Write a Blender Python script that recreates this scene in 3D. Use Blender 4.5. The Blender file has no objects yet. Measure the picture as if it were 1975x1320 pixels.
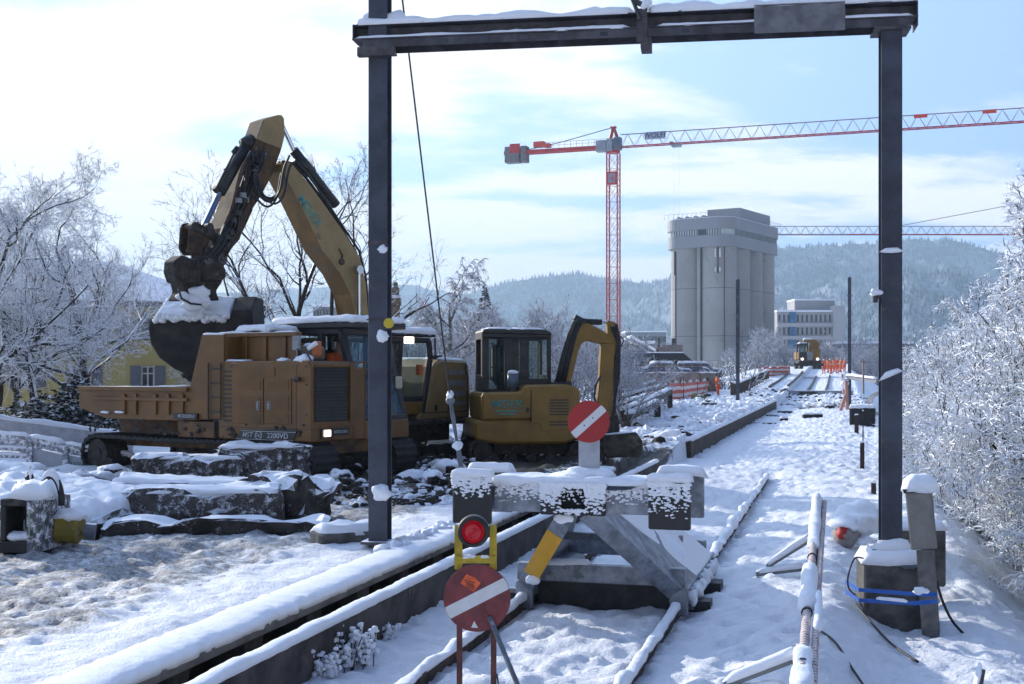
import bpy, math, random
import numpy as np
from mathutils import Vector, Matrix, noise
R = math.radians
scene = bpy.context.scene
COL = scene.collection
F, CX, HY, CAMZ = 2400.0, 987.5, 716.0, 2.25      # lens and horizon of the photograph
# ---------------- camera ----------------
cam = bpy.data.cameras.new("camera"); co = bpy.data.objects.new("camera", cam); COL.objects.link(co)
co.location = (0, 0, CAMZ); co.rotation_euler = (R(90), 0, 0)
cam.sensor_width = 36; cam.lens = 36 * F / 1975
cam.shift_y = (HY - 660) / 1975
cam.clip_start = 0.1; cam.clip_end = 20000
scene.camera = co
# ---------------- sun + sky ----------------
SUN_AZ, SUN_EL = R(-44), R(21)          # azimuth from +Y, clockwise positive
sd = Vector((math.sin(SUN_AZ) * math.cos(SUN_EL), math.cos(SUN_AZ) * math.cos(SUN_EL), math.sin(SUN_EL)))
sl = bpy.data.lights.new("sun", 'SUN'); sl.energy = 5.0; sl.angle = R(0.6); sl.color = (1, .93, .83)
so = bpy.data.objects.new("sun", sl); COL.objects.link(so); so.rotation_euler = (-sd).to_track_quat('-Z', 'Y').to_euler()
world = bpy.data.worlds.new("World"); scene.world = world; world.use_nodes = True
nt = world.node_tree; nt.nodes.clear()
def N(nt, t, **k):
    n = nt.nodes.new(t)
    for a, b in k.items():
        if a.startswith('i_'):
            n.inputs[a[2:].replace('_', ' ')].default_value = b
        else: setattr(n, a, b)
    return n
def L(nt, a, b): nt.links.new(a, b)
def math_n(nt, op, a, b=None, c=None, clamp=False):
    n = nt.nodes.new('ShaderNodeMath'); n.operation = op; n.use_clamp = clamp
    for i, v in enumerate((a, b, c)):
        if v is None: continue
        if isinstance(v, (int, float)): n.inputs[i].default_value = v
        else: nt.links.new(v, n.inputs[i])
    return n.outputs[0]
def smooth(nt, v, a, b, lo=0.0, hi=1.0):
    n = nt.nodes.new('ShaderNodeMapRange'); n.interpolation_type = 'SMOOTHSTEP'
    nt.links.new(v, n.inputs[0])
    for i, x in zip((1, 2, 3, 4), (a, b, lo, hi)): n.inputs[i].default_value = x
    return n.outputs[0]
def mixc(nt, f, a, b):
    n = nt.nodes.new('ShaderNodeMix'); n.data_type = 'RGBA'
    if isinstance(f, (int, float)): n.inputs[0].default_value = f
    else: nt.links.new(f, n.inputs[0])
    for i, v in ((6, a), (7, b)):
        if isinstance(v, (tuple, list)): n.inputs[i].default_value = (*v[:3], 1)
        else: nt.links.new(v, n.inputs[i])
    return n.outputs[2]
sky = N(nt, 'ShaderNodeTexSky', sky_type='NISHITA', sun_disc=False, sun_elevation=SUN_EL, sun_rotation=SUN_AZ, altitude=450, air_density=1.0, dust_density=0.6, ozone_density=2.0)
tc = N(nt, 'ShaderNodeTexCoord')
sep = N(nt, 'ShaderNodeSeparateXYZ'); L(nt, tc.outputs['Generated'], sep.inputs[0])
zz = math_n(nt, 'ADD', math_n(nt, 'MAXIMUM', sep.outputs[2], 0.0), 0.16)
cmb = N(nt, 'ShaderNodeCombineXYZ')
L(nt, math_n(nt, 'DIVIDE', sep.outputs[0], zz), cmb.inputs[0]); L(nt, math_n(nt, 'DIVIDE', sep.outputs[1], zz), cmb.inputs[1])
n1 = N(nt, 'ShaderNodeTexNoise', i_Scale=1.05, i_Detail=8.0, i_Roughness=0.55, i_Distortion=0.25)
mp = N(nt, 'ShaderNodeMapping'); mp.inputs['Location'].default_value = (3.3, 1.4, 0); mp.inputs['Scale'].default_value = (0.8, 1.25, 1)
L(nt, cmb.outputs[0], mp.inputs[0]); L(nt, mp.outputs[0], n1.inputs['Vector'])
n2 = N(nt, 'ShaderNodeTexNoise', i_Scale=4.2, i_Detail=6.0, i_Roughness=0.55); L(nt, mp.outputs[0], n2.inputs['Vector'])
cl = math_n(nt, 'ADD', math_n(nt, 'MULTIPLY', n1.outputs[0], 0.75), math_n(nt, 'MULTIPLY', n2.outputs[0], 0.25))
# thicker cover low over the hills and towards the sun's side, open blue high on the right
dotn = N(nt, 'ShaderNodeVectorMath', operation='DOT_PRODUCT'); L(nt, tc.outputs['Generated'], dotn.inputs[0])
dotn.inputs[1].default_value = tuple(sd)
sunside = dotn.outputs['Value']
thr = math_n(nt, 'SUBTRACT', math_n(nt, 'ADD', cl, math_n(nt, 'MULTIPLY', smooth(nt, sunside, .60, .97), 0.12)),
             math_n(nt, 'MULTIPLY', smooth(nt, sep.outputs[2], .06, .34), 0.16))
cmask = smooth(nt, thr, .40, .52)
glow = smooth(nt, sunside, .55, 1.0, 0.0, 1.0)
cc = mixc(nt, glow, (13.6, 13.7, 14.0), (13.4, 13.4, 13.5))
left = smooth(nt, sunside, .38, .93)
veil = mixc(nt, left, (4.3, 6.3, 10.8), (7.6, 9.9, 12.4))       # thin bright veil on the sun's side of the sky
vc = N(nt, 'ShaderNodeVectorMath', operation='SCALE'); L(nt, veil, vc.inputs[0]); L(nt, smooth(nt, sunside, -.25, .36), vc.inputs['Scale'])
tint = N(nt, 'ShaderNodeVectorMath', operation='MULTIPLY'); tint.inputs[1].default_value = (.18, .34, .66); L(nt, sky.outputs[0], tint.inputs[0])
skyb = N(nt, 'ShaderNodeVectorMath', operation='ADD'); L(nt, tint.outputs[0], skyb.inputs[0]); L(nt, vc.outputs[0], skyb.inputs[1])
skyc = mixc(nt, cmask, skyb.outputs[0], cc)
bg = N(nt, 'ShaderNodeBackground'); bg.inputs['Strength'].default_value = 0.075; L(nt, skyc, bg.inputs[0])
wo = N(nt, 'ShaderNodeOutputWorld'); L(nt, bg.outputs[0], wo.inputs[0])
scene.view_settings.view_transform = 'Standard'; scene.view_settings.look = 'None'
scene.view_settings.exposure = 0.38; scene.view_settings.gamma = 1.0
scene.cycles.volume_bounces = 0; scene.cycles.max_bounces = 6; scene.cycles.diffuse_bounces = 3
scene.cycles.transparent_max_bounces = 16
# ---------------- frames ----------------
ALPHA = math.atan((1620 - CX) / F); CA, SA = math.cos(ALPHA), math.sin(ALPHA)   # direction of the track
def T(u, v, z=0.0): return Vector((u * CA + v * SA, -u * SA + v * CA, z))
def UV(x, y): return (x * CA - y * SA, x * SA + y * CA)
def P(px, py, D): return Vector(((px - CX) / F * D, D, CAMZ + (HY - py) / F * D))
def PZ(px, py, z):                       # point of height z seen there
    D = F * (CAMZ - z) / (py - HY); return Vector(((px - CX) / F * D, D, z))
class Frame:                             # a local frame: origin, heading; finds where a sight line meets one of its planes
    def __init__(s, o, rz): s.o = Vector(o); s.c = math.cos(rz); s.s = math.sin(rz); s.rz = rz
    def ray(s, px, py):
        d = Vector(((px - CX) / F, 1.0, (HY - py) / F)); o = Vector((0, 0, CAMZ)) - s.o
        r = lambda w: Vector((w.x * s.c + w.y * s.s, -w.x * s.s + w.y * s.c, w.z))
        return r(o), r(d)
    def Y(s, px, py, y): o, d = s.ray(px, py); t = (y - o.y) / d.y; q = o + d * t; return (q.x, q.z)
    def X(s, px, py, x): o, d = s.ray(px, py); t = (x - o.x) / d.x; q = o + d * t; return (q.y, q.z)
# ---------------- materials ----------------
SNOW = (.84, .87, .92)
MATS = {}
def material(name, color=(.5, .5, .5), rough=.6, metal=0.0, var=.12, scale=6.0, snow=None, dirt=None, bump=.15, bscale=None, emit=None, frost=None, color2=None, spec=.5):
    """snow: (lo, hi) range of the upward normal that carries snow; frost: patchy snow cover on any face"""
    if name in MATS: return MATS[name]
    m = bpy.data.materials.new(name); m.use_nodes = True; MATS[name] = m
    t = m.node_tree; b = t.nodes['Principled BSDF']
    b.inputs['Roughness'].default_value = rough; b.inputs['Metallic'].default_value = metal
    b.inputs['Specular IOR Level'].default_value = spec
    tc = N(t, 'ShaderNodeTexCoord')
    nz = N(t, 'ShaderNodeTexNoise', i_Scale=scale, i_Detail=6.0, i_Roughness=.6); L(t, tc.outputs['Object'], nz.inputs['Vector'])
    dark = tuple(c * (1 - var * 1.6) for c in color); lite = tuple(min(1, c * (1 + var)) for c in color)
    if color2: dark = color2
    c = mixc(t, smooth(t, nz.outputs[0], .32, .68), dark, lite)
    if dirt:                              # grime that clings in its own blotches
        nd = N(t, 'ShaderNodeTexNoise', i_Scale=dirt[1], i_Detail=8.0, i_Roughness=.7); L(t, tc.outputs['Object'], nd.inputs['Vector'])
        c = mixc(t, smooth(t, nd.outputs[0], dirt[2], dirt[2] + .12), c, dirt[0])
    hgt = nz.outputs[0]; rsock = None
    if snow or frost:
        g = N(t, 'ShaderNodeNewGeometry'); sp = N(t, 'ShaderNodeSeparateXYZ'); L(t, g.outputs['Normal'], sp.inputs[0])
        ns = N(t, 'ShaderNodeTexNoise', i_Scale=(frost[1] if frost else 9.0), i_Detail=5.0, i_Roughness=.62); L(t, tc.outputs['Object'], ns.inputs['Vector'])
        k = None
        if snow: k = smooth(t, math_n(t, 'ADD', sp.outputs[2], math_n(t, 'MULTIPLY', math_n(t, 'SUBTRACT', ns.outputs[0], .5), .5)), snow[0], snow[1])
        if frost:
            nf = N(t, 'ShaderNodeTexNoise', i_Scale=frost[1] * 5, i_Detail=4.0, i_Roughness=.7); L(t, tc.outputs['Object'], nf.inputs['Vector'])
            k2 = smooth(t, math_n(t, 'ADD', math_n(t, 'MULTIPLY', ns.outputs[0], .6), math_n(t, 'MULTIPLY', nf.outputs[0], .4)), frost[0] - .03, frost[0] + .10)
            k = k2 if k is None else math_n(t, 'MAXIMUM', k, k2)
        c = mixc(t, k, c, SNOW)
        rsock = math_n(t, 'MULTIPLY_ADD', k, .7 - rough, rough); L(t, rsock, b.inputs['Roughness'])
        L(t, math_n(t, 'MULTIPLY', math_n(t, 'SUBTRACT', 1.0, k), metal), b.inputs['Metallic'])
        hgt = math_n(t, 'ADD', math_n(t, 'MULTIPLY', k, .9), hgt)
    L(t, c, b.inputs['Base Color'])
    if bump:
        bp = N(t, 'ShaderNodeBump', i_Strength=bump, i_Distance=.02); L(t, hgt, bp.inputs['Height']); L(t, bp.outputs[0], b.inputs['Normal'])
    if emit:
        b.inputs['Emission Color'].default_value = (*emit[0], 1); b.inputs['Emission Strength'].default_value = emit[1]
    return m
def snow_mat(name='snow', s1=14, s2=70, st=.35, col=SNOW):
    if name in MATS: return MATS[name]
    m = bpy.data.materials.new(name); m.use_nodes = True; MATS[name] = m
    t = m.node_tree; b = t.nodes['Principled BSDF']; b.inputs['Roughness'].default_value = .55; b.inputs['Specular IOR Level'].default_value = .35
    tc = N(t, 'ShaderNodeTexCoord')
    a = N(t, 'ShaderNodeTexNoise', i_Scale=s1, i_Detail=6.0, i_Roughness=.6); L(t, tc.outputs['Object'], a.inputs['Vector'])
    c = N(t, 'ShaderNodeTexNoise', i_Scale=s2, i_Detail=3.0); L(t, tc.outputs['Object'], c.inputs['Vector'])
    L(t, mixc(t, a.outputs[0], tuple(x * .95 for x in col), tuple(min(1, x * 1.04) for x in col)), b.inputs['Base Color'])
    h = math_n(t, 'ADD', a.outputs[0], math_n(t, 'MULTIPLY', c.outputs[0], .3))
    bp = N(t, 'ShaderNodeBump', i_Strength=st, i_Distance=.03); L(t, h, bp.inputs['Height']); L(t, bp.outputs[0], b.inputs['Normal'])
    return m
# ---------------- mesh builder ----------------
def nz(x, y, z=0.0): return noise.noise(Vector((x, y, z)))
class MB:
    def __init__(s): s.v = []; s.f = []; s.m = []; s.log = []
    def add(s, vs, fs, m=0):
        o = len(s.v); s.v += [tuple(p) for p in vs]; s.f += [tuple(i + o for i in f) for f in fs]; s.m += [m] * len(fs); s.log.append((o, len(s.v), len(s.f) - len(fs), len(s.f))); return s
    def box(s, x0, x1, y0, y1, z0, z1, m=0, M=None):
        if x0 > x1: x0, x1 = x1, x0
        if y0 > y1: y0, y1 = y1, y0
        if z0 > z1: z0, z1 = z1, z0
        vs = [Vector((x, y, z)) for z in (z0, z1) for y in (y0, y1) for x in (x0, x1)]
        if M is not None: vs = [M @ v for v in vs]
        return s.add(vs, [(0, 2, 3, 1), (4, 5, 7, 6), (0, 1, 5, 4), (1, 3, 7, 5), (3, 2, 6, 7), (2, 0, 4, 6)], m)
    def bar(s, a, b, w, h, m=0, up=(0, 0, 1)):        # rectangular bar from a to b
        a = Vector(a); b = Vector(b); d = (b - a); l = d.length
        if l < 1e-6: return s
        d /= l; up = Vector(up)
        if abs(d.dot(up)) > .98: up = Vector((1, 0, 0)) if abs(d.x) < .9 else Vector((0, 1, 0))
        x = d.cross(up).normalized(); z = x.cross(d)
        q = [a + x * i * w / 2 + z * j * h / 2 for i, j in ((-1, -1), (1, -1), (1, 1), (-1, 1))]
        return s.add(q + [p + d * l for p in q], [(0, 1, 2, 3), (7, 6, 5, 4), (0, 4, 5, 1), (1, 5, 6, 2), (2, 6, 7, 3), (3, 7, 4, 0)], m)
    def prism(s, poly, f0, f1, m=0):                   # closed polygon between two placings
        n = len(poly); ar = sum(poly[i][0] * poly[(i + 1) % n][1] - poly[(i + 1) % n][0] * poly[i][1] for i in range(n))
        vs = [f0(p) for p in poly] + [f1(p) for p in poly]
        fs = [tuple(range(n))[::-1], tuple(range(n, 2 * n))] + [(i, (i + 1) % n, n + (i + 1) % n, n + i) for i in range(n)]
        return s.add(vs, fs, m)
    def py(s, poly, y0, y1, m=0):                      # poly in x,z extruded in y
        return s.prism(poly, lambda p: (p[0], y0, p[1]), lambda p: (p[0], y1, p[1]), m)
    def px(s, poly, x0, x1, m=0):                      # poly in y,z extruded in x
        return s.prism(poly, lambda p: (x0, p[0], p[1]), lambda p: (x1, p[0], p[1]), m)
    def pz(s, poly, z0, z1, m=0):
        return s.prism(poly, lambda p: (p[0], p[1], z0), lambda p: (p[0], p[1], z1), m)
    def tube(s, pts, r, n=8, m=0, cap=True):
        pts = [Vector(p) for p in pts]; k = len(pts); vs = []; fs = []
        rr = r if isinstance(r, (list, tuple)) else [r] * k
        ref = None
        for i, p in enumerate(pts):
            d = (pts[min(i + 1, k - 1)] - pts[max(i - 1, 0)]).normalized()
            if ref is None: ref = Vector((0, 0, 1)) if abs(d.z) < .9 else Vector((1, 0, 0))
            x = d.cross(ref).normalized(); ref = x.cross(d).normalized()
            for j in range(n):
                a = 2 * math.pi * j / n; vs.append(p + (x * math.cos(a) + ref * math.sin(a)) * rr[i])
        for i in range(k - 1):
            for j in range(n): fs.append((i * n + j, i * n + (j + 1) % n, (i + 1) * n + (j + 1) % n, (i + 1) * n + j))
        if cap: fs += [tuple(range(n))[::-1], tuple(range((k - 1) * n, k * n))]
        return s.add(vs, fs, m)
    def disc(s, c, nrm, r, th, n=40, m=0):
        c = Vector(c); nrm = Vector(nrm).normalized(); return s.tube([c - nrm * th / 2, c + nrm * th / 2], r, n, m)
    def lathe(s, prof, o=(0, 0, 0), n=24, m=0):        # (r, z) profile round a vertical axis
        vs = []; fs = []
        for r, z in prof:
            for j in range(n): a = 2 * math.pi * j / n; vs.append((o[0] + r * math.cos(a), o[1] + r * math.sin(a), o[2] + z))
        for i in range(len(prof) - 1):
            for j in range(n): fs.append((i * n + j, i * n + (j + 1) % n, (i + 1) * n + (j + 1) % n, (i + 1) * n + j))
        return s.add(vs, fs, m)
    def blob(s, c, rx, ry, rz, seed=0, amp=.25, n=10, m=0, fr=1.6, flat=None):
        vs = []; fs = []; c = Vector(c)
        for i in range(n + 1):
            th = math.pi * i / n
            for j in range(2 * n):
                a = math.pi * j / n; d = Vector((math.sin(th) * math.cos(a), math.sin(th) * math.sin(a), math.cos(th)))
                k = 1 + amp * noise.noise(d * fr + Vector((seed * 7.3, seed * 3.1, 0))) * 1.6
                p = Vector((d.x * rx, d.y * ry, d.z * rz)) * k
                if flat is not None: p.z = max(p.z, flat)
                vs.append(c + p)
        w = 2 * n
        for i in range(n):
            for j in range(w): fs.append((i * w + j, (i + 1) * w + j, (i + 1) * w + (j + 1) % w, i * w + (j + 1) % w))
        return s.add(vs, fs, m)
    def cap(s, q, h, seed=0, over=.015, step=.06, m=0, rough=.25, drop=.02, power=6, holes=0):
        """a snow cap lying on the quad q (4 corners, in order)"""
        q = [Vector(p) for p in q]; c = sum(q, Vector()) / 4
        a = max((q[1] - q[0]).length, (q[2] - q[3]).length); b = max((q[3] - q[0]).length, (q[2] - q[1]).length)
        nx = max(4, min(90, int(a / step))); ny = max(4, min(90, int(b / step))); vs = []; fs = []
        def ease(t): return (1 - math.cos(math.pi * t)) / 2 * .35 + t * .65
        for i in range(nx + 1):
            for j in range(ny + 1):
                u, v = ease(i / nx), ease(j / ny)
                p = (q[0] * (1 - u) + q[1] * u) * (1 - v) + (q[3] * (1 - u) + q[2] * u) * v
                e = max(0, 1 - abs(2 * u - 1) ** (power * max(1, a / .3))) * max(0, 1 - abs(2 * v - 1) ** (power * max(1, b / .3)))
                rim = 1 - min(1, e * 1.0)
                out = (p - c); out.z = 0
                wob = nz(p.x * 7 + seed, p.y * 7, p.z * 7 + seed)
                if out.length > 1e-5: p = p + out.normalized() * over * (1 + wob) * (1 if rim > .5 else 0)
                hh = h * math.sqrt(e) * (1 + rough * nz(p.x * 5 + seed, p.y * 5 + 3.1, p.z * 5) * 1.5 + rough * .5 * nz(p.x * 17, p.y * 17 + seed, p.z * 11))
                vs.append((p.x, p.y, p.z + hh - (drop * (1 + 2 * wob) if rim > .95 else 0)))
        w = ny + 1
        for i in range(nx):
            for j in range(ny): fs.append((i * w + j, i * w + j + 1, (i + 1) * w + j + 1, (i + 1) * w + j))
        nrm = (q[1] - q[0]).cross(q[3] - q[0])
        if nrm.z > 0: fs = [f[::-1] for f in fs]
        # underside so that it is closed
        rimi = [j for j in range(w)] + [i * w + ny for i in range(1, nx + 1)] + [nx * w + j for j in range(ny - 1, -1, -1)] + [i * w for i in range(nx - 1, 0, -1)]
        fs.append(tuple(rimi))
        return s.add(vs, fs, m)
    def strip(s, pts, w, h, seed=0, step=.12, m=0, rough=.35, seg=6, lump=None):
        """a rounded ridge of snow along a line"""
        pts = [Vector(p) for p in pts]; line = []
        for a, b in zip(pts, pts[1:]):
            k = max(1, int((b - a).length / step))
            line += [a.lerp(b, i / k) for i in range(k)]
        line.append(pts[-1]); vs = []; fs = []; n = seg + 1
        for i, p in enumerate(line):
            d = (line[min(i + 1, len(line) - 1)] - line[max(i - 1, 0)]); d.normalize()
            x = d.cross(Vector((0, 0, 1)))
            if x.length < .1: x = Vector((1, 0, 0))
            x.normalize()
            e = 1.0 if 0 < i < len(line) - 1 else .35
            ww = w / 2 * e * (1 + rough * .5 * nz(p.x * 3 + seed, p.y * 3, p.z * 3)); 
            hh = h * e * (1 + rough * nz(p.x * 2.3 + seed, p.y * 2.3, 5) * 1.6 + rough * .5 * nz(p.x * 9, p.y * 9 + seed, 1))
            if lump: hh *= 1 + lump * max(0, nz(p.x * 1.1 + seed, p.y * 1.1, 9) * 3 - .5); ww *= 1 + lump * .4 * max(0, nz(p.x * 1.1 + seed, p.y * 1.1, 9) * 3 - .5)
            for j in range(n):
                a = math.pi * j / seg; r = 1 + .12 * nz(p.x * 8 + j, p.y * 8, seed)
                vs.append(p + x * (math.copysign(abs(math.cos(a)) ** .6, math.cos(a)) * ww * r) + Vector((0, 0, math.sin(a) ** .8 * hh * r if math.sin(a) > 0 else 0)) - Vector((0, 0, .012 if j in (0, seg) else 0)))
        for i in range(len(line) - 1):
            for j in range(n): fs.append((i * n + j, (i + 1) * n + j, (i + 1) * n + (j + 1) % n, i * n + (j + 1) % n))
        fs += [tuple(range(n)), tuple(range((len(line) - 1) * n, len(line) * n))[::-1]]
        return s.add(vs, fs, m)
    def build(s, name, mats, parent=None, smooth=False, bevel=0, fix=True, auto=None):
        me = bpy.data.meshes.new(name); me.from_pydata(s.v, [], s.f)
        if not isinstance(mats, (list, tuple)): mats = [mats]
        for m in mats: me.materials.append(m)
        if len(mats) > 1: me.polygons.foreach_set('material_index', s.m)
        if smooth: me.polygons.foreach_set('use_smooth', [True] * len(s.f))
        if fix:
            import bmesh
            bm = bmesh.new(); bm.from_mesh(me); bmesh.ops.recalc_face_normals(bm, faces=bm.faces); bm.to_mesh(me); bm.free()
        me.update()
        if auto: me.set_sharp_from_angle(angle=R(auto))
        o = bpy.data.objects.new(name, me); COL.objects.link(o)
        if parent is not None: o.parent = parent
        if bevel:
            b = o.modifiers.new('bevel', 'BEVEL'); b.width = bevel; b.segments = 1; b.limit_method = 'ANGLE'; b.angle_limit = R(40)
        return o
def parts(s, name, mats, parent=None, **k):      # every piece added becomes a mesh of its own
    out = []
    for n, (v0, v1, f0, f1) in enumerate(s.pieces()):
        q = MB(); q.v = s.v[v0:v1]; q.f = [tuple(i - v0 for i in f) for f in s.f[f0:f1]]; q.m = s.m[f0:f1]; out.append(q.build(name, mats, parent, **k))
    return out[0]
def pieces(s):
    return s.log
MB.parts = parts; MB.pieces = pieces
def tag(o, label=None, cat=None, group=None, kind=None):
    for k, v in (('label', label), ('category', cat), ('group', group), ('kind', kind)):
        if v: o[k] = v
    return o
def thing(name, label, cat, loc=(0, 0, 0), rz=0, group=None):
    o = bpy.data.objects.new(name, None); COL.objects.link(o); o.location = loc; o.rotation_euler = (0, 0, rz); o.empty_display_size = .2
    return tag(o, label, cat, group)
def copy_tree(o, parent=None):
    c = o.copy(); COL.objects.link(c); c.parent = parent
    for ch in list(o.children): copy_tree(ch, c)
    return c
def text_mesh(name, txt, size, mat, parent, M, ext=.004, align='CENTER', shear=0, sx=1.0):
    cu = bpy.data.curves.new(name, 'FONT'); cu.body = txt; cu.size = size; cu.extrude = ext; cu.align_x = align; cu.align_y = 'CENTER'; cu.shear = shear
    cu.offset = size * .004
    o = bpy.data.objects.new(name, cu); COL.objects.link(o)
    me = o.to_mesh().copy(); COL.objects.unlink(o); bpy.data.objects.remove(o)
    me.transform(M @ Matrix.Diagonal((sx, 1, 1, 1))); me.materials.clear(); me.materials.append(mat)
    q = bpy.data.objects.new(name, me); COL.objects.link(q); q.parent = parent
    return q
SNOWM = snow_mat('snow_fresh')
STEEL = material('galvanised_steel', (.15, .17, .20), .5, .35, .18, 5, snow=(.72, .9), bump=.1)
STEEL_D = material('dark_steel', (.085, .075, .08), .6, .3, .25, 6, snow=(.75, .92))
RUST = material('rusty_steel', (.075, .045, .03), .85, 0, .4, 8, snow=(.8, .95))
CONC = material('concrete', (.20, .19, .18), .9, 0, .2, 4, snow=(.75, .92), dirt=((.12, .11, .10), 1.7, .55))
CONC_D = material('damp_concrete', (.10, .095, .088), .9, 0, .3, 5, snow=(.8, .95))
BLACK = material('black_rubber', (.02, .02, .022), .6, 0, .3, 10)
# ---------------- ground ----------------
def sst(x, a, b):
    t = min(1, max(0, (x - a) / (b - a))); return t * t * (3 - 2 * t)
def fbm(x, y, z, o): return noise.fractal(Vector((x, y, z)), .6, 2.1, o)
def rub(x, y, s, k=1.0):
    d = noise.voronoi(Vector((x * s, y * s, 0)))[0][0]; return max(0, 1 - d * 1.45 * k)
WALL_V = [(6, 27.2), (33, 83)]
def lift(v): return .55 * sst(v, 80, 112) + 2.0 * sst(v, 96, 190) 
def H(u, v):
    """height of the ground; also how dirty (slush, gravel) and how muddy and dark it is"""
    dirt = mud = 0.0
    x = u; 
    plat = .36 + .03 * fbm(u * .5, v * .5, 0, 3)
    near = 1 - sst(v, 25, 34)
    # left of the wall
    if u < -4.22 - .40 * near:
        z = plat - .05 * sst(u, -4.9, -4.5) * near
        dirt = near * sst(-u, 5.0, 5.9) * (1 - sst(v, 17.0, 19.5))
        z += .03 * fbm(u * 2.2, v * 2.2, 3, 4) * (1 + dirt) + .012 * fbm(u * 7, v * 7, 1, 3) * dirt
        # crawler ruts pressed into the slush
        for uu, w in ((-6.3, .16), (-7.6, .16), (-8.6, .14)):
            cu = uu + .35 * math.sin(v * .35 + uu); k_r = math.exp(-((u - cu) / w) ** 2) * near; z -= k_r * (.035 + .014 * math.sin(v * 2 * math.pi / .16)); 
        # churned heap round the machines
        k = sst(v, 16.5, 19.5) * (1 - sst(v, 31, 35)) * sst(u, -22, -17)
        z += k * (.10 * rub(u + 3, v, 1.6) + .08 * fbm(u * 1.4, v * 1.4, 7, 4) + .05)
        mud = k * (.25 + .6 * (1 - sst(abs(u + 7.5), 1.2, 4.2)))
        # debris field beyond
        k2 = sst(v, 30, 34) * (1 - sst(v, 84, 92)) * sst(u, -16, -11)
        z += k2 * (.18 * rub(u, v, 1.35) + .10 * rub(u + 9, v + 4, 3.1) + .10 * fbm(u * .5, v * .4, 2, 3) + .02)
    elif u < -3.96:
        k = near + (1 - near) * sst(v, 30, 34) * 0
        zf = .03 + .03 * fbm(u * 6, v * 6, 0, 3); z = zf * near + (plat + .1) * (1 - near)
        z += (1 - near) * (.15 * rub(u, v, 1.35) + .08 * rub(u + 9, v + 4, 3.1)) * (1 - sst(v, 84, 92)); dirt = near * .95; mud = near * 1.6  # high mud value colours the gap floor dark
    else:
        # trough with the track, then the path
        z = -.13
        if v < 28.5:
            between = sst(u, -3.04 + .05, -3.04 + .16) * (1 - sst(u, -1.51 - .16, -1.51 - .05)) 
            z += between * (.035 + .028 * math.sin(v * 2 * math.pi / .6 + nz(u * 1.5, v * .5) * 2.2) * (.7 + .6 * nz(u * 2, v * 2, 4)))
            z += .05 * (sst(u, -1.45, -1.1)) + .06 * (1 - sst(u, -3.84, -3.2))
        e = sst(v, 26, 30)
        z += e * (.05 + .10 * (1 - sst(abs(u + .55), .3, 1.9)))
        z += (1 - e) * .09 * sst(u, -1.3, -.2)
        lum = .035 * fbm(u * 1.7, v * 1.7, 2, 4) + .040 * max(0, rub(u, v, 4.2) - .2) + .020 * fbm(u * 7, v * 7, 0, 3)
        z += lum * (1.3 + .2 * e)
        z += .03 * rub(u, v, 5.0) * e
        # crusted old footprints
        z -= (.12 * max(0, rub(u + 5, v - 3, 1.0) - .62) + .10 * max(0, rub(u + 1, v + 8, 1.9) - .60)) * sst(u, -1.3, -.8)
        for s_, ph in ((-1, 0), (1, .37)):               # boot prints along the path
            vv2 = (v + ph) % .74 - .37; uc = -.62 + s_ * .13 + .22 * math.sin(v * .4); z -= .045 * math.exp(-((u - uc) / .07) ** 2 - (vv2 / .14) ** 2) * (1 - sst(v, 30, 40))
        z -= .30 * sst(u, -.15, .55) * (1 - sst(v, 14, 21))
        z -= .8 * sst(u, 1.35, 3.0) + 1.6 * sst(u, 2.6, 6.5) * (1 - .3 * sst(v, 60, 90))
    z = z if u < 8 else z
    z += lift(v) * (1 - sst(u, 3.0, 9.0)) * (1 - sst(-u, 9, 20))
    # ground bank off to the left and far land
    dl = sst(-u, 24, 34); z += -2.4 * dl * 1.0
    z += -1.5 * sst(u, 9, 20)
    far = sst(v, 185, 240); z = z * (1 - far) - 3.2 * far
    # earth patch before the bridge
    pit = math.exp(-(((v - 84) / 4.5) ** 2)) * sst(u, -3.2, -2.4) * (1 - sst(u, .8, 1.6))
    dirt = max(dirt, pit * 1.3); z -= .2 * pit; 
    if pit > .2: z += .1 * fbm(u * 1.3, v * .6, 0, 3); mud = max(mud, pit * .6)
    return z, dirt, mud
us = [-9.0]
while us[-1] < 3.4: us.append(us[-1] + .045)
st = .05
while us[-1] < 4800: st *= 1.075; us.append(us[-1] + st)
st = .05; left = [-9.0]
while left[-1] > -4800: st *= 1.045; left.append(left[-1] - min(st, 1e9)) 
us = left[::-1][:-1] + us
vs_ = [-30, -10, 0, 2.5, 4.0]
while vs_[-1] < 200: vs_.append(vs_[-1] + max(.03, vs_[-1] * .0055))
while vs_[-1] < 3600: vs_.append(vs_[-1] * 1.06)
nu, nv = len(us), len(vs_)
vv = np.empty((nu * nv, 3)); at = np.empty((nu * nv, 2))
i = 0
for v in vs_:
    for u in us:
        z, d, m_ = H(u, v) if (-60 < u < 40 and v < 260) else (-3.2 if v > 185 or u < -34 else (-4.0 if u > 20 else H(u, v)[0]), 0, 0)
        vv[i] = (u * CA + v * SA, -u * SA + v * CA, z); at[i] = (d, m_); i += 1
ii = np.arange(nu * nv).reshape(nv, nu)
fc = np.stack([ii[:-1, :-1], ii[:-1, 1:], ii[1:, 1:], ii[1:, :-1]], -1).reshape(-1, 4)
me = bpy.data.meshes.new('ground'); me.vertices.add(len(vv)); me.vertices.foreach_set('co', vv.ravel())
me.loops.add(fc.size); me.loops.foreach_set('vertex_index', fc.ravel().astype(np.int32))
me.polygons.add(len(fc)); me.polygons.foreach_set('loop_start', np.arange(0, fc.size, 4, dtype=np.int32)); me.polygons.foreach_set('loop_total', np.full(len(fc), 4, dtype=np.int32))
me.polygons.foreach_set('use_smooth', np.ones(len(fc), dtype=bool)); me.update(calc_edges=True)
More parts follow.
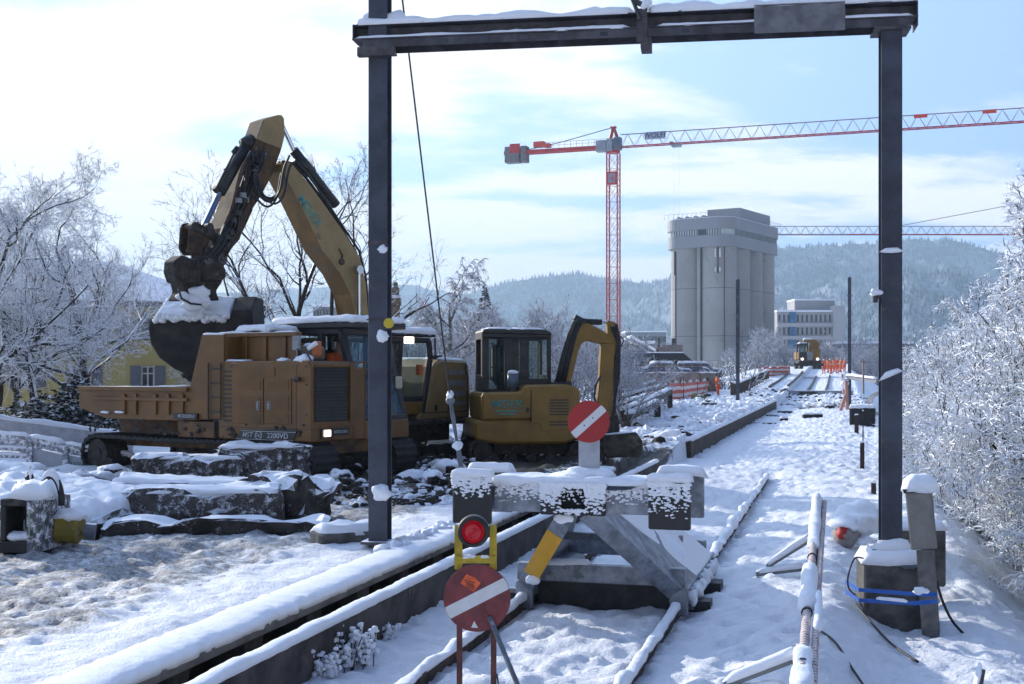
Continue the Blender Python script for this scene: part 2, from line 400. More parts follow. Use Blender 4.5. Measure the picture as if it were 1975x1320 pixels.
for nm, c_ in (('dirt', 0), ('mud', 1)):
    a = me.attributes.new(nm, 'FLOAT', 'POINT'); a.data.foreach_set('value', at[:, c_].astype(np.float32))
ground = bpy.data.objects.new('ground', me); COL.objects.link(ground); tag(ground, kind='structure', label='snow covered ground of the railway site')
m = bpy.data.materials.new('snowy_ground'); m.use_nodes = True; t = m.node_tree; b = t.nodes['Principled BSDF']
tc = N(t, 'ShaderNodeTexCoord'); ad = N(t, 'ShaderNodeAttribute', attribute_name='dirt'); am = N(t, 'ShaderNodeAttribute', attribute_name='mud')
na = N(t, 'ShaderNodeTexNoise', i_Scale=1.3, i_Detail=9.0, i_Roughness=.68); L(t, tc.outputs['Object'], na.inputs['Vector'])
nb = N(t, 'ShaderNodeTexNoise', i_Scale=9.0, i_Detail=6.0, i_Roughness=.7); L(t, tc.outputs['Object'], nb.inputs['Vector'])
nc = N(t, 'ShaderNodeTexNoise', i_Scale=34.0, i_Detail=5.0, i_Roughness=.7); L(t, tc.outputs['Object'], nc.inputs['Vector'])
nn = math_n(t, 'ADD', math_n(t, 'MULTIPLY', na.outputs[0], .5), math_n(t, 'MULTIPLY', nb.outputs[0], .5))
dk = smooth(t, math_n(t, 'ADD', nn, math_n(t, 'MULTIPLY', ad.outputs['Fac'], .245)), .60, .78)
mk = smooth(t, math_n(t, 'ADD', nn, math_n(t, 'MULTIPLY', am.outputs['Fac'], .42)), .66, .74)
sn = mixc(t, nb.outputs[0], (.80, .835, .90), (.87, .89, .93))
sl_ = mixc(t, smooth(t, nc.outputs[0], .35, .65), (.13, .13, .132), (.38, .39, .41))
c = mixc(t, math_n(t, 'MULTIPLY', dk, smooth(t, ad.outputs['Fac'], .02, .3)), sn, sl_)
mudc = mixc(t, nc.outputs[0], (.018, .014, .012), (.09, .075, .06))
c = mixc(t, math_n(t, 'MULTIPLY', mk, smooth(t, am.outputs['Fac'], .02, .15)), c, mudc)
L(t, c, b.inputs['Base Color']); b.inputs['Roughness'].default_value = .6; b.inputs['Specular IOR Level'].default_value = .3
hh = math_n(t, 'ADD', math_n(t, 'ADD', math_n(t, 'MULTIPLY', nb.outputs[0], .9), math_n(t, 'MULTIPLY', nc.outputs[0], .35)), math_n(t, 'MULTIPLY', math_n(t, 'MAXIMUM', dk, mk), -.35))
bp = N(t, 'ShaderNodeBump', i_Strength=.8, i_Distance=.06); L(t, hh, bp.inputs['Height']); L(t, bp.outputs[0], b.inputs['Normal'])
me.materials.append(m)
def gz(x, y):
    u, v = UV(x, y); return H(u, v)[0]
# ---------------- hills ----------------
# skyline of the photograph as (pixel x, pixel y) at each ridge's own distance
def ridge(pts, D0, D1, seed, name, nx=260, ny=46, rugged=1.0):
    xs = [p[0] for p in pts]; vs = []; pcol = []
    for i in range(nx):
        px = xs[0] + (xs[-1] - xs[0]) * i / (nx - 1)
        py = np.interp(px, xs, [p[1] for p in pts])
        top = (HY - py) / F * D1
        for j in range(ny):
            s_ = j / (ny - 1)
            D = D0 + (D1 - D0) * s_ if s_ <= 1 else D1
            k = s_ ** 1.15
            X = (px - CX) / F * D1 * (.55 + .45 * s_) if False else (px - CX) / F * D
            rg = abs(noise.fractal(Vector((X / 430 + seed, D / 800, seed)), .8, 2, 5)) 
            sp = math.sin(math.pi * min(1, s_ * 1.0)) ** .8
            z = top * k * (1 - .55 * rugged * sp * min(1, rg * 1.9)) + top * .10 * sp * noise.fractal(Vector((X / 160, D / 330, seed + 4)), .9, 2, 5)
            z += 7 * noise.noise(Vector((X / 21, D / 40, 1)))* min(1, s_ * 4)
            vs.append((X, D, CAMZ + z if j else -5))
        X = (px - CX) / F * (D1 * 1.01); vs.append((X, D1 * 1.01, -5))
    ny += 1; fs = [(i * ny + j, (i + 1) * ny + j, (i + 1) * ny + j + 1, i * ny + j + 1) for i in range(nx - 1) for j in range(ny - 1)]
    o = MB().add(vs, fs).build(name, HILLM, smooth=True, fix=False); tag(o, kind='structure')
    return vs, nx, ny
HILLM = bpy.data.materials.new('snowy_forest_hill'); HILLM.use_nodes = True; t = HILLM.node_tree; b = t.nodes['Principled BSDF']; b.inputs['Roughness'].default_value = .9; b.inputs['Specular IOR Level'].default_value = .1
tc = N(t, 'ShaderNodeTexCoord'); h1 = N(t, 'ShaderNodeTexNoise', i_Scale=.006, i_Detail=5.0, i_Roughness=.6); h2 = N(t, 'ShaderNodeTexNoise', i_Scale=.045, i_Detail=6.0, i_Roughness=.75)
L(t, tc.outputs['Object'], h1.inputs['Vector']); L(t, tc.outputs['Object'], h2.inputs['Vector'])
k_ = math_n(t, 'ADD', math_n(t, 'MULTIPLY', h1.outputs[0], .55), math_n(t, 'MULTIPLY', h2.outputs[0], .45))
L(t, mixc(t, smooth(t, k_, .40, .60), (.04, .055, .075), (.42, .46, .52)), b.inputs['Base Color'])
bp = N(t, 'ShaderNodeBump', i_Strength=1.0, i_Distance=14.0); L(t, h2.outputs[0], bp.inputs['Height']); L(t, bp.outputs[0], b.inputs['Normal'])
RV = []
RV.append(ridge([(-1200, 640), (-400, 600), (200, 585), (500, 560), (740, 548), (800, 552), (940, 575), (1100, 600), (1250, 640), (1500, 690)], 2500, 3700, 1, 'hills', 200))
RV.append(ridge([(600, 700), (760, 645), (860, 585), (930, 558), (1000, 541), (1060, 533), (1090, 530), (1120, 528), (1160, 536), (1200, 543), (1260, 546), (1300, 540), (1400, 560), (1500, 600), (1700, 690)], 1900, 3000, 2, 'hills', 280))
RV.append(ridge([(1000, 712), (1180, 660), (1230, 580), (1270, 548), (1310, 522), (1380, 505), (1440, 490), (1500, 480), (1560, 476), (1640, 474), (1700, 468), (1790, 462), (1870, 468), (1900, 480), (1960, 500), (2200, 520), (2600, 560), (3400, 600)], 1600, 2700, 3, 'hills', 420))
RV.append(ridge([(1480, 700), (1560, 640), (1640, 600), (1700, 545), (1760, 520), (1830, 525), (1900, 545), (2000, 560), (2300, 590), (2900, 620)], 1300, 1900, 4, 'hills', 260))
# conifers that fringe and cover the slopes: far too many to count
rnd = random.Random(5); tv = []; tf = []; tm = []
for (vs, nx, ny), cnt, hh_ in zip(RV, (3000, 14000, 26000, 12000), (11, 10, 9.5, 8.5)):
    for k in range(cnt):
        i = rnd.randrange(nx - 1); j = min(ny - 2, int((rnd.random() ** .75) * (ny - 1))); a = Vector(vs[i * ny + j]); b_ = Vector(vs[(i + 1) * ny + j]); c_ = Vector(vs[i * ny + min(j + 1, ny - 2)])
        p = a + (b_ - a) * rnd.random() + (c_ - a) * rnd.random()
        h = hh_ * rnd.uniform(.5, 1.15); r = h * rnd.uniform(.2, .34); o = len(tv); q = rnd.random() * 2
        tv += [(p.x + r * math.cos(q + n_ * 1.571), p.y + r * math.sin(q + n_ * 1.571), p.z - 3) for n_ in range(4)] + [(p.x, p.y, p.z + h)]
        tf += [(o + n_, o + (n_ + 1) % 4, o + 4) for n_ in range(4)]; tm += [0 if rnd.random() < .62 else 1] * 4
fo = MB(); fo.v = tv; fo.f = tf; fo.m = tm
o = fo.build('forest', [material('conifer_dark', (.04, .055, .06), .9, bump=0), material('conifer_snowy', (.27, .31, .36), .9, bump=0)], fix=False); tag(o, 'snow dusted forest covering the far hills', 'forest', kind='stuff')
# ---------------- haze ----------------
hz = MB().box(-5000, 5000, -40, 3800, -12, 330).build('haze', material('tmp'), fix=True); tag(hz, kind='stuff')
hz.data.materials.clear(); m = bpy.data.materials.new('winter_haze'); m.use_nodes = True; t = m.node_tree; t.nodes.remove(t.nodes['Principled BSDF'])
pv = N(t, 'ShaderNodeVolumePrincipled'); pv.inputs['Color'].default_value = (.55, .77, 1, 1); pv.inputs['Density'].default_value = .00032; pv.inputs['Anisotropy'].default_value = .25
L(t, pv.outputs[0], t.nodes['Material Output'].inputs['Volume']); hz.data.materials.append(m)
TF = Frame((0, 0, 0), -ALPHA)
def hsec(mb, a, b, w, d, tf=.014, tw=.01, m=0, axis='y', x0=(1, 0, 0)):
    """H section from a to b: flange width w along x0, depth d across"""
    a = Vector(a); b = Vector(b); z = (b - a).normalized(); x = Vector(x0); x = (x - z * x.dot(z)).normalized(); y = z.cross(x)
    for c, sx, sy in (((0, -d / 2 + tf / 2), w, tf), ((0, d / 2 - tf / 2), w, tf), ((0, 0), tw, d - 2 * tf - .004)):
        q = [a + x * (c[0] + i * sx / 2) + y * (c[1] + j * sy / 2) for i, j in ((-1, -1), (1, -1), (1, 1), (-1, 1))]
        mb.add(q + [p + (b - a) for p in q], [(0, 1, 2, 3), (7, 6, 5, 4), (0, 4, 5, 1), (1, 5, 6, 2), (2, 6, 7, 3), (3, 7, 4, 0)], m)
# ---------------- portal of the overhead line ----------------
A = Vector((-1.42, 13.4, .40)); B = Vector((3.83, 12.6, .42)); rz = math.atan2(B.y - A.y, B.x - A.x); span = (B - A).length
MAST = material('mast_steel', (.052, .060, .085), .55, .25, .22, 3, dirt=((.085, .075, .075), 5, .58), bump=.12)
g = thing('catenary_portal', 'grey steel portal of two masts and a snow topped cross beam over the track', 'portal', (A.x, A.y, 0), rz)
p1 = MB(); hsec(p1, (0, 0, -.3), (0, 0, 9.0), .205, .21, .016, .012)
o = p1.build('mast', MAST, g, bevel=.003)
s_ = MB()
for zz_, r_ in ((2.62, .07), (.95, .1), (3.55, .05)): s_.blob((.06, -.13, zz_), r_, r_ * .8, r_ * .8, int(zz_ * 9), .35)
s_.parts('snow_clump', SNOWM, o, smooth=True)
q = MB(); q.box(-.107, .107, -.112, -.108, 3.6, 3.64); q.tube([(-.12, -.11, 2.8), (.06, -.12, 2.8)], .008, 6); q.build('clamp', STEEL_D, o)
q = MB(); q.disc((.12, -.10, 2.76), (.25, -1, 0), .055, .006, 24); q.build('number_plate', material('yellow_plate', (.55, .42, .03), .5), o)
q = MB(); q.box(-.17, .17, -.17, .17, .40, .43); q.build('base_plate', STEEL_D, o)
p2 = MB(); hsec(p2, (span, 0, .46), (span, 0, 5.70), .205, .21, .016, .012)
o2 = p2.build('mast', MAST, g, bevel=.003)
q = MB(); q.box(span - .2, span + .2, -.2, .2, .44, .47, 0); q.tube([(span - .15, -.15, .44), (span - .15, -.15, .56)], .015, 6); q.tube([(span + .15, -.15, .44), (span + .15, -.15, .56)], .015, 6); q.build('base_plate', STEEL_D, o2)
q = MB()
for i, x in enumerate((.0, .01)): pass
q.cap([(span - .2, -.2, .475), (span + .2, -.2, .475), (span + .2, -.1, .475), (span - .2, -.1, .475)], .09, 3)
q.cap([(span - .11, -.115, 2.18), (span + .10, -.115, 2.26), (span + .10, -.10, 2.26), (span - .11, -.10, 2.18)], .04, 5)
q.cap([(span - .11, -.115, 3.46), (span + .10, -.115, 3.47), (span + .10, -.10, 3.47), (span - .11, -.10, 3.46)], .02, 5)
q.blob((span - .15, -.08, 3.04), .06, .05, .04, 4, .3); q.parts('snow_clump', SNOWM, o2, smooth=True)
q = MB(); q.tube([(span - .1, -.08, 3.0), (span - .16, -.08, 3.0)], .02, 8); q.tube([(span - .16, -.08, 3.03), (span - .16, -.08, 2.94)], .028, 8); q.parts('bracket', STEEL_D, o2)
q = MB(); q.box(span - .3, span + .31, -.34, .3, -.6, .36); fb = q.build('foundation_block', CONC_D, o2, bevel=.02)
q = MB(); q.cap([(span - .31, -.35, .362), (span + .32, -.35, .362), (span + .32, .3, .362), (span - .31, .3, .362)], .10, 8, drop=.03); q.build('snow_cap', SNOWM, fb, smooth=True)
# beam: a rolled section lying across with snow on the top and on the lower flange
zb = 5.70; x0, x1 = -.27, span + .25
bm_ = MB()
bm_.box(x0, x1, -.14, .14, zb + .24, zb + .255); bm_.box(x0, x1, -.012, .012, zb + .10, zb + .239)
bm_.box(x0, x1, -.16, .16, zb + .085, zb + .10); bm_.box(x0 + .12, x1 - .1, -.15, -.135, zb, zb + .084); bm_.box(x0 + .12, x1 - .1, .135, .15, zb, zb + .084)
bm_.box(x0, x0 + .012, -.14, .14, zb + .10, zb + .24); bm_.box(x1 - .012, x1, -.14, .14, zb + .0, zb + .24)
bo = bm_.build('cross_beam', material('beam_steel', (.075, .072, .085), .6, .2, .3, 4, dirt=((.05, .045, .05), 3, .5)), g, bevel=.003)
q = MB(); q.box(3.95, 4.85, -.165, -.151, zb - .02, zb + .25); q.box(3.95, 4.85, -.165, .165, zb + .257, zb + .27); q.build('joint_plate', material('joint_plate_steel', (.16, .165, .18), .5, .3, .2, 7), bo, bevel=.004)
q = MB()
for k in range(9): q.box(.7 + k * .42, .78 + k * .42, -.152, -.149, zb + .02, zb + .065)
q.parts('bolt_plate', MAST, bo)
q = MB(); q.strip([(x0, 0, zb + .255), (2.75, 0, zb + .255)], .30, .075, 1, .07, rough=.5); q.strip([(2.85, 0, zb + .255), (x1, 0, zb + .262)], .31, .095, 2, .07, rough=.6)
q.strip([(x0, -.09, zb + .10), (2.7, -.09, zb + .10)], .13, .035, 3, .08); q.strip([(2.95, -.09, zb + .10), (x1 - .02, -.09, zb + .10)], .13, .035, 4, .08)
q.strip([(-.22, .05, zb + .28), (.3, .05, zb + .28)], .32, .13, 9, .06)
q.build('snow_cap', SNOWM, bo, smooth=True)
q = MB(); q.box(2.76, 2.87, -.18, -.15, zb - .06, zb + .28); q.box(2.80, 2.91, -.17, .1, zb - .12, zb - .01); q.tube([(2.6, -.1, zb + .65), (2.66, -.12, zb + .5), (2.72, -.15, zb + .38), (2.80, -.19, zb + .16)], .022, 7)
q.tube([(2.72, -.15, zb + .38), (2.86, -.17, zb + .3)], .03, 7); hb = q.build('hanger_clamp', STEEL_D, bo)
q = MB(); q.blob((2.86, -.16, zb + .33), .06, .06, .07, 2, .4); q.parts('snow_clump', SNOWM, hb, smooth=True)
q = MB(); q.tube([(2.35, .4, 9.2), (2.6, -.1, zb + .65)], .006, 6); q.build('wire', BLACK, bo)
q = MB(); hsec(q, (0, -.0, zb - .03), (0, 0, zb - .005), .3, .3); q.box(-.2, .2, -.2, -.12, zb - .1, zb - .005); q.box(span - .18, span + .18, -.17, .17, zb - .03, zb - .003); q.parts('bracket', STEEL_D, bo)
# guy wire with turnbuckle
gt = P(757, -160, 13.6); ga = P(868, 770, 17.2); gb_ = P(890, 905, 17.6)
g = thing('guy_wire', 'dark steel guy cable with turnbuckle running down beside the left mast', 'cable', (gb_.x, gb_.y, gz(gb_.x, gb_.y)))
off = g.location.copy()
def rel(p): return Vector(p) - off
q = MB(); q.tube([rel(gt), rel(ga)], .011, 6); q.build('cable', BLACK, g)
q = MB(); q.tube([rel(ga), rel(ga.lerp(gb_, .25)), rel(ga.lerp(gb_, .6))], [.025, .03, .02], 8); q.disc(rel(ga.lerp(gb_, .02)), (.3, -1, 0), .06, .05, 14); q.disc(rel(ga.lerp(gb_, .64)), (.3, -1, 0), .06, .05, 12); q.tube([rel(ga.lerp(gb_, .64)), rel(gb_)], .035, 8); q.build('turnbuckle', STEEL, g)
q = MB(); q.blob(rel(ga) + Vector((0, -.04, .06)), .05, .05, .05, 3); q.blob(rel(ga.lerp(gb_, .7)) + Vector((0, -.06, .04)), .07, .06, .06, 5); q.parts('snow_clump', SNOWM, g, smooth=True)
# ---------------- concrete edge and wall (built along the track) ----------------
def tl(u, v, z=0): return T(u, v, z)
def tthing(name, label, cat, u, v, group=None):
    return thing(name, label, cat, T(u, v, 0), -ALPHA, group)
g = tthing('concrete_walkway', 'long snow covered concrete slab resting on blocks along the track', 'walkway', -4.44, 6)
q = MB(); q.box(-.22, .22, -.9, 18.0, .25, .325); q.build('slab', CONC, g, bevel=.006)
q = MB()
nsl = 9
for k in range(nsl):
    v0 = -.9 + k * 2.1; q.cap([(-.235, v0, .322), (.235, v0, .322), (.235, v0 + 2.1, .322), (-.235, v0 + 2.1, .322)], .105, k * 2, .02, .05, power=9, drop=.03) if False else None
q.strip([(0, -.9, .322), (0, 18.0, .322)], .455, .085, 3, .04, rough=.12, seg=10)
for k in range(14): q.blob((-.15 + .05 * (k % 3), 6.2 + .16 * k, .36), .10, .11, .09, k, .4, 7)
q.build('snow_cap', SNOWM, g, smooth=True)
for k in range(16):
    v0 = .25 + k * 1.12; q = MB(); q.box(-.2, .14, v0, v0 + .3, -.1, .248); q.build('support_block', CONC_D, g, bevel=.01)
g = tthing('retaining_wall', 'dark retaining wall beside the track in the foreground, snow along its top', 'wall', -3.9, 6, 'wall sections beside the track')
WALLM = material('old_wall', (.065, .055, .05), .95, 0, .35, 3, dirt=((.12, .11, .095), 2.4, .58), bump=.3)
q = MB(); q.box(-.06, .06, -1.5, 21.2, -.4, .27); q.build('wall_face', WALLM, g, bevel=.006)
q = MB(); q.strip([(0, -1.5, .27), (0, 21.2, .27)], .135, .05, 7, .05, rough=.22, seg=8); q.build('snow_cap', SNOWM, g, smooth=True)
# the same wall further on, rising a little out of the path
g = tthing('retaining_wall', 'brown retaining wall running away along the snowy path behind the buffer stop', 'wall', -3.9, 33, 'wall sections beside the track')
q = MB(); q.box(-.09, .09, 0, 46, -.5, .40); q.build('wall_face', material('brown_wall', (.075, .052, .04), .9, 0, .3, 2.2, bump=.3), g)
q = MB(); q.strip([(-.05, -.05, .40), (-.05, 46, .42)], .34, .10, 5, .25, rough=.5); q.build('snow_cap', SNOWM, g, smooth=True)
g = tthing('concrete_block', 'short concrete block with snow on top at the wall end behind the buffer stop', 'block', -3.75, 19.3)
q = MB(); q.box(-.25, .3, 0, .8, -.1, .42); q.build('block', CONC_D, g, bevel=.015)
q = MB(); q.cap([(-.25, 0, .42), (.3, 0, .42), (.3, .8, .42), (-.25, .8, .42)], .12, 5); q.build('snow_cap', SNOWM, g, smooth=True)
# ---------------- track ----------------
g = tthing('railway_track', 'pair of snow covered rails ending just behind the buffer stop', 'track', -2.275, 6)
def railsec(mb, u, v0, v1, bend=None):
    prof = [(-.065, -.16), (.065, -.16), (.065, -.148), (.012, -.128), (.012, -.045), (.035, -.032), (.035, -.003), (.03, 0), (-.03, 0), (-.035, -.003), (-.035, -.032), (-.012, -.045), (-.012, -.128), (-.065, -.148)]
    pts = [v0 + (v1 - v0) * i / 20 for i in range(21)]; n = len(prof); vs = []; fs = []
    for v in pts:
        for a, z in prof: vs.append((u + a, v, z))
    for i in range(20):
        for j in range(n): fs.append((i * n + j, i * n + (j + 1) % n, (i + 1) * n + (j + 1) % n, (i + 1) * n + j))
    fs += [tuple(range(n))[::-1], tuple(range(20 * n, 21 * n))]; mb.add(vs, fs)
for s in (-1, 1):
    q = MB(); railsec(q, s * .765, -2.5, 21.6); o = q.build('rail', RUST, g)
    q = MB(); q.strip([(s * .765, -2.5, -.002), (s * .765, 5.9 if s > 0 else 6.5, -.002)],   .085, .045, 4 + s, .035, rough=1.0, lump=.35, seg=8)
    q.strip([(s * .765, 9.2, -.002), (s * .765, 21.6, -.002)], .10, .05, 6 + s, .04, rough=1.2, lump=1.1, seg=8); q.build('snow_cap', SNOWM, o, smooth=True)
for k in range(11): q = MB(); q.box(-1.3, 1.3, 5.9 + k * .6, 6.15 + k * .6, -.36, -.165); q.build('sleeper', material('sleeper_wood', (.03, .022, .016), .9), g)
# ---------------- buffer stop ----------------
BU, BV = -2.275, 10.72
g = tthing('buffer_stop', 'grey steel buffer stop clamped on the rails with frosted buffer plates and a red disc', 'buffer stop', BU, BV)
FROST = material('frosted_black_plate', (.012, .012, .014), .5, 0, .2, 6, frost=(.47, 15), bump=.5)
GALV = material('galvanised_beam', (.26, .28, .32), .5, .4, .22, 7, dirt=((.13, .14, .16), 3, .5))
GALVF = material('galvanised_frosted', (.20, .22, .25), .5, .2, .2, 7, frost=(.53, 15), bump=.3)
def frostbits(mb, x0, x1, y, z0, z1, n, seed):      # clinging clumps of snow on the front, denser towards the top
    r = random.Random(seed)
    for i in range(n):
        t_ = r.random() ** 1.7; x = r.uniform(x0, x1); z = z1 - (z1 - z0) * t_; s = r.uniform(.004, .0125) * (1.35 - .6 * t_)
        if nz(x * 26 + seed, z * 60) < -.42 + .75 * t_: continue
        mb.blob((x, y, z), s * 1.5, s * .8, s * .9, i, .3, 3)
for s in (-1, 1):
    q = MB(); c_ = s * .875; q.pz([(c_ - .18, -.17), (c_ + .18, -.17), (c_ + .18, -.13), (c_ - .18, -.13)], .90, 1.335)
    bp_ = q.build('buffer_plate', material('black_plate', (.012, .012, .014), .45), g, bevel=.012)
    q = MB(); frostbits(q, c_ - .175, c_ + .175, -.173, 1.12 if s < 0 else 1.0, 1.34, 1300, 7 + s); q.cap([(c_ - .19, -.185, 1.33), (c_ + .19, -.185, 1.33), (c_ + .19, -.11, 1.33), (c_ - .19, -.11, 1.33)], .055, 3 + s, step=.02); q.build('snow_cap', SNOWM, bp_, smooth=True)
    q = MB(); q.box(c_ - .1, c_ + .1, -.128, .2, 1.0, 1.25); q.build('buffer_housing', GALV, g)
    q = MB(); q.pz([(c_ - .16, .34), (c_ + .24, .34), (c_ + .24, .37), (c_ - .16, .37)], .95, 1.36); b2 = q.build('back_plate', GALV, g, bevel=.01)
    q = MB(); q.cap([(c_ - .17, .25, 1.355), (c_ + .25, .25, 1.355), (c_ + .25, .40, 1.355), (c_ - .17,   .40, 1.355)], .055, 5 + s, step=.03); q.build('snow_cap', SNOWM, b2, smooth=True)
q = MB(); q.box(-.72, .72, .0, .30, 1.0, 1.27); hb = q.build('headstock', GALV, g, bevel=.01)
q = MB(); q.cap([(-.73, -.03, 1.265), (.73, -.03, 1.265), (.73, .33, 1.265), (-.73,   .33, 1.265)], .055, 4, step=.03, drop=.03); frostbits(q, -.71, .71, -.003, 1.08, 1.27, 3200, 3)
q.blob((.08, .18, 1.31), .26, .16, .075, 5, .3, 12); q.build('snow_cap', SNOWM, hb, smooth=True)
q = MB(); q.box(-.28, -.10, -.04, -.004, .985, 1.26); q.box(.12, .30, -.04, -.004, .985, 1.26); q.box(-.10, .12, -.04, -.004, .985, 1.03); q.box(-.10, .12, -.04, -.004, 1.20, 1.26)
cp = q.build('coupling_plate', material('black_plate'), g, bevel=.004); q = MB(); q.box(-.10, .12, -.006, -.001, 1.03, 1.20); q.build('recess_dark_sheet', material('recess_shade_black', (.002, .002, .002), .9), cp)  # flat black sheet imitates the unlit inside of the square hole
q = MB()
for a, b in ((-.28, -.1), (.12, .3)): frostbits(q, a, b, -.043, .99, 1.26, 1200, int(a * 100))
frostbits(q, -.1, .12, -.043, .99, 1.03, 260, 5); frostbits(q, -.1, .12, -.043, 1.2, 1.26, 380, 6); q.build('snow_crust', SNOWM, cp, smooth=True)
# sign on top
q = MB(); q.box(.02, .21, .17, .18, 1.27, 1.66); q.build('sign_post', material('bare_aluminium', (.36, .39, .44), .4, .5, .1, 8), g, bevel=.003)
def stop_disc(parent, c, r, nrm, name, red, ang, white, wide=.19):
    n = Vector(nrm).normalized(); x = Vector((0, 0, 1)).cross(n).normalized() * -1; z = Vector((0, 0, 1)); x = n.cross(z).normalized() * 1
    if x.x < 0: x = -x
    c = Vector(c); q = MB(); q.disc(c, n, r, .006, 56); d = q.build(name, red, parent)
    q = MB(); a = R(ang); e1 = x * math.cos(a) + z * math.sin(a); e2 = -x * math.sin(a) + z * math.cos(a); w = r * wide; l = math.sqrt(r * r - w * w) * .985
    pts = [(-l, -w)] + [(l, -w)] + [(r * .99 * math.cos(t_), r * .99 * math.sin(t_)) for t_ in (-.08, 0, .08)] + [(l, w), (-l, w)] + [(-r * .99 * math.cos(t_), r * .99 * math.sin(t_)) for t_ in (.08, 0, -.08)]
    q.prism(pts, lambda p: c + e1 * p[0] + e2 * p[1] + n * .0035, lambda p: c + e1 * p[0] + e2 * p[1] + n * .0065); q.build('white_bar', white, d)
    return d, x, z, n, e1, e2
RED = material('red_sign_paint', (.36, .012, .014), .45, 0, .06, 5); WHT = material('white_sign_paint', (.62, .63, .64), .5, 0, .05, 8)
d, x, z, n, e1, e2 = stop_disc(g, (.115, .150, 1.80), .187, (.13, -1, 0), 'stop_disc', RED, 42, WHT)
q = MB()
for k in (-.05, .05): q.disc(Vector((.115, .150, 1.80)) + e1 * k * 1.0 + n * .008, n, .007, .004, 10)
q.build('bolt', STEEL_D, d)
# A-shaped legs, sheet steel, standing on the base frame
yel = material('yellow_paint', (.72, .36, .01), .45, 0, .06, 6)
for s in (-1, 1):
    q = MB()
    tf_, tr = Vector((s * .16, .20, 1.02)), Vector((s * .30, 1.9, .98)); bf, br = Vector((s * .86, 1.30, .10)), Vector((s * .86, 3.7, .14))
    nn_ = (tr - tf_).cross(bf - tf_).normalized() * (1 if s < 0 else -1)
    if nn_.z > 0: nn_ = -nn_
    q.add([tf_, tr, br, bf] + [p + nn_ * .02 for p in (tf_, tr, br, bf)], [(0, 1, 2, 3), (7, 6, 5, 4), (0, 4, 5, 1), (1, 5, 6, 2), (2, 6, 7, 3), (3, 7, 4, 0)])
    inn = Vector((-s * .14, 0, -.09))
    fl = [tf_ + Vector((0, -.01, 0)), bf + Vector((0, -.01, 0)), bf + inn + Vector((0, -.01, 0)), tf_ + inn + Vector((0, -.01, 0))]
    q.add(fl + [p + Vector((0, .015, 0)) for p in fl], [(0, 1, 2, 3), (7, 6, 5, 4), (0, 4, 5, 1), (1, 5, 6, 2), (2, 6, 7, 3), (3, 7, 4, 0)])
    o = q.build('leg', GALV, g, bevel=.003)
    if s > 0:
        q = MB(); q.cap([tf_ + Vector((.02, .45, 0)), bf + Vector((0, .9, 0)), br, tr], .02, 3, over=0, step=.05, drop=0); q.build('snow_cap', SNOWM, o, smooth=True)
    else:
        a_, b_ = fl[0].lerp(fl[1], .25), fl[0].lerp(fl[1], .78); c_, d_ = fl[3].lerp(fl[2], .78), fl[3].lerp(fl[2], .25); e = Vector((0, -.004, 0))
        q = MB(); q.add([a_ + e, b_ + e, c_ + e, d_ + e, a_ - e * .2, b_ - e * .2, c_ - e * .2, d_ - e * .2], [(0, 1, 2, 3), (7, 6, 5, 4), (0, 4, 5, 1), (1, 5, 6, 2), (2, 6, 7, 3), (3, 7, 4, 0)]); q.build('yellow_panel', yel, o)
        q = MB(); q.blob(fl[0].lerp(fl[3], .3) + Vector((0, -.02, -.06)), .09, .03, .05, 4); q.blob(b_.lerp(c_, .7) + Vector((0, -.02, -.02)), .07, .03, .05, 6); q.parts('snow_clump', SNOWM, o, smooth=True)
q = MB(); q.box(-.84, .84, 1.30, 1.42, .17, .34); q.box(-.8, .8, 3.5, 3.62, .12, .32); q.box(-.66, .66, 2.5, 2.58, .42, .50)
for s in (-1, 1):
    q.box(s * .765 - .09, s * .765 + .09, 1.30, 3.9, .004, .14); q.box(s * .765 - .07, s * .765 + .10, 1.22, 1.30, -.1, .17)
    for k in range(4): q.box(s * .765 + s * .06, s * .765 + s * .13, 1.5 + k * .7, 1.62 + k * .7, -.09, .12)
bf_ = q.build('base_frame', GALV, g, bevel=.006)
q = MB(); q.strip([(-.6, 1.36, .34), (-.1, 1.36, .34)], .12, .04, 3, .04); pass
for k in range(7): q.blob((.9, 1.4 + .33 * k, .06), .06, .09, .07, k, .4, 6)
q.build('snow_cap', SNOWM, bf_, smooth=True)
q = MB(); q.box(-.66, .66, 1.45, 1.50, -.14, .14); q.box(-1.05, 1.05, 1.52, 1.75, -.16, -.004); q.box(-1.05, 1.05, 2.6, 2.9, -.16, -.004); q.build('skid_and_base_shade', BLACK, g)  # upright black box imitates the shade under the base frame
# ---------------- disc and lamp on a stand, in front ----------------
c0 = P(920, 1154, 8.6); g = thing('stop_sign_stand', 'round red disc with white bar and orange sticker on a stand carrying the red lamp', 'sign', (c0.x, c0.y, -.12))
def q_(px, py, dy=0): p = P(px, py, 8.6); return Vector((p.x - c0.x, dy, p.z + .12))
RED2 = material('faded_red_paint', (.17, .022, .028), .5, 0, .25, 9, dirt=((.10, .02, .025), 5, .52), bump=.1)
d, x, z, n, e1, e2 = stop_disc(g, q_(920, 1154), .233, (0, -1, 0), 'stop_disc', RED2, 27, WHT, .185)
q = MB(); a = R(-28); cc_ = q_(908, 1124, -.008)
pr = [(-.062, -.036), (.05, -.045), (.062, .03), (.012, .045), (-.055, .04)]
q.prism(pr, lambda p: cc_ + Vector((p[0] * math.cos(a) - p[1] * math.sin(a), 0, p[0] * math.sin(a) + p[1] * math.cos(a))) , lambda p: cc_ + Vector((p[0] * math.cos(a) - p[1] * math.sin(a), .004, p[0] * math.sin(a) + p[1] * math.cos(a))))
st_ = q.build('sticker', material('orange_sticker', (.70, .10, .02), .5, 0, .15, 20), d)
q = MB()
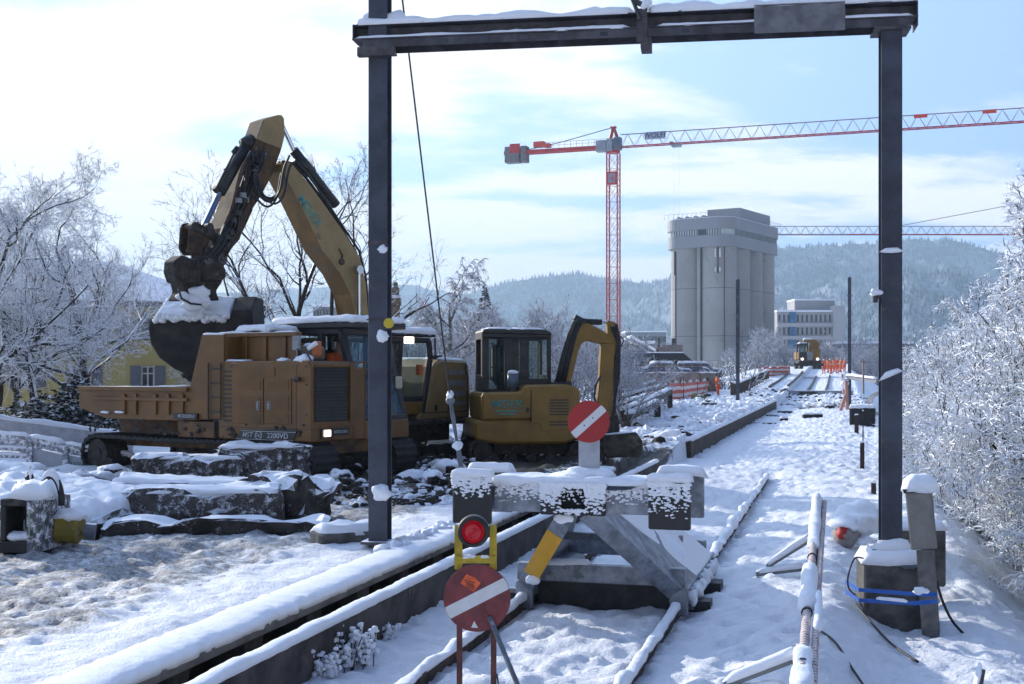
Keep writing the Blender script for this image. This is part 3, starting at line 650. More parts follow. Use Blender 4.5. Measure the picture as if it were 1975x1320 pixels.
for k in range(4):
    q.bar(cc_ + Vector((-.045 + .006 * k, -.003, .020 - .015 * k)) , cc_ + Vector((.03 - .008 * (k % 2), -.003, -.005 - .015 * k + .004)), .003, .005)
q.build('small_print', BLACK, st_)
q = MB(); cc_ = q_(915, 1206, -.008); q.prism([(-.022, -.016), (.026, -.018), (-.002, .03)], lambda p: cc_ + Vector((p[0], 0, p[1])), lambda p: cc_ + Vector((p[0], .003, p[1]))); q.build('reflector', WHT, d)
q = MB(); q.bar(q_(935, 1180, -.010), q_(950, 1212, -.010), .02, .004, up=(0, 1, 0)); q.build('strap_iron', RED2, d)
brown = material('brown_leg_paint', (.10, .025, .022), .6, 0, .3, 8)
for px in (886, 952): q = MB(); a = q_(px, 1195, .012); q.bar((a.x, .02, 0), (a.x, .02, a.z + .12), .012, .040, up=(1, 0, 0)); q.build('leg', brown, g)
q = MB(); q.bar(q_(944, 1190, -.02), q_(1012, 1326, -.42), .028, .02); q.build('brace', STEEL, g)
YS = material('yellow_steel', (.42, .30, .01), .55, 0, .2, 9, dirt=((.10, .06, .01), 4, .55))
lamp_mb = MB()
for px in (884, 951): a = q_(px, 1014, .03); b = q_(px, 1100, .03); lamp_mb.bar(a, b, .055 if px < 900 else .05, .02, up=(0, 1, 0))
lamp_mb.bar(q_(876, 1080, .01), q_(958, 1080, .01), .03, .05, up=(0, 0, 1))
yf = lamp_mb.build('lamp_frame', YS, g, bevel=.003)
q = MB(); q.blob(q_(905, 1074, .01), .05, .03, .014, 2, .3); q.blob(q_(935, 1075, .01), .03, .025, .012, 4, .3); q.parts('snow_clump', SNOWM, yf)
q = MB(); c1 = q_(913, 1025, 0); prof = [(.146, -.03), (.15, .0), (.146, .10), (.10, .13), (.02, .14)]
def ring(mb, c, prof, n=40, m=0):
    vs = []; fs = []
    for r, y in prof:
        for j in range(n): a = 2 * math.pi * j / n; vs.append(c + Vector((r * math.cos(a), y, r * math.sin(a))))
    for i in range(len(prof) - 1):
        for j in range(n): fs.append((i * n + j, i * n + (j + 1) % n, (i + 1) * n + (j + 1) % n, (i + 1) * n + j))
    mb.add(vs, fs, m)
ring(q, c1, [(.079, -.02), (.082, -.055), (.104, -.05), (.112, 0), (.108, .08), (.08, .11), (.0, .12)], 40)
lh = q.build('lamp_housing', BLACK, g, smooth=True)
lm = bpy.data.materials.new('red_lens'); lm.use_nodes = True; t = lm.node_tree; b = t.nodes['Principled BSDF']; b.inputs['Base Color'].default_value = (.30, .006, .012, 1); b.inputs['Roughness'].default_value = .18
tc = N(t, 'ShaderNodeTexCoord'); w_ = N(t, 'ShaderNodeTexWave', wave_type='RINGS', rings_direction='Y', i_Scale=9.0); mp = N(t, 'ShaderNodeMapping'); L(t, tc.outputs['Object'], mp.inputs[0]); mp.inputs['Location'].default_value = tuple(-c1); L(t, mp.outputs[0], w_.inputs['Vector'])
bp = N(t, 'ShaderNodeBump', i_Strength=.9, i_Distance=.02); L(t, w_.outputs[0], bp.inputs['Height']); L(t, bp.outputs[0], b.inputs['Normal'])
b.inputs['Emission Color'].default_value = (.9, .01, .02, 1); b.inputs['Emission Strength'].default_value = .10
q = MB(); ring(q, c1, [(.079, -.035), (.072, -.052), (.045, -.068), (.0, -.074)], 40); q.build('lens', lm, lh, smooth=True)
q = MB(); q.tube([q_(958, 1300, 0), q_(962, 1320, -.05), q_(975, 1345, -.1)], .006, 6); q.build('cable', BLACK, g)
# ---------------- machines ----------------
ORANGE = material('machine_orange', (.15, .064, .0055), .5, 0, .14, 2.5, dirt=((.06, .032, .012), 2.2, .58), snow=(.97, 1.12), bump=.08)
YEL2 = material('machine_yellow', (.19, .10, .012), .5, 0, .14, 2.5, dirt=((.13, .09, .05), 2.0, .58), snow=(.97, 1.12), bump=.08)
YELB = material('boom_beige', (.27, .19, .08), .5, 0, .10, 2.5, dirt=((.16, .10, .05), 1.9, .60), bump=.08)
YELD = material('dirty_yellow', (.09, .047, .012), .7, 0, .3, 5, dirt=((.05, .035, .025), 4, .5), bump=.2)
DARK = material('machine_black', (.018, .017, .018), .5, 0, .3, 6, dirt=((.05, .04, .035), 5, .6))
MUDDY = material('muddy_track_steel', (.035, .028, .024), .85, 0, .4, 8, dirt=((.10, .085, .07), 6, .56), bump=.5)
GREY = material('light_grey_panel', (.24, .25, .27), .5, 0, .15, 8)
CHROME = material('chrome_rod', (.6, .62, .65), .12, 1.0, .05, 8, bump=0)
def glass(name, col, rough=.03, alpha=.5):
    m = bpy.data.materials.new(name); m.use_nodes = True; t = m.node_tree; b = t.nodes['Principled BSDF']; b.inputs['Base Color'].default_value = (*col, 1); b.inputs['Roughness'].default_value = rough
    tr = N(t, 'ShaderNodeBsdfTransparent'); tr.inputs[0].default_value = (.72, .84, .82, 1); mx = N(t, 'ShaderNodeMixShader'); mx.inputs[0].default_value = alpha
    L(t, tr.outputs[0], mx.inputs[1]); L(t, b.outputs[0], mx.inputs[2]); L(t, mx.outputs[0], t.nodes['Material Output'].inputs[0]); MATS[name] = m; return m
GLASS = glass('cab_glass', (.05, .08, .08), .03, .22); GLASSB = glass('windscreen_glass', (.10, .17, .24), .05, .55)
LIT = material('lit_lamp', (1, .85, .7), .4, bump=0, emit=((1, .78, .6), 2.2))
def plate(mb, x0, x1, z0, z1, holes, put, t0, t1, m=0):
    """a plate with rectangular openings; put(a, b, t) places it"""
    xs = sorted({x0, x1, *[h[0] for h in holes], *[h[1] for h in holes]}); zs = sorted({z0, z1, *[h[2] for h in holes], *[h[3] for h in holes]})
    for j in range(len(zs) - 1):
        run = None
        for i in range(len(xs) - 1):
            cx, cz = (xs[i] + xs[i + 1]) / 2, (zs[j] + zs[j + 1]) / 2
            solid = not any(h[0] < cx < h[1] and h[2] < cz < h[3] for h in holes)
            if solid and run is None: run = xs[i]
            if run is not None and (not solid or i == len(xs) - 2):
                e = xs[i] if not solid else xs[i + 1]
                mb.prism([(run, zs[j]), (e, zs[j]), (e, zs[j + 1]), (run, zs[j + 1])], lambda p: put(p[0], p[1], t0), lambda p: put(p[0], p[1], t1), m); run = None
def crawler(mb, x0, x1, h, y0, y1, pitch=.16, lug=.03, sag=0):
    r = h / 2; pts = []
    L_ = x1 - x0 - 2 * r; n = int((2 * L_ + 2 * math.pi * r) / (pitch / 2)); tot = 2 * L_ + 2 * math.pi * r
    for i in range(n):
        s = tot * i / n; off = 0 if (i // 1) % 2 else -lug
        rr = r + off
        if s < L_: p = (x0 + r + s, -rr)
        elif s < L_ + math.pi * r: a = (s - L_) / r - math.pi / 2; p = (x1 - r + rr * math.cos(a), rr * math.sin(a))
        elif s < 2 * L_ + math.pi * r: q_ = s - L_ - math.pi * r; p = (x1 - r - q_, rr - sag * math.sin(math.pi * q_ / L_))
        else: a = (s - 2 * L_ - math.pi * r) / r + math.pi / 2; p = (x0 + r + rr * math.cos(a), rr * math.sin(a))
        pts.append((p[0], p[1] + r))
    k = len(pts); vs = [(x, y0, z) for x, z in pts] + [(x, y1, z) for x, z in pts]
    t = .82; cx = (x0 + x1) / 2
    ins = [(cx + (x - cx) * (1 - .12 * h / (x1 - x0)), r + (z - r) * t) for x, z in pts]
    vs += [(x, y0, z) for x, z in ins] + [(x, y1, z) for x, z in ins]
    fs = []
    for i in range(k):
        j = (i + 1) % k; fs += [(i, j, k + j, k + i), (2 * k + j, 2 * k + i, 3 * k + i, 3 * k + j), (i, 2 * k + i, 2 * k + j, j), (k + i, k + j, 3 * k + j, 3 * k + i)]
    mb.add(vs, fs)
def wheels(parent, x0, x1, h, ya, yb, n=6, mat=None):
    for k in range(n + 2):
        big = k >= n; r = (h * .36 if big else h * .17)
        x = (x0 + h / 2 if k == n else x1 - h / 2) if big else x0 + h * .9 + (x1 - x0 - 1.8 * h) * k / (n - 1)
        z = h / 2 if big else h * .25
        q = MB(); q.tube([(x, ya, z), (x, yb, z)], r, 18); q.tube([(x, ya - .02, z), (x, ya, z)], r * .45, 12); q.build('roller' if not big else 'idler', mat or MUDDY, parent)
# ======== tracked dumper ========
gd = thing('tracked_dumper', 'orange tracked dumper with lit headlight and louvred cover, its bed under the raised bucket', 'dumper', (-5.05, 23.18, .33), R(-32))
fr = Frame(gd.location, R(-32)); NY = -1.35; FX = 2.9
SY = lambda px, py, y=NY: fr.Y(px, py, y)
SX = lambda px, py, x=FX: fr.X(px, py, x)
# bed
q = MB(); side = [SY(*p) for p in ((152, 748), (366, 746), (389, 645), (432, 645), (430, 808), (345, 812), (205, 808), (153, 786))]
q.py(side, -1.35, -1.29); q.py([(x, z) for x, z in side], 1.29, 1.35)
xa, xb_ = side[0][0], side[3][0]; q.box(xa + .3, xb_, -1.285, 1.285, 1.30, 1.40)
tail = [SY(153, 748), SY(153, 786)]; q.box(xa, xa + .05, -1.285, 1.285, tail[1][1] + .02, tail[0][1])
hb0 = SY(432, 645); q.box(hb0[0] - .05, hb0[0], -1.284, 1.284, 1.41, hb0[1] - .03)
bed = q.build('dump_bed', ORANGE, gd, bevel=.01)
q = MB()
for px in (240, 262, 300, 325, 352): a = SY(px, 760); b_ = SY(px, 800); q.box(a[0] - .05, a[0] + .05, -1.39, -1.352, b_[1], a[1])
a = SY(155, 757); b_ = SY(364, 748); q.box(a[0], b_[0], -1.41, -1.352, a[1] + .04, a[1] + .12); q.box(a[0] + .4, b_[0], -1.40, -1.352, 1.38, 1.44); q.build('bed_rib', ORANGE, bed, bevel=.006)
q = MB(); pts = [SY(160, 747), SY(300, 747), SY(362, 744)]; q.strip([(x, -1.33, z) for x, z in pts], .07, .02, 3, .1); q.strip([(SY(391, 645)[0], -1.33, SY(391, 645)[1]), (SY(431, 645)[0], -1.33, SY(431, 645)[1])], .08, .03, 3, .08)
for px in (208, 236): a = SY(px, 795); q.blob((a[0], -1.42, a[1]), .12, .04, .025, px, .3, 6)
q.build('snow_cap', SNOWM, bed, smooth=True)
# guard behind the engine up to the cab
q = MB(); a = SY(432, 645, -.9); b_ = SY(575, 643, -.9); q.box(a[0] - .1, b_[0], -.93, -.88, 1.5, a[1] - .02); q.box(a[0] - .1, b_[0] + .05, -1.0, -.86, a[1] - .06, a[1] + .01)
for k in range(4): xx = a[0] + .1 + k * .45; q.box(xx, xx + .07, -.97, -.931, 1.6, a[1] - .06)
gdd = q.build('headboard', ORANGE, gd, bevel=.008)
q = MB(); q.strip([(a[0] - .1, -.93, a[1] + .01), (b_[0], -.93, b_[1] + .01)], .10, .028, 5, .07, rough=.9); q.build('snow_cap', SNOWM, gdd, smooth=True)
# chassis
q = MB(); a = SY(341, 812); c_ = SY(610, 850); q.box(a[0], FX - .02, -1.20, 1.25, c_[1] + .0, a[1] + .0); q.box(SY(342, 815)[0], SY(412, 815)[0], -1.34, -1.201, SY(342, 843)[1], SY(342, 812)[1]); q.box(-2.5, 2.7, -.7, .7, .5, 1.05)
q.build('chassis', material('chassis_brown', (.14, .07, .025), .7, 0, .3, 4, dirt=((.05, .035, .025), 3, .5)), gd, bevel=.01)
# engine cover
q = MB(); hood = [SY(421, 702), SY(424, 697), SY(560, 698), SY(600, 702)]
z1 = hood[1][1]; xh0 = hood[0][0]; zb_ = SY(500, 850)[1]
q.py([(xh0, zb_), (FX, zb_), (FX, z1 - .10), (FX - .08, z1), (xh0 + .06, z1), (xh0, z1 - .07)], -1.345, -.25)
hood_o = q.build('engine_cover', ORANGE, gd, bevel=.02)
q = MB()
for k in range(12): a = SY(439, 717 + k * 8.6); w_ = .085; q.pz([(a[0] - w_, -1.352), (a[0] + w_, -1.352), (a[0] + w_, -1.347), (a[0] - w_, -1.347)], a[1] - .017, a[1] + .017)
q.build('vent_slots', DARK, hood_o)
def door(px0, px1, py0, py1, bands):
    q = MB(); a = SY(px0, py0); b_ = SY(px1, py1); q.box(a[0], b_[0], -1.362, -1.348, b_[1], a[1]); d_ = q.build('engine_door', ORANGE, hood_o, bevel=.004)
    q = MB()
    for y0, y1 in bands:
        n = max(2, int((y1 - y0) / 3.4))
        for k in range(n): z = SY(px0, y0 + (y1 - y0) * (k + .5) / n)[1]; q.py([(a[0] + .05, z - .008), (b_[0] - .05, z - .008), (b_[0] - .05, z + .008), (a[0] + .05, z + .008)], -1.376, -1.3625)
    q.build('louvres', ORANGE, d_)
    return d_
d1 = door(457, 508, 730, 819, ((733, 753), (764, 793), (798, 816))); d2 = door(511, 562, 730, 819, ((733, 753), (764, 793), (798, 816)))
q = MB(); a = SY(463, 709); b_ = SY(530, 725)
for k in range(6): z = a[1] + (b_[1] - a[1]) * k / 5; q.box(a[0], b_[0], -1.358, -1.347, z - .012, z + .012)
q.build('louvres', ORANGE, hood_o)
for px, d_ in ((499, d1), (520, d2)):
    a = SY(px, 783); q = MB(); q.box(a[0] - .045, a[0] + .045, -1.372, -1.363, a[1] - .075, a[1] + .075); q.box(a[0] - .02, a[0] + .02, -1.385, -1.373, a[1] - .05, a[1] + .05); q.build('handle', GREY, d_)
q = MB()
for px, py in ((428, 706), (590, 706), (428, 842), (590, 742), (590, 800), (446, 706), (446, 842), (572, 706), (572, 842)): a = SY(px, py); q.tube([(a[0], -1.346, a[1]), (a[0], -1.358, a[1])], .018, 8)
q.parts('bolt', STEEL_D, hood_o)
q = MB()
for x in (571,): a = SY(x, 703); b_ = SY(x, 848); q.box(a[0] - .006, a[0] + .006, -1.3475, -1.3455, b_[1], a[1])
a = SY(424, 823); b_ = SY(598, 823); q.box(a[0], b_[0], -1.3475, -1.3455, a[1] - .006, a[1] + .006); q.build('panel_seam', DARK, hood_o)
q = MB(); a = SY(404, 700); q.tube([(a[0], -1.38, a[1]), (a[0], -1.38, a[1] - 1.0)], .014, 6); q.tube([(a[0] + .3, -1.38, a[1]), (a[0] + .3, -1.38, a[1] - 1.0)], .014, 6)
for k in range(4): q.tube([(a[0], -1.38, a[1] - .1 - .25 * k), (a[0] + .3, -1.38, a[1] - .1 - .25 * k)], .012, 6)
q.build('step_ladder', DARK, gd)
q = MB(); q.box(SY(405, 700)[0], SY(420, 700)[0], -1.28, -1.2, SY(410, 842)[1], SY(410, 700)[1]); q.build('service_gap', DARK, gd)
r_ = random.Random(12); q = MB()
for k in range(70): x = r_.uniform(-2.6, 2.8); q.blob((x, -1.36, .80 + r_.random() ** 2 * .25), r_.uniform(.02, .07), .012, r_.uniform(.01, .04), k, .5, 4)
tag(q.build('mud_splash', MUDDY, gd), kind='stuff')
WTX = material('white_lettering', (.45, .46, .48), .6, bump=0)
def plaque(poly, put, txt, size, cpos, rotM, parent, sx=1):
    q = MB(); q.prism(poly, lambda p: put(p, 0), lambda p: put(p, .006)); o = q.build('nameplate', DARK, parent); return o
a = SY(457, 848); b_ = SY(567, 848); c_ = SY(575, 829); e = SY(465, 829)
q = MB(); q.py([a, b_, c_, e], -1.37, -1.349); pl = q.build('nameplate', DARK, gd)
q = MB(); q.py([(a[0] + .01, a[1] + .012), (b_[0], a[1] + .012), (b_[0], a[1] + .02), (a[0] + .01, a[1] + .02)], -1.373, -1.3705); q.py([(e[0], e[1] - .02), (c_[0] - .03, e[1] - .02), (c_[0] - .03, e[1] - .012), (e[0], e[1] - .012)], -1.373, -1.3705); q.build('trim_line', WTX, pl)
RX = Matrix.Rotation(R(90), 4, 'X')
zc = (a[1] + e[1]) / 2; w_ = c_[0] - a[0]
text_mesh('lettering', 'MST', .125, WTX, pl, Matrix.Translation((a[0] + .26, -1.373, zc)) @ RX, .002, shear=.25, sx=1.05)
text_mesh('lettering', '2200VD', .125, WTX, pl, Matrix.Translation((a[0] + .95, -1.373, zc)) @ RX, .002, sx=1.15)
q = MB(); ringc = Vector((a[0] + .52, -1.374, zc))
for k in range(24):
    a1, a2 = 2 * math.pi * k / 24, 2 * math.pi * (k + 1) / 24; q.bar(ringc + Vector((.075 * math.cos(a1), 0, .068 * math.sin(a1))), ringc + Vector((.075 * math.cos(a2), 0, .068 * math.sin(a2))), .012, .004, up=(0, 1, 0))
for s in (-1, 1): q.tube([ringc + Vector((-.06 + .02 * k, 0, s * .016 + .014 * math.sin(k * 1.05))) for k in range(7)], .006, 5)
q.build('emblem', WTX, pl)
def logo(cx, cy, w, h, face):
    pass
a = SY(339, 797); b_ = SY(384, 809); q = MB(); q.box(a[0], b_[0], -1.405, -1.352, b_[1], a[1]); lp = q.build('nameplate', DARK, bed)
text_mesh('lettering', 'MOROOKA', .085, WTX, lp, Matrix.Translation(((a[0] + b_[0]) / 2 + .02, -1.407, (a[1] + b_[1]) / 2)) @ RX, .002, shear=.3, sx=.95)
# front of the cover: radiator grille, lamp, second badge
def FXbox(mb, px0, py0, px1, py1, d0, d1, m=0):
    a = SX(px0, py0); b_ = SX(px1, py1); mb.box(FX + d0, FX + d1, min(a[0], b_[0]), max(a[0], b_[0]), min(a[1], b_[1]), max(a[1], b_[1]), m)
q = MB(); g0 = SX(600, 700); q.box(FX - 1.2, FX, -.249, .05, zb_, z1 - .12); q.build('front_panel', ORANGE, gd, bevel=.01)
q = MB(); FXbox(q, 606, 709, 671, 814, .002, .012)
gr = q.build('radiator_grille', material('grille_mesh', (.012, .012, .014), .7, 0, .3, 60, bump=.6), gd)
q = MB()
for k in range(16): FXbox(q, 608, 712 + k * 6.4, 669, 713.5 + k * 6.4, .0125, .018)
for y in (741, 781): FXbox(q, 608, y, 669, y + 3, .0185, .03)
q.build('grille_bars', DARK, gr)
q = MB(); FXbox(q, 672, 700, 680, 816, .004, .05); FXbox(q, 601, 701, 681, 708, .004, .04); FXbox(q, 601, 815, 681, 820, .004, .03); q.build('grille_frame', ORANGE, gr, bevel=.004)
q = MB(); FXbox(q, 622, 830, 634, 842, .002, .06); q.build('headlight', LIT, gd, bevel=.01)
q = MB(); FXbox(q, 618, 827, 638, 845, -.002, .03); q.build('headlight_housing', DARK, gd)
q = MB(); FXbox(q, 640, 826, 672, 839, .002, .012); lp = q.build('nameplate', DARK, gd); a = SX(656, 833)
text_mesh('lettering', 'MOROOKA', .075, WTX, lp, Matrix.Translation((FX + .014, a[0], a[1])) @ Matrix.Rotation(R(90), 4, 'Z') @ RX, .002, shear=.3, sx=.9)
# louvred hump, mirrors and lamp on the hood
q = MB(); a = SY(468, 690, -.7); b_ = SY(606, 668, -.7); q.py([(a[0], a[1] - .05), (b_[0], a[1] - .05), (b_[0], b_[1]), (a[0] + .25, b_[1]), (a[0] + .05, a[1] + .08)], -.84, -.4); hp = q.build('intake_hump', material('dull_yellow_grey', (.17, .13, .08), .7, 0, .2, 5), gd, bevel=.03)
q = MB()
for r_ in range(3):
    for c_ in range(2): xx = a[0] + .42 + c_ * .22; q.box(xx, xx + .16, -.848, -.841, a[1] + .03 + r_ * .055, a[1] + .055 + r_ * .055)
q.build('vent_slots', DARK, hp)
q = MB(); q.tube([(a[0] - .02, -.95, a[1] + .05), (a[0] + .05, -.9, a[1] + .12), (a[0] + .2, -.86, a[1] + .10)], .07, 10); q.build('exhaust', DARK, gd)
q = MB(); a = SY(573, 662, -1.2); q.box(a[0] - .07, a[0] + .09, -1.25, -1.2, a[1] - .12, a[1] + .12); q.tube([(a[0], -1.2, a[1] - .1), (a[0], -1.2, z1)], .012, 6); mr = q.build('mirror', GREY, gd, bevel=.02)
q = MB(); a2 = SX(613, 672, FX - .2); q.box(FX - .26, FX - .18, a2[0] - .09, a2[0] + .09, a2[1] - .13, a2[1] + .12); q.build('orange_lamp', material('orange_lens', (.5, .11, .02), .4), gd, bevel=.02)
q = MB(); q.blob((FX - .3, -1.2, z1 + .02), .17, .14, .09, 2, .35, 8); q.blob((FX - .75, -1.2, z1 + .01), .12, .1, .04, 5); q.cap([(xh0 + .1, -1.33, z1), (xh0 + .55, -1.33, z1), (xh0 + .55, -1.0, z1), (xh0 + .1, -1.0, z1)], .03, 3); q.tube([(FX - .1, -1.1, z1 + .3), (FX - .25, -1.15, z1 + .2)], .04, 6); q.parts('snow_clump', SNOWM, hood_o, smooth=True)
q = MB(); q.tube([(FX - .02, -1.25, z1 - .1), (FX - .2, -1.22, z1 + .12), (FX - .4, -1.25, z1 + .2)], .014, 6); a = SX(585, 727, FX); q.tube([(FX - .35, -1.36, z1 - .32), (FX - .2, -1.42, z1 - .3)], .035, 8); q.build('hose', DARK, gd)
# cab
CXa, CXb, CY0, CY1 = 1.05, 2.80, .06, 1.33; cz0, cz1 = zb_, 3.02 - .33
cz1 = SX(700, 640, 2.5)[1]
q = MB(); q.box(CXa, FX, CY0, CY1, zb_ - .02, zb_ + .30); q.build('cab_base', ORANGE, gd, bevel=.01)
q = MB()
def cb(x, y, z): return Vector((x, y, z))
pil = [((CXa, CY0), (CXa, CY0)), ((CXa, CY1), (CXa, CY1)), ((1.95, CY0), (1.9, CY0)), ((CXb, CY0 + .02), (2.35, CY0 + .02)), ((CXb, CY1 - .02), (2.35, CY1 - .02)), ((1.95, CY1), (1.9, CY1))]
for (bx, by), (tx, ty) in pil: q.bar(cb(bx, by, zb_ + .28), cb(tx, ty, cz1), .12 if bx < 2.5 else .15, .10)
for y in (CY0, CY1): q.bar(cb(CXa, y, cz1), cb(2.35, y, cz1), .12, .1)
for x in (CXa, 2.35): q.bar(cb(x, CY0, cz1), cb(x, CY1, cz1), .12, .1)
q.bar(cb(CXb, CY0, zb_ + .34), cb(CXb, CY1, zb_ + .34), .12, .1); q.bar(cb(2.62, CY0 + .1, 1.85), cb(2.62, CY1 - .1, 1.85), .05, .05)
cab = q.build('cab_frame', DARK, gd, bevel=.01)
q = MB(); q.add([cb(CXb + .01, CY0 + .08, zb_ + .4), cb(CXb + .01, CY1 - .08, zb_ + .4), cb(2.37, CY1 - .08, cz1 - .06), cb(2.37, CY0 + .08, cz1 - .06)], [(0, 1, 2, 3)])
q.build('windscreen', GLASSB, cab, fix=False)
q = MB(); q.add([cb(CXa + .08, CY0 - .005, 1.75), cb(1.9, CY0 - .005, 1.75), cb(1.86, CY0 - .005, cz1 - .06), cb(CXa + .08, CY0 - .005, cz1 - .06)], [(0, 1, 2, 3)])
q.add([cb(CXa, CY0 + .05, 1.75), cb(CXa, CY1 - .05, 1.75), cb(CXa, CY1 - .05, cz1 - .06), cb(CXa, CY0 + .05, cz1 - .06)], [(0, 1, 2, 3)]); q.add([cb(CXa + .08, CY1 + .005, 1.75), cb(2.55, CY1 + .005, 1.75), cb(2.3, CY1 + .005, cz1 - .06), cb(CXa + .08, CY1 + .005, cz1 - .06)], [(0, 1, 2, 3)]); q.parts('side_window', GLASS, cab, fix=False)
q = MB(); q.box(CXa - .25, 2.75, CY0 - .12, CY1 + .12, cz1 + .05, cz1 + .17); rf = q.build('cab_roof', DARK, gd, bevel=.02)
q = MB(); q.cap([(CXa - .26, CY0 - .13, cz1 + .17), (2.76, CY0 - .13, cz1 + .17), (2.76, CY1 + .13, cz1 + .17), (CXa - .26, CY1 + .13, cz1 + .17)], .11, 7, step=.07, rough=.15); q.build('snow_cap', SNOWM, rf, smooth=True)
q = MB(); a = fr.X(580, 637, 1.1); b_ = SY(577, 640, -.6); q.box(.78, 1.5, -.9, CY0 - .14, 2.05, cz1 + .02); q.box(1.5, 1.75, -.5, CY0 - .14, 1.9, cz1 - .2); rp = q.build('rear_cowl', ORANGE, gd, bevel=.05)
q = MB(); q.cap([(.76, -.92, cz1 + .02), (1.52, -.92, cz1 + .02), (1.52, CY0 - .13, cz1 + .02), (.76, CY0 - .13, cz1 + .02)], .09, 4, rough=.15); q.build('snow_cap', SNOWM, rp, smooth=True)
q = MB(); q.tube([(1.9, -.28, z1 - .1), (1.9, -.28, z1 + .25)], .08, 12); bl_ = q.build('air_filter', DARK, gd)
q = MB(); q.blob((1.9, -.28, z1 + .27), .1, .1, .05, 3, .2, 6, ); q.parts('snow_clump', SNOWM, bl_, smooth=True)
q = MB(); a = fr.X(788, 656, 2.7); q.box(2.66, 2.76, a[0] - .10, a[0] + .10, a[1] - .07, a[1] + .06); q.build('work_lamp', LIT, gd, bevel=.01)
# railing beside the cab, mirror
q = MB()
for z_ in (1.55, 1.95, z1 - .02): q.tube([(2.86, -.2, z_), (2.86, .75, z_)], .014, 6)
for y in (-.2, .1, .75): q.tube([(2.86, y, zb_), (2.86, y, z1)], .014, 6)
q.box(2.7, 2.86, -.2, .05, zb_ + .02, z1 - .15); q.build('handrail', ORANGE, gd)
q = MB(); a = fr.X(767, 737, 2.95); q.box(2.95, 3.0, a[0] - .09, a[0] + .09, a[1] - .12, a[1] + .1); q.build('mirror', material('pale_mirror', (.45, .42, .3), .4), gd, bevel=.02)
q = MB(); q.bar((2.9, .7, 1.4), (2.9, .92, 1.6), .012, .02); q.build('wiper', DARK, gd)
# tracks
for s in (-1, 1):
    q = MB(); y0, y1 = (s * 1.42, s * .78) if s < 0 else (.78, 1.42)
    crawler(q, -2.75, 3.05, .76, min(y0, y1), max(y0, y1), .14, .028, .03); tk = q.build('crawler_track', material('rubber_track', (.018, .016, .016), .8, 0, .3, 9, dirt=((.09, .08, .07), 7, .63), bump=.4), gd)
    wheels(tk, -2.75, 3.05, .76, min(y0, y1) + .08, max(y0, y1) - .05, 6)
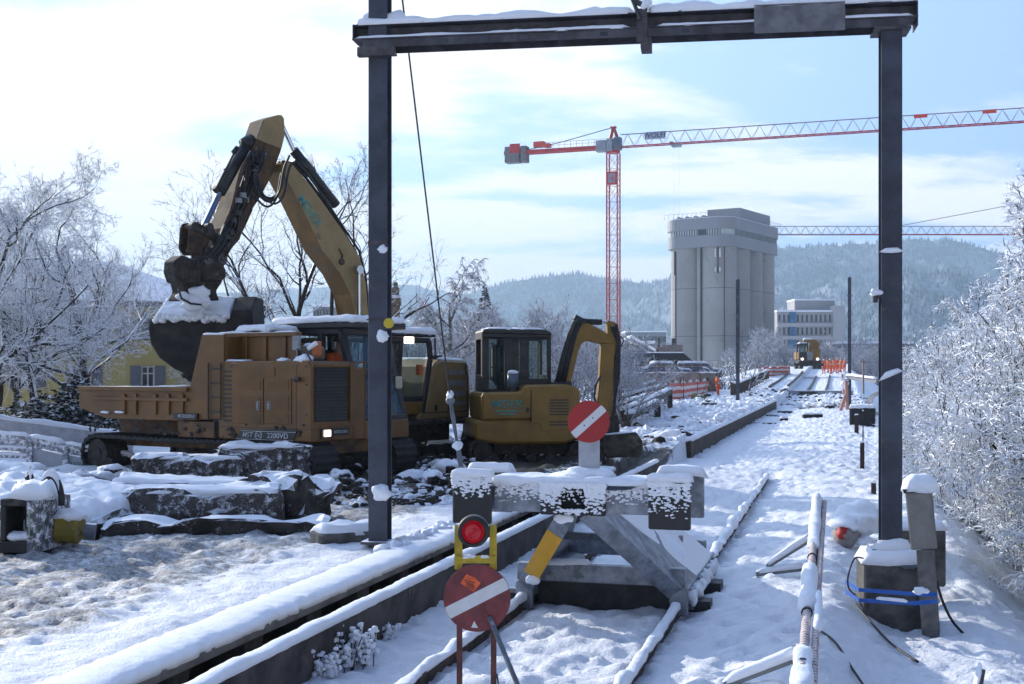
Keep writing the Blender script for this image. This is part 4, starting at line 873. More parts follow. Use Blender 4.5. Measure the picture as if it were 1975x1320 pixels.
# ---- operator of the dumper ----
HIVIS = material('orange_workwear', (.75, .115, .02), .8, 0, .12, 12, bump=.15); SKIN = material('skin', (.45, .26, .18), .6, bump=0); HELMET = material('white_helmet', (.62, .6, .55), .4, bump=0); BOOT = material('dark_boots', (.02, .018, .016), .8)
REFL = material('reflective_band', (.55, .55, .5), .4, bump=0); HAIRM = material('dark_hair', (.02, .015, .01), .9)
def person(name, label, joints, loc, rz, group=None, helmet=None, seated=False, vest=HIVIS, trousers=HIVIS):
    """joints: dict of named points in metres; one skinned surface, clothing as shells of its own"""
    root = thing(name, label, 'person', loc, rz, group)
    J = {k: Vector(v) for k, v in joints.items()}
    def skin_mesh(nm, chains, mat, par):
        pts = []; ed = []; rad = []; idx = {}
        for ch in chains:
            prev = None
            for key, r in ch:
                if key not in idx: idx[key] = len(pts); pts.append(J[key] if key in J else key); rad.append(r)
                if prev is not None: ed.append((prev, idx[key]))
                prev = idx[key]
        me = bpy.data.meshes.new(nm); me.from_pydata([tuple(p) for p in pts], ed, []); o = bpy.data.objects.new(nm, me); COL.objects.link(o); o.parent = par; me.materials.append(mat)
        md = o.modifiers.new('skin', 'SKIN'); md.use_smooth_shade = True
        for i, r in enumerate(rad):
            a = me.skin_vertices[0].data[i]; a.radius = r if isinstance(r, tuple) else (r, r); a.use_root = (i == 0)
        o.modifiers.new('sub', 'SUBSURF').levels = 1; o.modifiers['sub'].render_levels = 2
        return o
    J['nk'] = J['chest'] + (J['head'] - J['chest']) * .52
    body = skin_mesh('body', [[('pelvis', (.12, .10)), ('belly', (.125, .10)), ('chest', (.14, .11)), ('nk', .055), ('head', (.08, .095))],
        [('chest', (.14, .11)), ('shl', .062), ('ell', .045), ('wrl', .032), ('hal', (.042, .02))], [('chest', (.14, .11)), ('shr', .062), ('elr', .045), ('wrr', .032), ('har', (.042, .02))],
        [('pelvis', (.12, .10)), ('hil', .085), ('knl', .06), ('anl', .042), ('tol', .04)], [('pelvis', (.12, .10)), ('hir', .085), ('knr', .06), ('anr', .042), ('tor', .04)]], SKIN, root)
    skin_mesh('jacket', [[('pelvis', (.155, .13)), ('belly', (.16, .13)), ('chest', (.175, .14)), ('nk', .075)], [('chest', (.175, .14)), ('shl', .085), ('ell', .066), ('wrl', .05)], [('chest', (.175, .14)), ('shr', .085), ('elr', .066), ('wrr', .05)]], vest, root)
    skin_mesh('trousers', [[('pelvis', (.145, .125)), ('hil', .105), ('knl', .082), ('anl', .068)], [('pelvis', (.145, .125)), ('hir', .105), ('knr', .082), ('anr', .068)]], trousers, root)
    for s in 'lr':
        q = MB(); a, b_ = J['an' + s], J['to' + s]; q.tube([a + Vector((0, 0, .08)), a + Vector((0, 0, -.02)), a.lerp(b_, .5) + Vector((0, 0, -.01)), b_ + (b_ - a).normalized() * .05], [.06, .062, .055, .035], 8); q.build('boot', BOOT, root, smooth=True)
        h_, w_ = J['ha' + s], J['wr' + s]; d_ = (h_ - w_).normalized(); sd_ = d_.cross(Vector((0, 0, 1))); sd_ = sd_.normalized() if sd_.length > .1 else Vector((1, 0, 0)); up = sd_.cross(d_)
        q = MB()
        for k, l in enumerate((.068, .078, .074, .058)):
            o_ = h_ + sd_ * (-.03 + .02 * k); q.tube([o_, o_ + d_ * l * .5 - up * .006, o_ + d_ * l - up * .03], [.0105, .0095, .007], 5)
        q.tube([w_ + sd_ * -.03 + d_ * .02, w_ + sd_ * -.055 + d_ * .06, w_ + sd_ * -.05 + d_ * .09 - up * .015], [.012, .011, .008], 5); q.build('fingers', BOOT, root, smooth=True)
    hd = J['head']; f_ = Vector((math.cos(0), 0, 0)) if 'face' not in J else J['face'].normalized(); sdv = Vector((0, 0, 1)).cross(f_)
    q = MB(); q.blob(hd + f_ * .085 + Vector((0, 0, -.01)), .022, .016, .024, 1, 0, 5)
    for s in (-1, 1): q.blob(hd + sdv * s * .083 + Vector((0, 0, -.01)), .014, .014, .03, 1, 0, 5)
    q.build('face', SKIN, root, smooth=True)
    q = MB()
    for s in (-1, 1): q.blob(hd + f_ * .082 + sdv * s * .032 + Vector((0, 0, .02)), .008, .011, .007, 1, 0, 4)
    q.blob(hd + f_ * .085 + Vector((0, 0, -.045)), .006, .026, .006, 1, 0, 4); q.build('eyes_and_mouth', HAIRM, root)
    q = MB(); q.blob(hd + Vector((0, 0, .035)) - f_ * .015, .105, .10, .095, 2, .03, 8, flat=-.02); q.build('hair', HAIRM, root, smooth=True)
    if helmet:
        q = MB(); vs = [(.13, 0), (.13, .012), (.118, .02), (.112, .06), (.085, .105), (.04, .125), (.0, .13)]; q.lathe(vs, tuple(hd + Vector((0, 0, .035))), 18); q.box(.0, .0, 0, 0, 0, 0) if False else None
        q.build('helmet', helmet, root, smooth=True)
    q = MB()
    for z_ in (.30, .55):
        c0_ = J['pelvis'].lerp(J['chest'], z_); a_ = (J['chest'] - J['pelvis']).normalized(); r_ = .205 if z_ < .4 else .21
        q.lathe([(r_ * .98, -.025), (r_ * .99, .025)], tuple(c0_), 18)
    q.build('reflective_band', REFL, root)
    return root
SIT = dict(pelvis=(0, 0, .10), belly=(.0, 0, .28), chest=(.02, 0, .50), head=(.05, 0, .82), face=(1, 0, 0), shl=(.02, .2, .55), ell=(.12, .27, .30), wrl=(.36, .2, .28), hal=(.43, .19, .29), shr=(.02, -.2, .55), elr=(.12, -.27, .30), wrr=(.36, -.2, .28), har=(.43, -.19, .29),
           hil=(.05, .1, .08), knl=(.45, .14, .12), anl=(.50, .14, -.30), tol=(.66, .15, -.36), hir=(.05, -.1, .08), knr=(.45, -.14, .12), anr=(.5, -.14, -.3), tor=(.66, -.15, -.36))
wp = fr.o + Vector((1.95 * fr.c - .45 * fr.s, 1.95 * fr.s + .45 * fr.c, 1.62))
person('person', 'driver in orange workwear sitting in the cab of the tracked dumper', SIT, wp, R(-32))
q = MB(); q.box(1.75, 2.1, .25, .75, 1.2, 1.62); q.box(1.70, 1.80, .25, .75, 1.6, 2.3); q.build('seat', DARK, gd, bevel=.05)
# ======== large excavator ========
RZ = R(-132); ge = thing('excavator', 'large yellow excavator behind the dumper, arm raised high and bucket over the bed', 'excavator', (-3.22, 26.0, .33), RZ)
fe = Frame(ge.location, RZ)
EY = lambda px, py, y: fe.Y(px, py, y)
near = [EY(px, py, .26) for px, py in ((543, 314), (560, 314), (597, 357), (631, 404), (665, 452), (693, 497), (705, 548), (712, 640), (690, 640), (676, 568), (655, 527), (621, 483), (577, 391), (544, 330))]
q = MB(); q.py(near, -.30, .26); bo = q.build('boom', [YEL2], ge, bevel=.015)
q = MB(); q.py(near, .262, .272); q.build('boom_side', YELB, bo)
q = MB()
def dark_text(px, py, w, h): pass
a = EY(578, 380, .28); a2_ = EY(617, 437, .28)
TEAL = material('teal_lettering', (.06, .27, .24), .7, 0, .3, 12, bump=0)
ang = math.atan2(a2_[1] - a[1], a2_[0] - a[0])
ctr = ((a[0] + a2_[0]) / 2, (a[1] + a2_[1]) / 2); Lm = math.hypot(a2_[0] - a[0], a2_[1] - a[1])
# the local near side faces +y, so lettering runs along -x
MB_ = Matrix.Translation((ctr[0], .275, ctr[1])) @ Matrix.Rotation(R(180), 4, 'Z') @ RX @ Matrix.Rotation(-math.atan2(a2_[1] - a[1], -(a2_[0] - a[0])) * -1, 4, 'Z')
text_mesh('lettering', 'MEIER', Lm / 2.6, TEAL, bo, MB_, .002)
# hoses and cylinder on the boom's back
for k, (y, r_) in enumerate(((-.2, .03), (-.1, .035), (0, .04), (.1, .03), (.2, .025))):
    q = MB(); pts = [EY(px + 3, py - 8, .26) for px, py in ((556, 322), (572, 318), (597, 350), (631, 399), (665, 446), (693, 491), (706, 545), (713, 620))]
    q.tube([(x, y, z + .04 * math.sin(k + i * 1.7)) for i, (x, z) in enumerate(pts)], r_, 7); q.build('hydraulic_hose', BLACK, bo, smooth=True)
q = MB(); a = EY(543, 240, 0); b_ = EY(566, 290, 0); c_ = EY(648, 410, 0); q.tube([(a[0], 0, a[1]), (b_[0], 0, b_[1])], .045, 10, 0); q.build('cylinder_rod', CHROME, bo)
q = MB(); q.tube([(b_[0], 0, b_[1]), (c_[0], 0, c_[1] + .15)], .10, 14); q.tube([(EY(572, 305, 0)[0], 0, EY(572, 305, 0)[1]), (EY(598, 338, 0)[0], 0, EY(598, 338, 0)[1] + .05)], .14, 12); q.build('arm_cylinder', DARK, bo, smooth=True)
q = MB(); r_ = random.Random(9)
for k in range(5):
    pts = []
    for px, py in ((560, 300), (553, 312), (549, 335), (545, 365), (527, 385), (508, 380 - k * 3), (497, 350), (492, 315)): a = EY(px - 5 * k % 11, py + k * 5, .3); pts.append((a[0], .28 + .05 * k % .2, a[1]))
    # smooth curve
    sp = [Vector(p) for p in pts]; out = []
    for i in range(len(sp) - 1):
        for t_ in (0, .33, .66): out.append(sp[i].lerp(sp[i + 1], t_))
    for _ in range(3): out = [out[0]] + [(out[i - 1] + out[i] * 2 + out[i + 1]) / 4 for i in range(1, len(out) - 1)] + [out[-1]]
    q.tube(out, .022, 6)
q.build('hose_loop', BLACK, bo, smooth=True)
# a black cylinder foot and hook mark on the boom side
q = MB(); a = EY(688, 521, .3); q.tube([(a[0], .27, a[1]), (a[0], .42, a[1])], .09, 12); a2_ = EY(689, 700, .3); q.tube([(a[0], .36, a[1]), (a2_[0], .36, a2_[1])], .035, 8); q.build('lift_cylinder', CHROME, bo)
q = MB(); a = EY(655, 480, .3); b_ = EY(660, 505, .3); q.tube([(a[0], .28, a[1]), ((a[0] + b_[0]) / 2 - .05, .29, (a[1] + b_[1]) / 2), (b_[0], .28, b_[1])], .02, 6); q.disc((b_[0], .29, b_[1]), (0, 1, 0), .07, .03, 14); q.build('hook', RUST, bo)
q = MB(); a = EY(634, 620, -.4); b_ = EY(637, 560, -.4); q.tube([(a[0], -.34, a[1] - .6), (b_[0], -.34, b_[1])], .04, 8); q.build('lift_cylinder', DARK, bo)
# stick
st = [EY(px, py, .20) for px, py in ((509, 231), (526, 225), (536, 222), (543, 223), (547, 230), (548, 262), (543, 289), (526, 336), (505, 377), (478, 418), (463, 462), (440, 488), (425, 478), (430, 440), (445, 400), (455, 370), (478, 312), (494, 272))]
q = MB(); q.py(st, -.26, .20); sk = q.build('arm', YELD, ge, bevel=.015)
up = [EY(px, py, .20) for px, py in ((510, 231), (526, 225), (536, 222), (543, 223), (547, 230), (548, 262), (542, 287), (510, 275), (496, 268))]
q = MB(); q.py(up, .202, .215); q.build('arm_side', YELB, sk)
def seg(mb, p0, p1, y, r, n=10): a = EY(*p0, y); b_ = EY(*p1, y); mb.tube([(a[0], y, a[1]), (b_[0], y, b_[1])], r, n)
q = MB(); seg(q, (477, 275), (424, 372), .05, .11, 14); seg(q, (486, 270), (470, 280), .05, .13, 12); cyl = q.build('bucket_cylinder', DARK, sk, smooth=True)
q = MB(); seg(q, (424, 372), (394, 436), .05, .06, 12); q.build('cylinder_rod', CHROME, cyl)
q = MB(); seg(q, (454, 290), (434, 330), .2, .02, 6); seg(q, (434, 330), (416, 366), .2, .025, 6); seg(q, (458, 285), (450, 295), .2, .05, 8); seg(q, (413, 362), (420, 370), .2, .06, 8); seg(q, (434, 325), (437, 333), .2, .035, 6); q.build('hose_pipe', DARK, sk)
for k in range(9):
    q = MB(); o_ = k * 4.2; r_ = random.Random(k); pts = []
    for px, py in ((500, 290), (487, 330), (475, 370), (462, 410), (448, 445), (430, 475), (415, 500)): a = EY(px + o_ - 20 + r_.uniform(-5, 5), py + r_.uniform(-6, 6), .24); pts.append((a[0], .25 + .03 * (k % 3), a[1]))
    q.tube(pts, .022 if k % 3 else .035, 6); q.build('hydraulic_hose', BLACK if k % 4 else RUST, sk, smooth=True)
for k in range(16):
    r_ = random.Random(k + 50); q = MB(); a = EY(r_.uniform(430, 500), r_.uniform(300, 460), .25); t_ = (a[1] - 4.5) / 3; px = 500 - 62 * (1 - t_)
    a = EY(455 + r_.uniform(-16, 16) + (0), 380 + r_.uniform(-80, 90), .26); 
    yy = (380 - 0); 
    fpx = r_.uniform(0, 1); a = EY(432 + 60 * fpx + r_.uniform(-10, 10), 465 - 165 * fpx, .26); q.box(a[0] - .05, a[0] + .05, .26, .36, a[1] - .04, a[1] + .05); q.build('hydraulic_fitting', GREY if k % 5 == 0 else DARK, sk)
# link and tilting quick coupler
q = MB(); lp_ = [EY(px, py, .22) for px, py in ((366, 440), (370, 429), (382, 428), (392, 436), (408, 434), (412, 446), (404, 470), (400, 492), (372, 491), (363, 478))]; q.py(lp_, .16, .22); q.py(lp_, -.12, -.06)
for px, py in ((374, 437), (404, 441), (398, 484), (376, 482)): a = EY(px, py, .2); q.tube([(a[0], -.06, a[1]), (a[0], .16, a[1])], .05, 10)
q.tube([(EY(388, 460, .1)[0], -.06, EY(388, 460, .1)[1]), (EY(388, 460, .1)[0], .16, EY(388, 460, .1)[1])], .09, 12); pass
lk = q.build('bucket_link', RUST if False else material('rusty_link', (.06, .034, .02), .8, 0, .4, 6), ge, bevel=.02)
for k, (p0, p1, y) in enumerate((((376, 437), (440, 470), .25), ((404, 440), (432, 500), .27), ((372, 440), (388, 500), -.16))):
    q = MB(); a, b_ = EY(*p0, y), EY(*p1, y); q.bar((a[0], y, a[1]), (b_[0], y, b_[1]), .05, .15); q.build('tie_link', MUDDY, lk, bevel=.01)
for px, py in ((374, 437), (404, 438), (400, 484), (440, 472)): q = MB(); a = EY(px, py, .28); q.tube([(a[0], .2, a[1]), (a[0], .31, a[1])], .075, 14); q.build('pin', DARK, lk)
for k in range(5):
    r_ = random.Random(k + 3); q = MB(); pts = [EY(px + r_.uniform(-4, 4), py + r_.uniform(-3, 3), .3) for px, py in ((450 - k * 5, 440), (434 - k * 5, 470), (412 - k * 3, 486 + k * 3), (392 - k * 4, 498), (380 - k * 3, 520))]; q.tube([(x, .3 + .02 * k, z) for x, z in pts], .022, 6); q.build('hydraulic_hose', BLACK, lk, smooth=True)
q = MB(); pts = [EY(px, py, -.1) for px, py in ((368, 446), (358, 447), (355, 458), (358, 470), (363, 484))]; q.tube([(x, -.1, z) for x, z in pts], .035, 8); q.build('hook', MUDDY, lk)
q = MB(); q.py([EY(px, py, .25) for px, py in ((388, 488), (408, 486), (436, 492), (437, 510), (430, 514), (436, 518), (437, 535), (430, 541), (392, 541), (385, 512))], -.08, .25)
q.py([EY(px, py, .35) for px, py in ((337, 503), (352, 492), (372, 500), (388, 505), (388, 545), (342, 545), (335, 524))], .0, .35)
cpl = q.build('quick_coupler', MUDDY, ge, bevel=.02)
for px, py in ((399, 500), (427, 500)): q = MB(); a = EY(px, py, .25); q.tube([(a[0], .24, a[1]), (a[0], .30, a[1])], .10, 16); q.tube([(a[0], .30, a[1]), (a[0], .33, a[1])], .04, 10); q.build('pin', STEEL_D, cpl)
q = MB(); q.py([EY(px, py, .2) for px, py in ((352, 541), (432, 541), (418, 562), (425, 580), (348, 580), (358, 562))], -.25, .2); q.build('rotator', MUDDY, cpl, bevel=.03)
q = MB(); a = EY(362, 513, .12); q.blob((a[0], .18, a[1]), .22, .09, .12, 3, .2, 9); a = EY(370, 534, .12); q.blob((a[0], .14, a[1]), .12, .05, .06, 6, .4, 7)
for px, py, s_ in ((352, 572, .12), (385, 566, .2), (392, 580, .16), (372, 585, .2)): a = EY(px, py, .3); q.blob((a[0], .3, a[1]), s_, .1, s_ * .7, px, .35, 8)
q.parts('snow_clump', SNOWM, cpl, smooth=True)
q = MB(); pts = [EY(px, py, .45) for px, py in ((352, 545), (345, 560), (350, 576), (368, 586), (388, 588))]; q.tube([(x, .45, z) for x, z in pts], .02, 6); q.build('hose_loop', BLACK, cpl)
# bucket, turned square to the camera
Db = 23.2
def BP(px, py, dd=0): p = P(px, py, Db); return Vector((p.x, p.y + dd, p.z))
inv = Matrix.Translation(ge.location) @ Matrix.Rotation(RZ, 4, 'Z'); inv = inv.inverted()
front = [(300, 612), (392, 622), (440, 614), (450, 600), (486, 598), (489, 640), (484, 706), (440, 738), (372, 728), (335, 712), (306, 690), (290, 664), (285, 632), (288, 618)]
back = [(303, 578), (392, 574), (440, 571), (450, 570), (484, 569), (487, 640), (482, 700), (440, 730), (378, 722), (340, 706), (310, 684), (292, 658), (288, 626), (294, 598)]
q = MB(); n_ = len(front); vs = [inv @ BP(*p, 0) for p in front] + [inv @ BP(*p, .55) for p in back] + [inv @ BP(p[0], p[1], 1.2) for p in back]
q.add(vs, [tuple(range(n_)), tuple(range(2 * n_, 3 * n_))[::-1]] + [(i + o_, (i + 1) % n_ + o_, (i + 1) % n_ + n_ + o_, i + n_ + o_) for o_ in (0, n_) for i in range(n_)])
bk = q.build('bucket', material('bucket_steel', (.022, .018, .016), .75, .1, .5, 3, dirt=((.06, .045, .035), 3, .58), bump=.6), ge, bevel=.03)
q = MB(); q.cap([inv @ BP(300, 609, -.01), inv @ BP(443, 609, -.01), inv @ BP(441, 570, .56), inv @ BP(304, 576, .56)], .05, 5, step=.05, rough=.8)
for k in range(22): r_ = random.Random(k); q.blob(inv @ BP(302 + k * 6.4, 613 + r_.uniform(-3, 6), -.02), .09, .05, .06, k, .4, 6)
q.build('snow_cap', SNOWM, bk, smooth=True)
q = MB()
for k in range(3): q.blob(inv @ BP(354 + k * 6, 722 + k * 5, .2), .08, .1, .06, k, .5, 6)
q.build('clinging_earth', MUDDY, bk)
# house, cab, tracks
hs = [EY(px, py, 1.25) for px, py in ((838, 703), (850, 693), (897, 696), (906, 703), (909, 760), (908, 806), (806, 812), (809, 797), (818, 792))]
q = MB(); q.py(hs, -1.2, 1.25); hx = [p[0] for p in hs]; zt = hs[1][1]
q.box(min(hx) + .05, .9, -1.2, .0, hs[5][1] + .02, zt - .25)
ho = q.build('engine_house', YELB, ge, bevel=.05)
q = MB(); s0 = EY(850, 692, 1.25); s1 = EY(900, 696, 1.25); q.cap([(s1[0], 1.2, zt - .03), (s0[0], 1.2, zt + .0), (s0[0], -1.1, zt), (s1[0], -1.1, zt - .03)], .05, 3, step=.1); q.build('snow_cap', SNOWM, ho, smooth=True)
q = MB()
for y0, y1 in ((714, 723), (734, 744), (754, 764), (774, 781)): a = EY(867, y0, 1.26); b_ = EY(896, y1, 1.26); q.box(min(a[0], b_[0]), max(a[0], b_[0]), 1.251, 1.262, b_[1], a[1])
q.build('louvre_panel', GREY, ho)
q = MB(); pts = [EY(px, py, 1.26) for px, py in ((899, 698), (898, 712), (902, 730), (901, 805))]; q.tube([(x, 1.258, z) for x, z in pts], .012, 5); pts = [EY(px, py, 1.26) for px, py in ((815, 797), (860, 795), (903, 792))]; q.tube([(x, 1.258, z) for x, z in pts], .01, 5)
for px in (841, 866): a = EY(px, 787, 1.26); q.box(a[0] - .03, a[0] + .03, 1.252, 1.27, a[1] - .06, a[1] + .06)
q.build('panel_gap', DARK, ho)
q = MB(); a = EY(840, 700, 1.0); q.tube([(a[0], 1.0, zt - .1), (a[0] + .02, 1.0, zt + .45)], .02, 6); q.box(a[0] - .1, a[0] + .1, .9, 1.1, zt - .12, zt + .08); q.build('exhaust', DARK, ge)
r0 = EY(831, 655, 1.2); cxr = r0[0]; q = MB(); cz0 = hs[7][1]; ct = EY(815, 657, 1.2)[1]
def pl4(mb, pts, w=.09):
    for a, b_ in zip(pts, pts[1:]): mb.bar(a, b_, w, w)
x_r, x_f = cxr, cxr + 1.75
for y in (.15, 1.2): pl4(q, [(x_r + .25, y, cz0), (x_r + .02, y, zt + .0), (x_r + .06, y, ct), (x_f - .15, y, ct), (x_f, y, zt), (x_f - .05, y, cz0)], .10); q.bar((x_r + .95, y, cz0), (x_r + .85, y, ct), .1, .08)
for x in (x_r + .06, x_f - .15): q.bar((x, .15, ct), (x, 1.2, ct), .1, .1)
q.box(x_r + .1, x_f - .1, .15, 1.2, cz0 - .05, cz0 + .35)
cb_ = q.build('cab_frame', DARK, ge, bevel=.02)
q = MB(); q.add([(x_r + .3, 1.19, cz0 + .3), (x_r + .85, 1.19, cz0 + .3), (x_r + .82, 1.19, ct - .05), (x_r + .1, 1.19, ct - .05)], [(0, 1, 2, 3)]); q.add([(x_r + .95, 1.19, cz0 + .3), (x_f - .05, 1.19, cz0 + .3), (x_f - .2, 1.19, ct - .05), (x_r + .92, 1.19, ct - .05)], [(0, 1, 2, 3)]); q.parts('side_window', GLASS, cb_, fix=False)
q = MB(); q.box(x_r - .08, x_f - .2, .1, 1.28, ct + .07, ct + .14); rf = q.build('cab_roof', DARK, ge, bevel=.02)
q = MB(); q.cap([(x_r - .1, .08, ct + .14), (x_f - .2, .08, ct + .14), (x_f - .2, 1.3, ct + .14), (x_r - .1, 1.3, ct + .14)], .12, 6, rough=.15); q.build('snow_cap', SNOWM, rf, smooth=True)
q = MB(); q.box(x_r + .7, x_r + .85, .5, .9, cz0, ct - .35); q.box(x_r + .8, x_r + 1.25, .5, .9, cz0, cz0 + .6); q.build('seat', DARK, cb_, bevel=.05)
q = MB(); a = EY(809, 713, 1.3); q.box(a[0] - .05, a[0] + .05, 1.25, 1.35, a[1] - .12, a[1] + .1); q.build('beacon', material('orange_lens'), ge)
q = MB(); q.tube([(-.8, 0, .95), (-.8, 0, 1.25)], .6, 24); q.box(-1.8, .5, -.9, .9, .45, .95); q.build('undercarriage', MUDDY, ge)
q = MB(); q.box(-2.0, 1.6, -1.15, 1.22, 1.02, 1.3); q.build('deck', YEL2, ge, bevel=.03)
for s in (-1, 1):
    q = MB(); y0, y1 = (-1.45, -.85) if s < 0 else (.85, 1.45); crawler(q, -2.9, 1.4, .92, y0, y1, .2, .04); tk = q.build('crawler_track', MUDDY, ge); wheels(tk, -2.9, 1.4, .92, y0 + .1, y1 - .06, 7)
# ======== mini excavator ========
RZ = R(9); gm = thing('mini_excavator', 'small yellow excavator with glazed black cab standing left of the red disc', 'excavator', (.34, 25.9, .36), RZ)
fm = Frame(gm.location, RZ); MY = lambda px, py, y=-1.0: fm.Y(px, py, y)
YM = material('mini_yellow', (.22, .12, .011), .5, 0, .12, 2.5, dirt=((.15, .11, .06), 2.0, .6), bump=.08)
def poly(pts, y=-1.0): return [MY(px, py, y) for px, py in pts]
q = MB(); q.py(poly([(929, 762), (934, 758), (1005, 756), (1010, 746), (1018, 743), (1095, 742), (1112, 747), (1119, 756), (1120, 806), (929, 812)]), -1.0, 1.0); bd = q.build('engine_body', YM, gm, bevel=.04)
q = MB(); q.py(poly([(916, 812), (1120, 808), (1120, 838), (1112, 848), (1090, 856), (960, 857), (925, 852), (915, 845)], -1.02), -1.02, 1.02); q.build('counterweight', YM, gm, bevel=.05)
q = MB(); q.py(poly([(1025, 752), (1112, 756), (1113, 828), (1044, 832), (1042, 818), (1025, 817)], -1.02), -1.035, -1.021); dr = q.build('engine_door', YM, gm, bevel=.008)
q = MB()
for k in range(9):
    y = 772 + k * 5.6
    if k in (6,): continue
    yy = y + (3 if k > 6 else 0); a = MY(1060, yy, -1.04); b_ = MY(1097, yy, -1.04); q.box(a[0], b_[0], -1.043, -1.036, a[1] - .012, a[1] + .012)
q.build('vent_slots', DARK, dr)
q = MB(); a = MY(1018, 791, -1.04); q.box(a[0] - .03, a[0] + .03, -1.02, -1.004, a[1] - .05, a[1] + .05); q.build('handle', DARK, bd)
a = MY(979, 780, -1.03); text_mesh('lettering', 'MEIER', .21, TEAL, bd, Matrix.Translation((a[0], -1.004, a[1])) @ RX, .002, sx=1.15)
a = MY(979, 796, -1.03); text_mesh('lettering', 'TIEFBAU', .09, TEAL, bd, Matrix.Translation((a[0], -1.004, a[1])) @ RX, .002, sx=1.15) if False else None
q = MB()
for k, (w_, yy) in enumerate(((.56, 793), (.36, 799))): a = MY(979, yy, -1.03); q.box(a[0] - w_ / 2, a[0] + w_ / 2, -1.006, -1.001, a[1] - .014, a[1] + .014)
q.build('small_print', TEAL, bd)
q = MB(); pts = poly([(1025, 752), (1023, 817), (1043, 818), (1044, 833), (1112, 830)]); q.tube([(x, -1.003, z) for x, z in pts], .009, 5); q.build('panel_gap', DARK, bd)
# cab: pillars and openings
cw = [(943, 973, 652, 752), (988, 1003, 651, 728), (1018, 1056, 655, 731)]
def cabside(yv, y0, y1):
    q = MB(); o = [MY(px, py, yv) for px, py in ((930, 637), (1063, 756))]
    hs_ = []
    for a0, a1, b0, b1 in cw: p = MY(a0, b0, yv); r = MY(a1, b1, yv); hs_.append((p[0], r[0], r[1], p[1]))
    plate(q, o[0][0], o[1][0], o[1][1], o[0][1] - .04, hs_, lambda a, b, t: (a, t, b), y0, y1); return q, o, hs_
q, o_, hs_ = cabside(-.25, -.25, -.19); qb = MB(); 
zz1 = o_[0][1]; xx0, xx1, zz0 = o_[0][0], o_[1][0], o_[1][1]
for a0, a1, b0, b1 in ((.10, .45, .1, .8), (.6, 1.2, .2, .8)): pass
plate(q, xx0, xx1, zz0 + .0, zz1 - .04, [(h[0], h[1], h[2], h[3]) for h in hs_], lambda a, b, t: (a, t, b), .89, .95)
for x in (xx0, xx1 - .06): plate(q, -.185, .885, zz0, zz1 - .045, [(-.05, .75, zz0 + .35, zz1 - .18)], lambda a, b, t, x=x: (t, a, b), x, x + .06)
cf = q.build('cab_frame', DARK, gm, bevel=.012)
q = MB(); q.py([(xx0 + .02, zz1 - .07), (xx0, zz1 - .01), (xx0 + .08, zz1 + .03), (xx1 - .12, zz1 + .02), (xx1 + .01, zz1 - .05), (xx1 + .01, zz1 - .10)], -.28, .98); rf = q.build('cab_roof', DARK, gm, bevel=.03)
q = MB(); q.cap([(xx0 + .1, -.26, zz1 + .03), (xx1 - .1, -.26, zz1 + .02), (xx1 - .1, .96, zz1 + .02), (xx0 + .1, .96, zz1 + .03)], .03, 6, rough=.6); q.build('snow_cap', SNOWM, rf, smooth=True)
q = MB()
for h in hs_:
    for y in (-.22, .92): q.add([(h[0], y, h[2]), (h[1], y, h[2]), (h[1], y, h[3]), (h[0], y, h[3])], [(0, 1, 2, 3)])
q.parts('cab_window', GLASS, cf, fix=False)
q = MB(); h = hs_[2]; q.box((h[0] + h[1]) / 2 - .015, (h[0] + h[1]) / 2 + .015, .9, .93, h[2], h[3]); h = hs_[0]; q.tube([(h[0] + .04, -.28, h[3] - .1), (h[0] + .12, -.30, h[3] - .15), (h[0] + .12, -.30, h[2] + .5), (h[0] + .04, -.28, h[2] + .45)], .012, 6); q.build('grab_handle', DARK, cf)
q = MB(); x_s = xx0 + .55; q.box(x_s - .28, x_s - .12, .1, .6, zz0 + .2, zz0 + .98); q.box(x_s - .2, x_s + .3, .1, .6, zz0 + .1, zz0 + .45); q.box(x_s - .15, x_s - .05, .2, .5, zz0 + .95, zz0 + 1.15); q.build('seat', DARK, cf, bevel=.05)
q = MB(); a = MY(989, 722, -.6); q.tube([(a[0], -.6, zz0 + .08), (a[0], -.6, zz0 + .38)], .11, 16); q.build('pre_cleaner', material('grey_blue_canister', (.10, .13, .17), .4), gm, smooth=True)
q = MB(); q.blob((a[0], -.6, zz0 + .40), .11, .11, .05, 4, .1, 8); q.parts('snow_clump', SNOWM, gm, smooth=True)
q = MB(); q.tube([(a[0], -.6, zz0 - .02), (a[0], -.6, zz0 + .10)], .13, 16); q.box(xx0, xx0 + .9, -.9, -.28, zz0 - .06, zz0 + .0); q.build('cowl', DARK, gm)
# boom, arm, bucket
BYm = -.35
q = MB(); q.py(poly([(1080, 745), (1110, 650), (1118, 630), (1129, 620), (1155, 634), (1182, 650), (1182, 665), (1158, 663), (1132, 657), (1122, 664), (1116, 678), (1100, 745)], BYm - .12), BYm - .12, BYm + .12); bo = q.build('boom', YM, gm, bevel=.02)
for k in range(8):
    q = MB(); pts = poly([(1071 + k * 2.6, 742), (1083 + k * 2.4, 690), (1096 + k * 2.2, 645), (1106 + k * 2.0, 624 - (2 if k < 5 else 0)), (1116 + k * 1.2, 616 + k * .7), (1128 + k * 2, 616 + k)], BYm - .15)
    q.tube([(x, BYm - .14 - .02 * (k % 3), z) for x, z in pts], .021, 6); q.build('hydraulic_hose', BLACK, bo, smooth=True)
def ms(mb, p0, p1, y, r, n=10): a = MY(*p0, y); b_ = MY(*p1, y); mb.tube([(a[0], y, a[1]), (b_[0], y, b_[1])], r, n)
q = MB(); ms(q, (1122, 620), (1160, 622), BYm, .062, 12); ms(q, (1108, 612), (1126, 622), BYm, .07, 8); cy = q.build('arm_cylinder', DARK, bo, smooth=True)
q = MB(); ms(q, (1160, 622), (1180, 623), BYm, .03, 10); q.build('cylinder_rod', CHROME, cy)
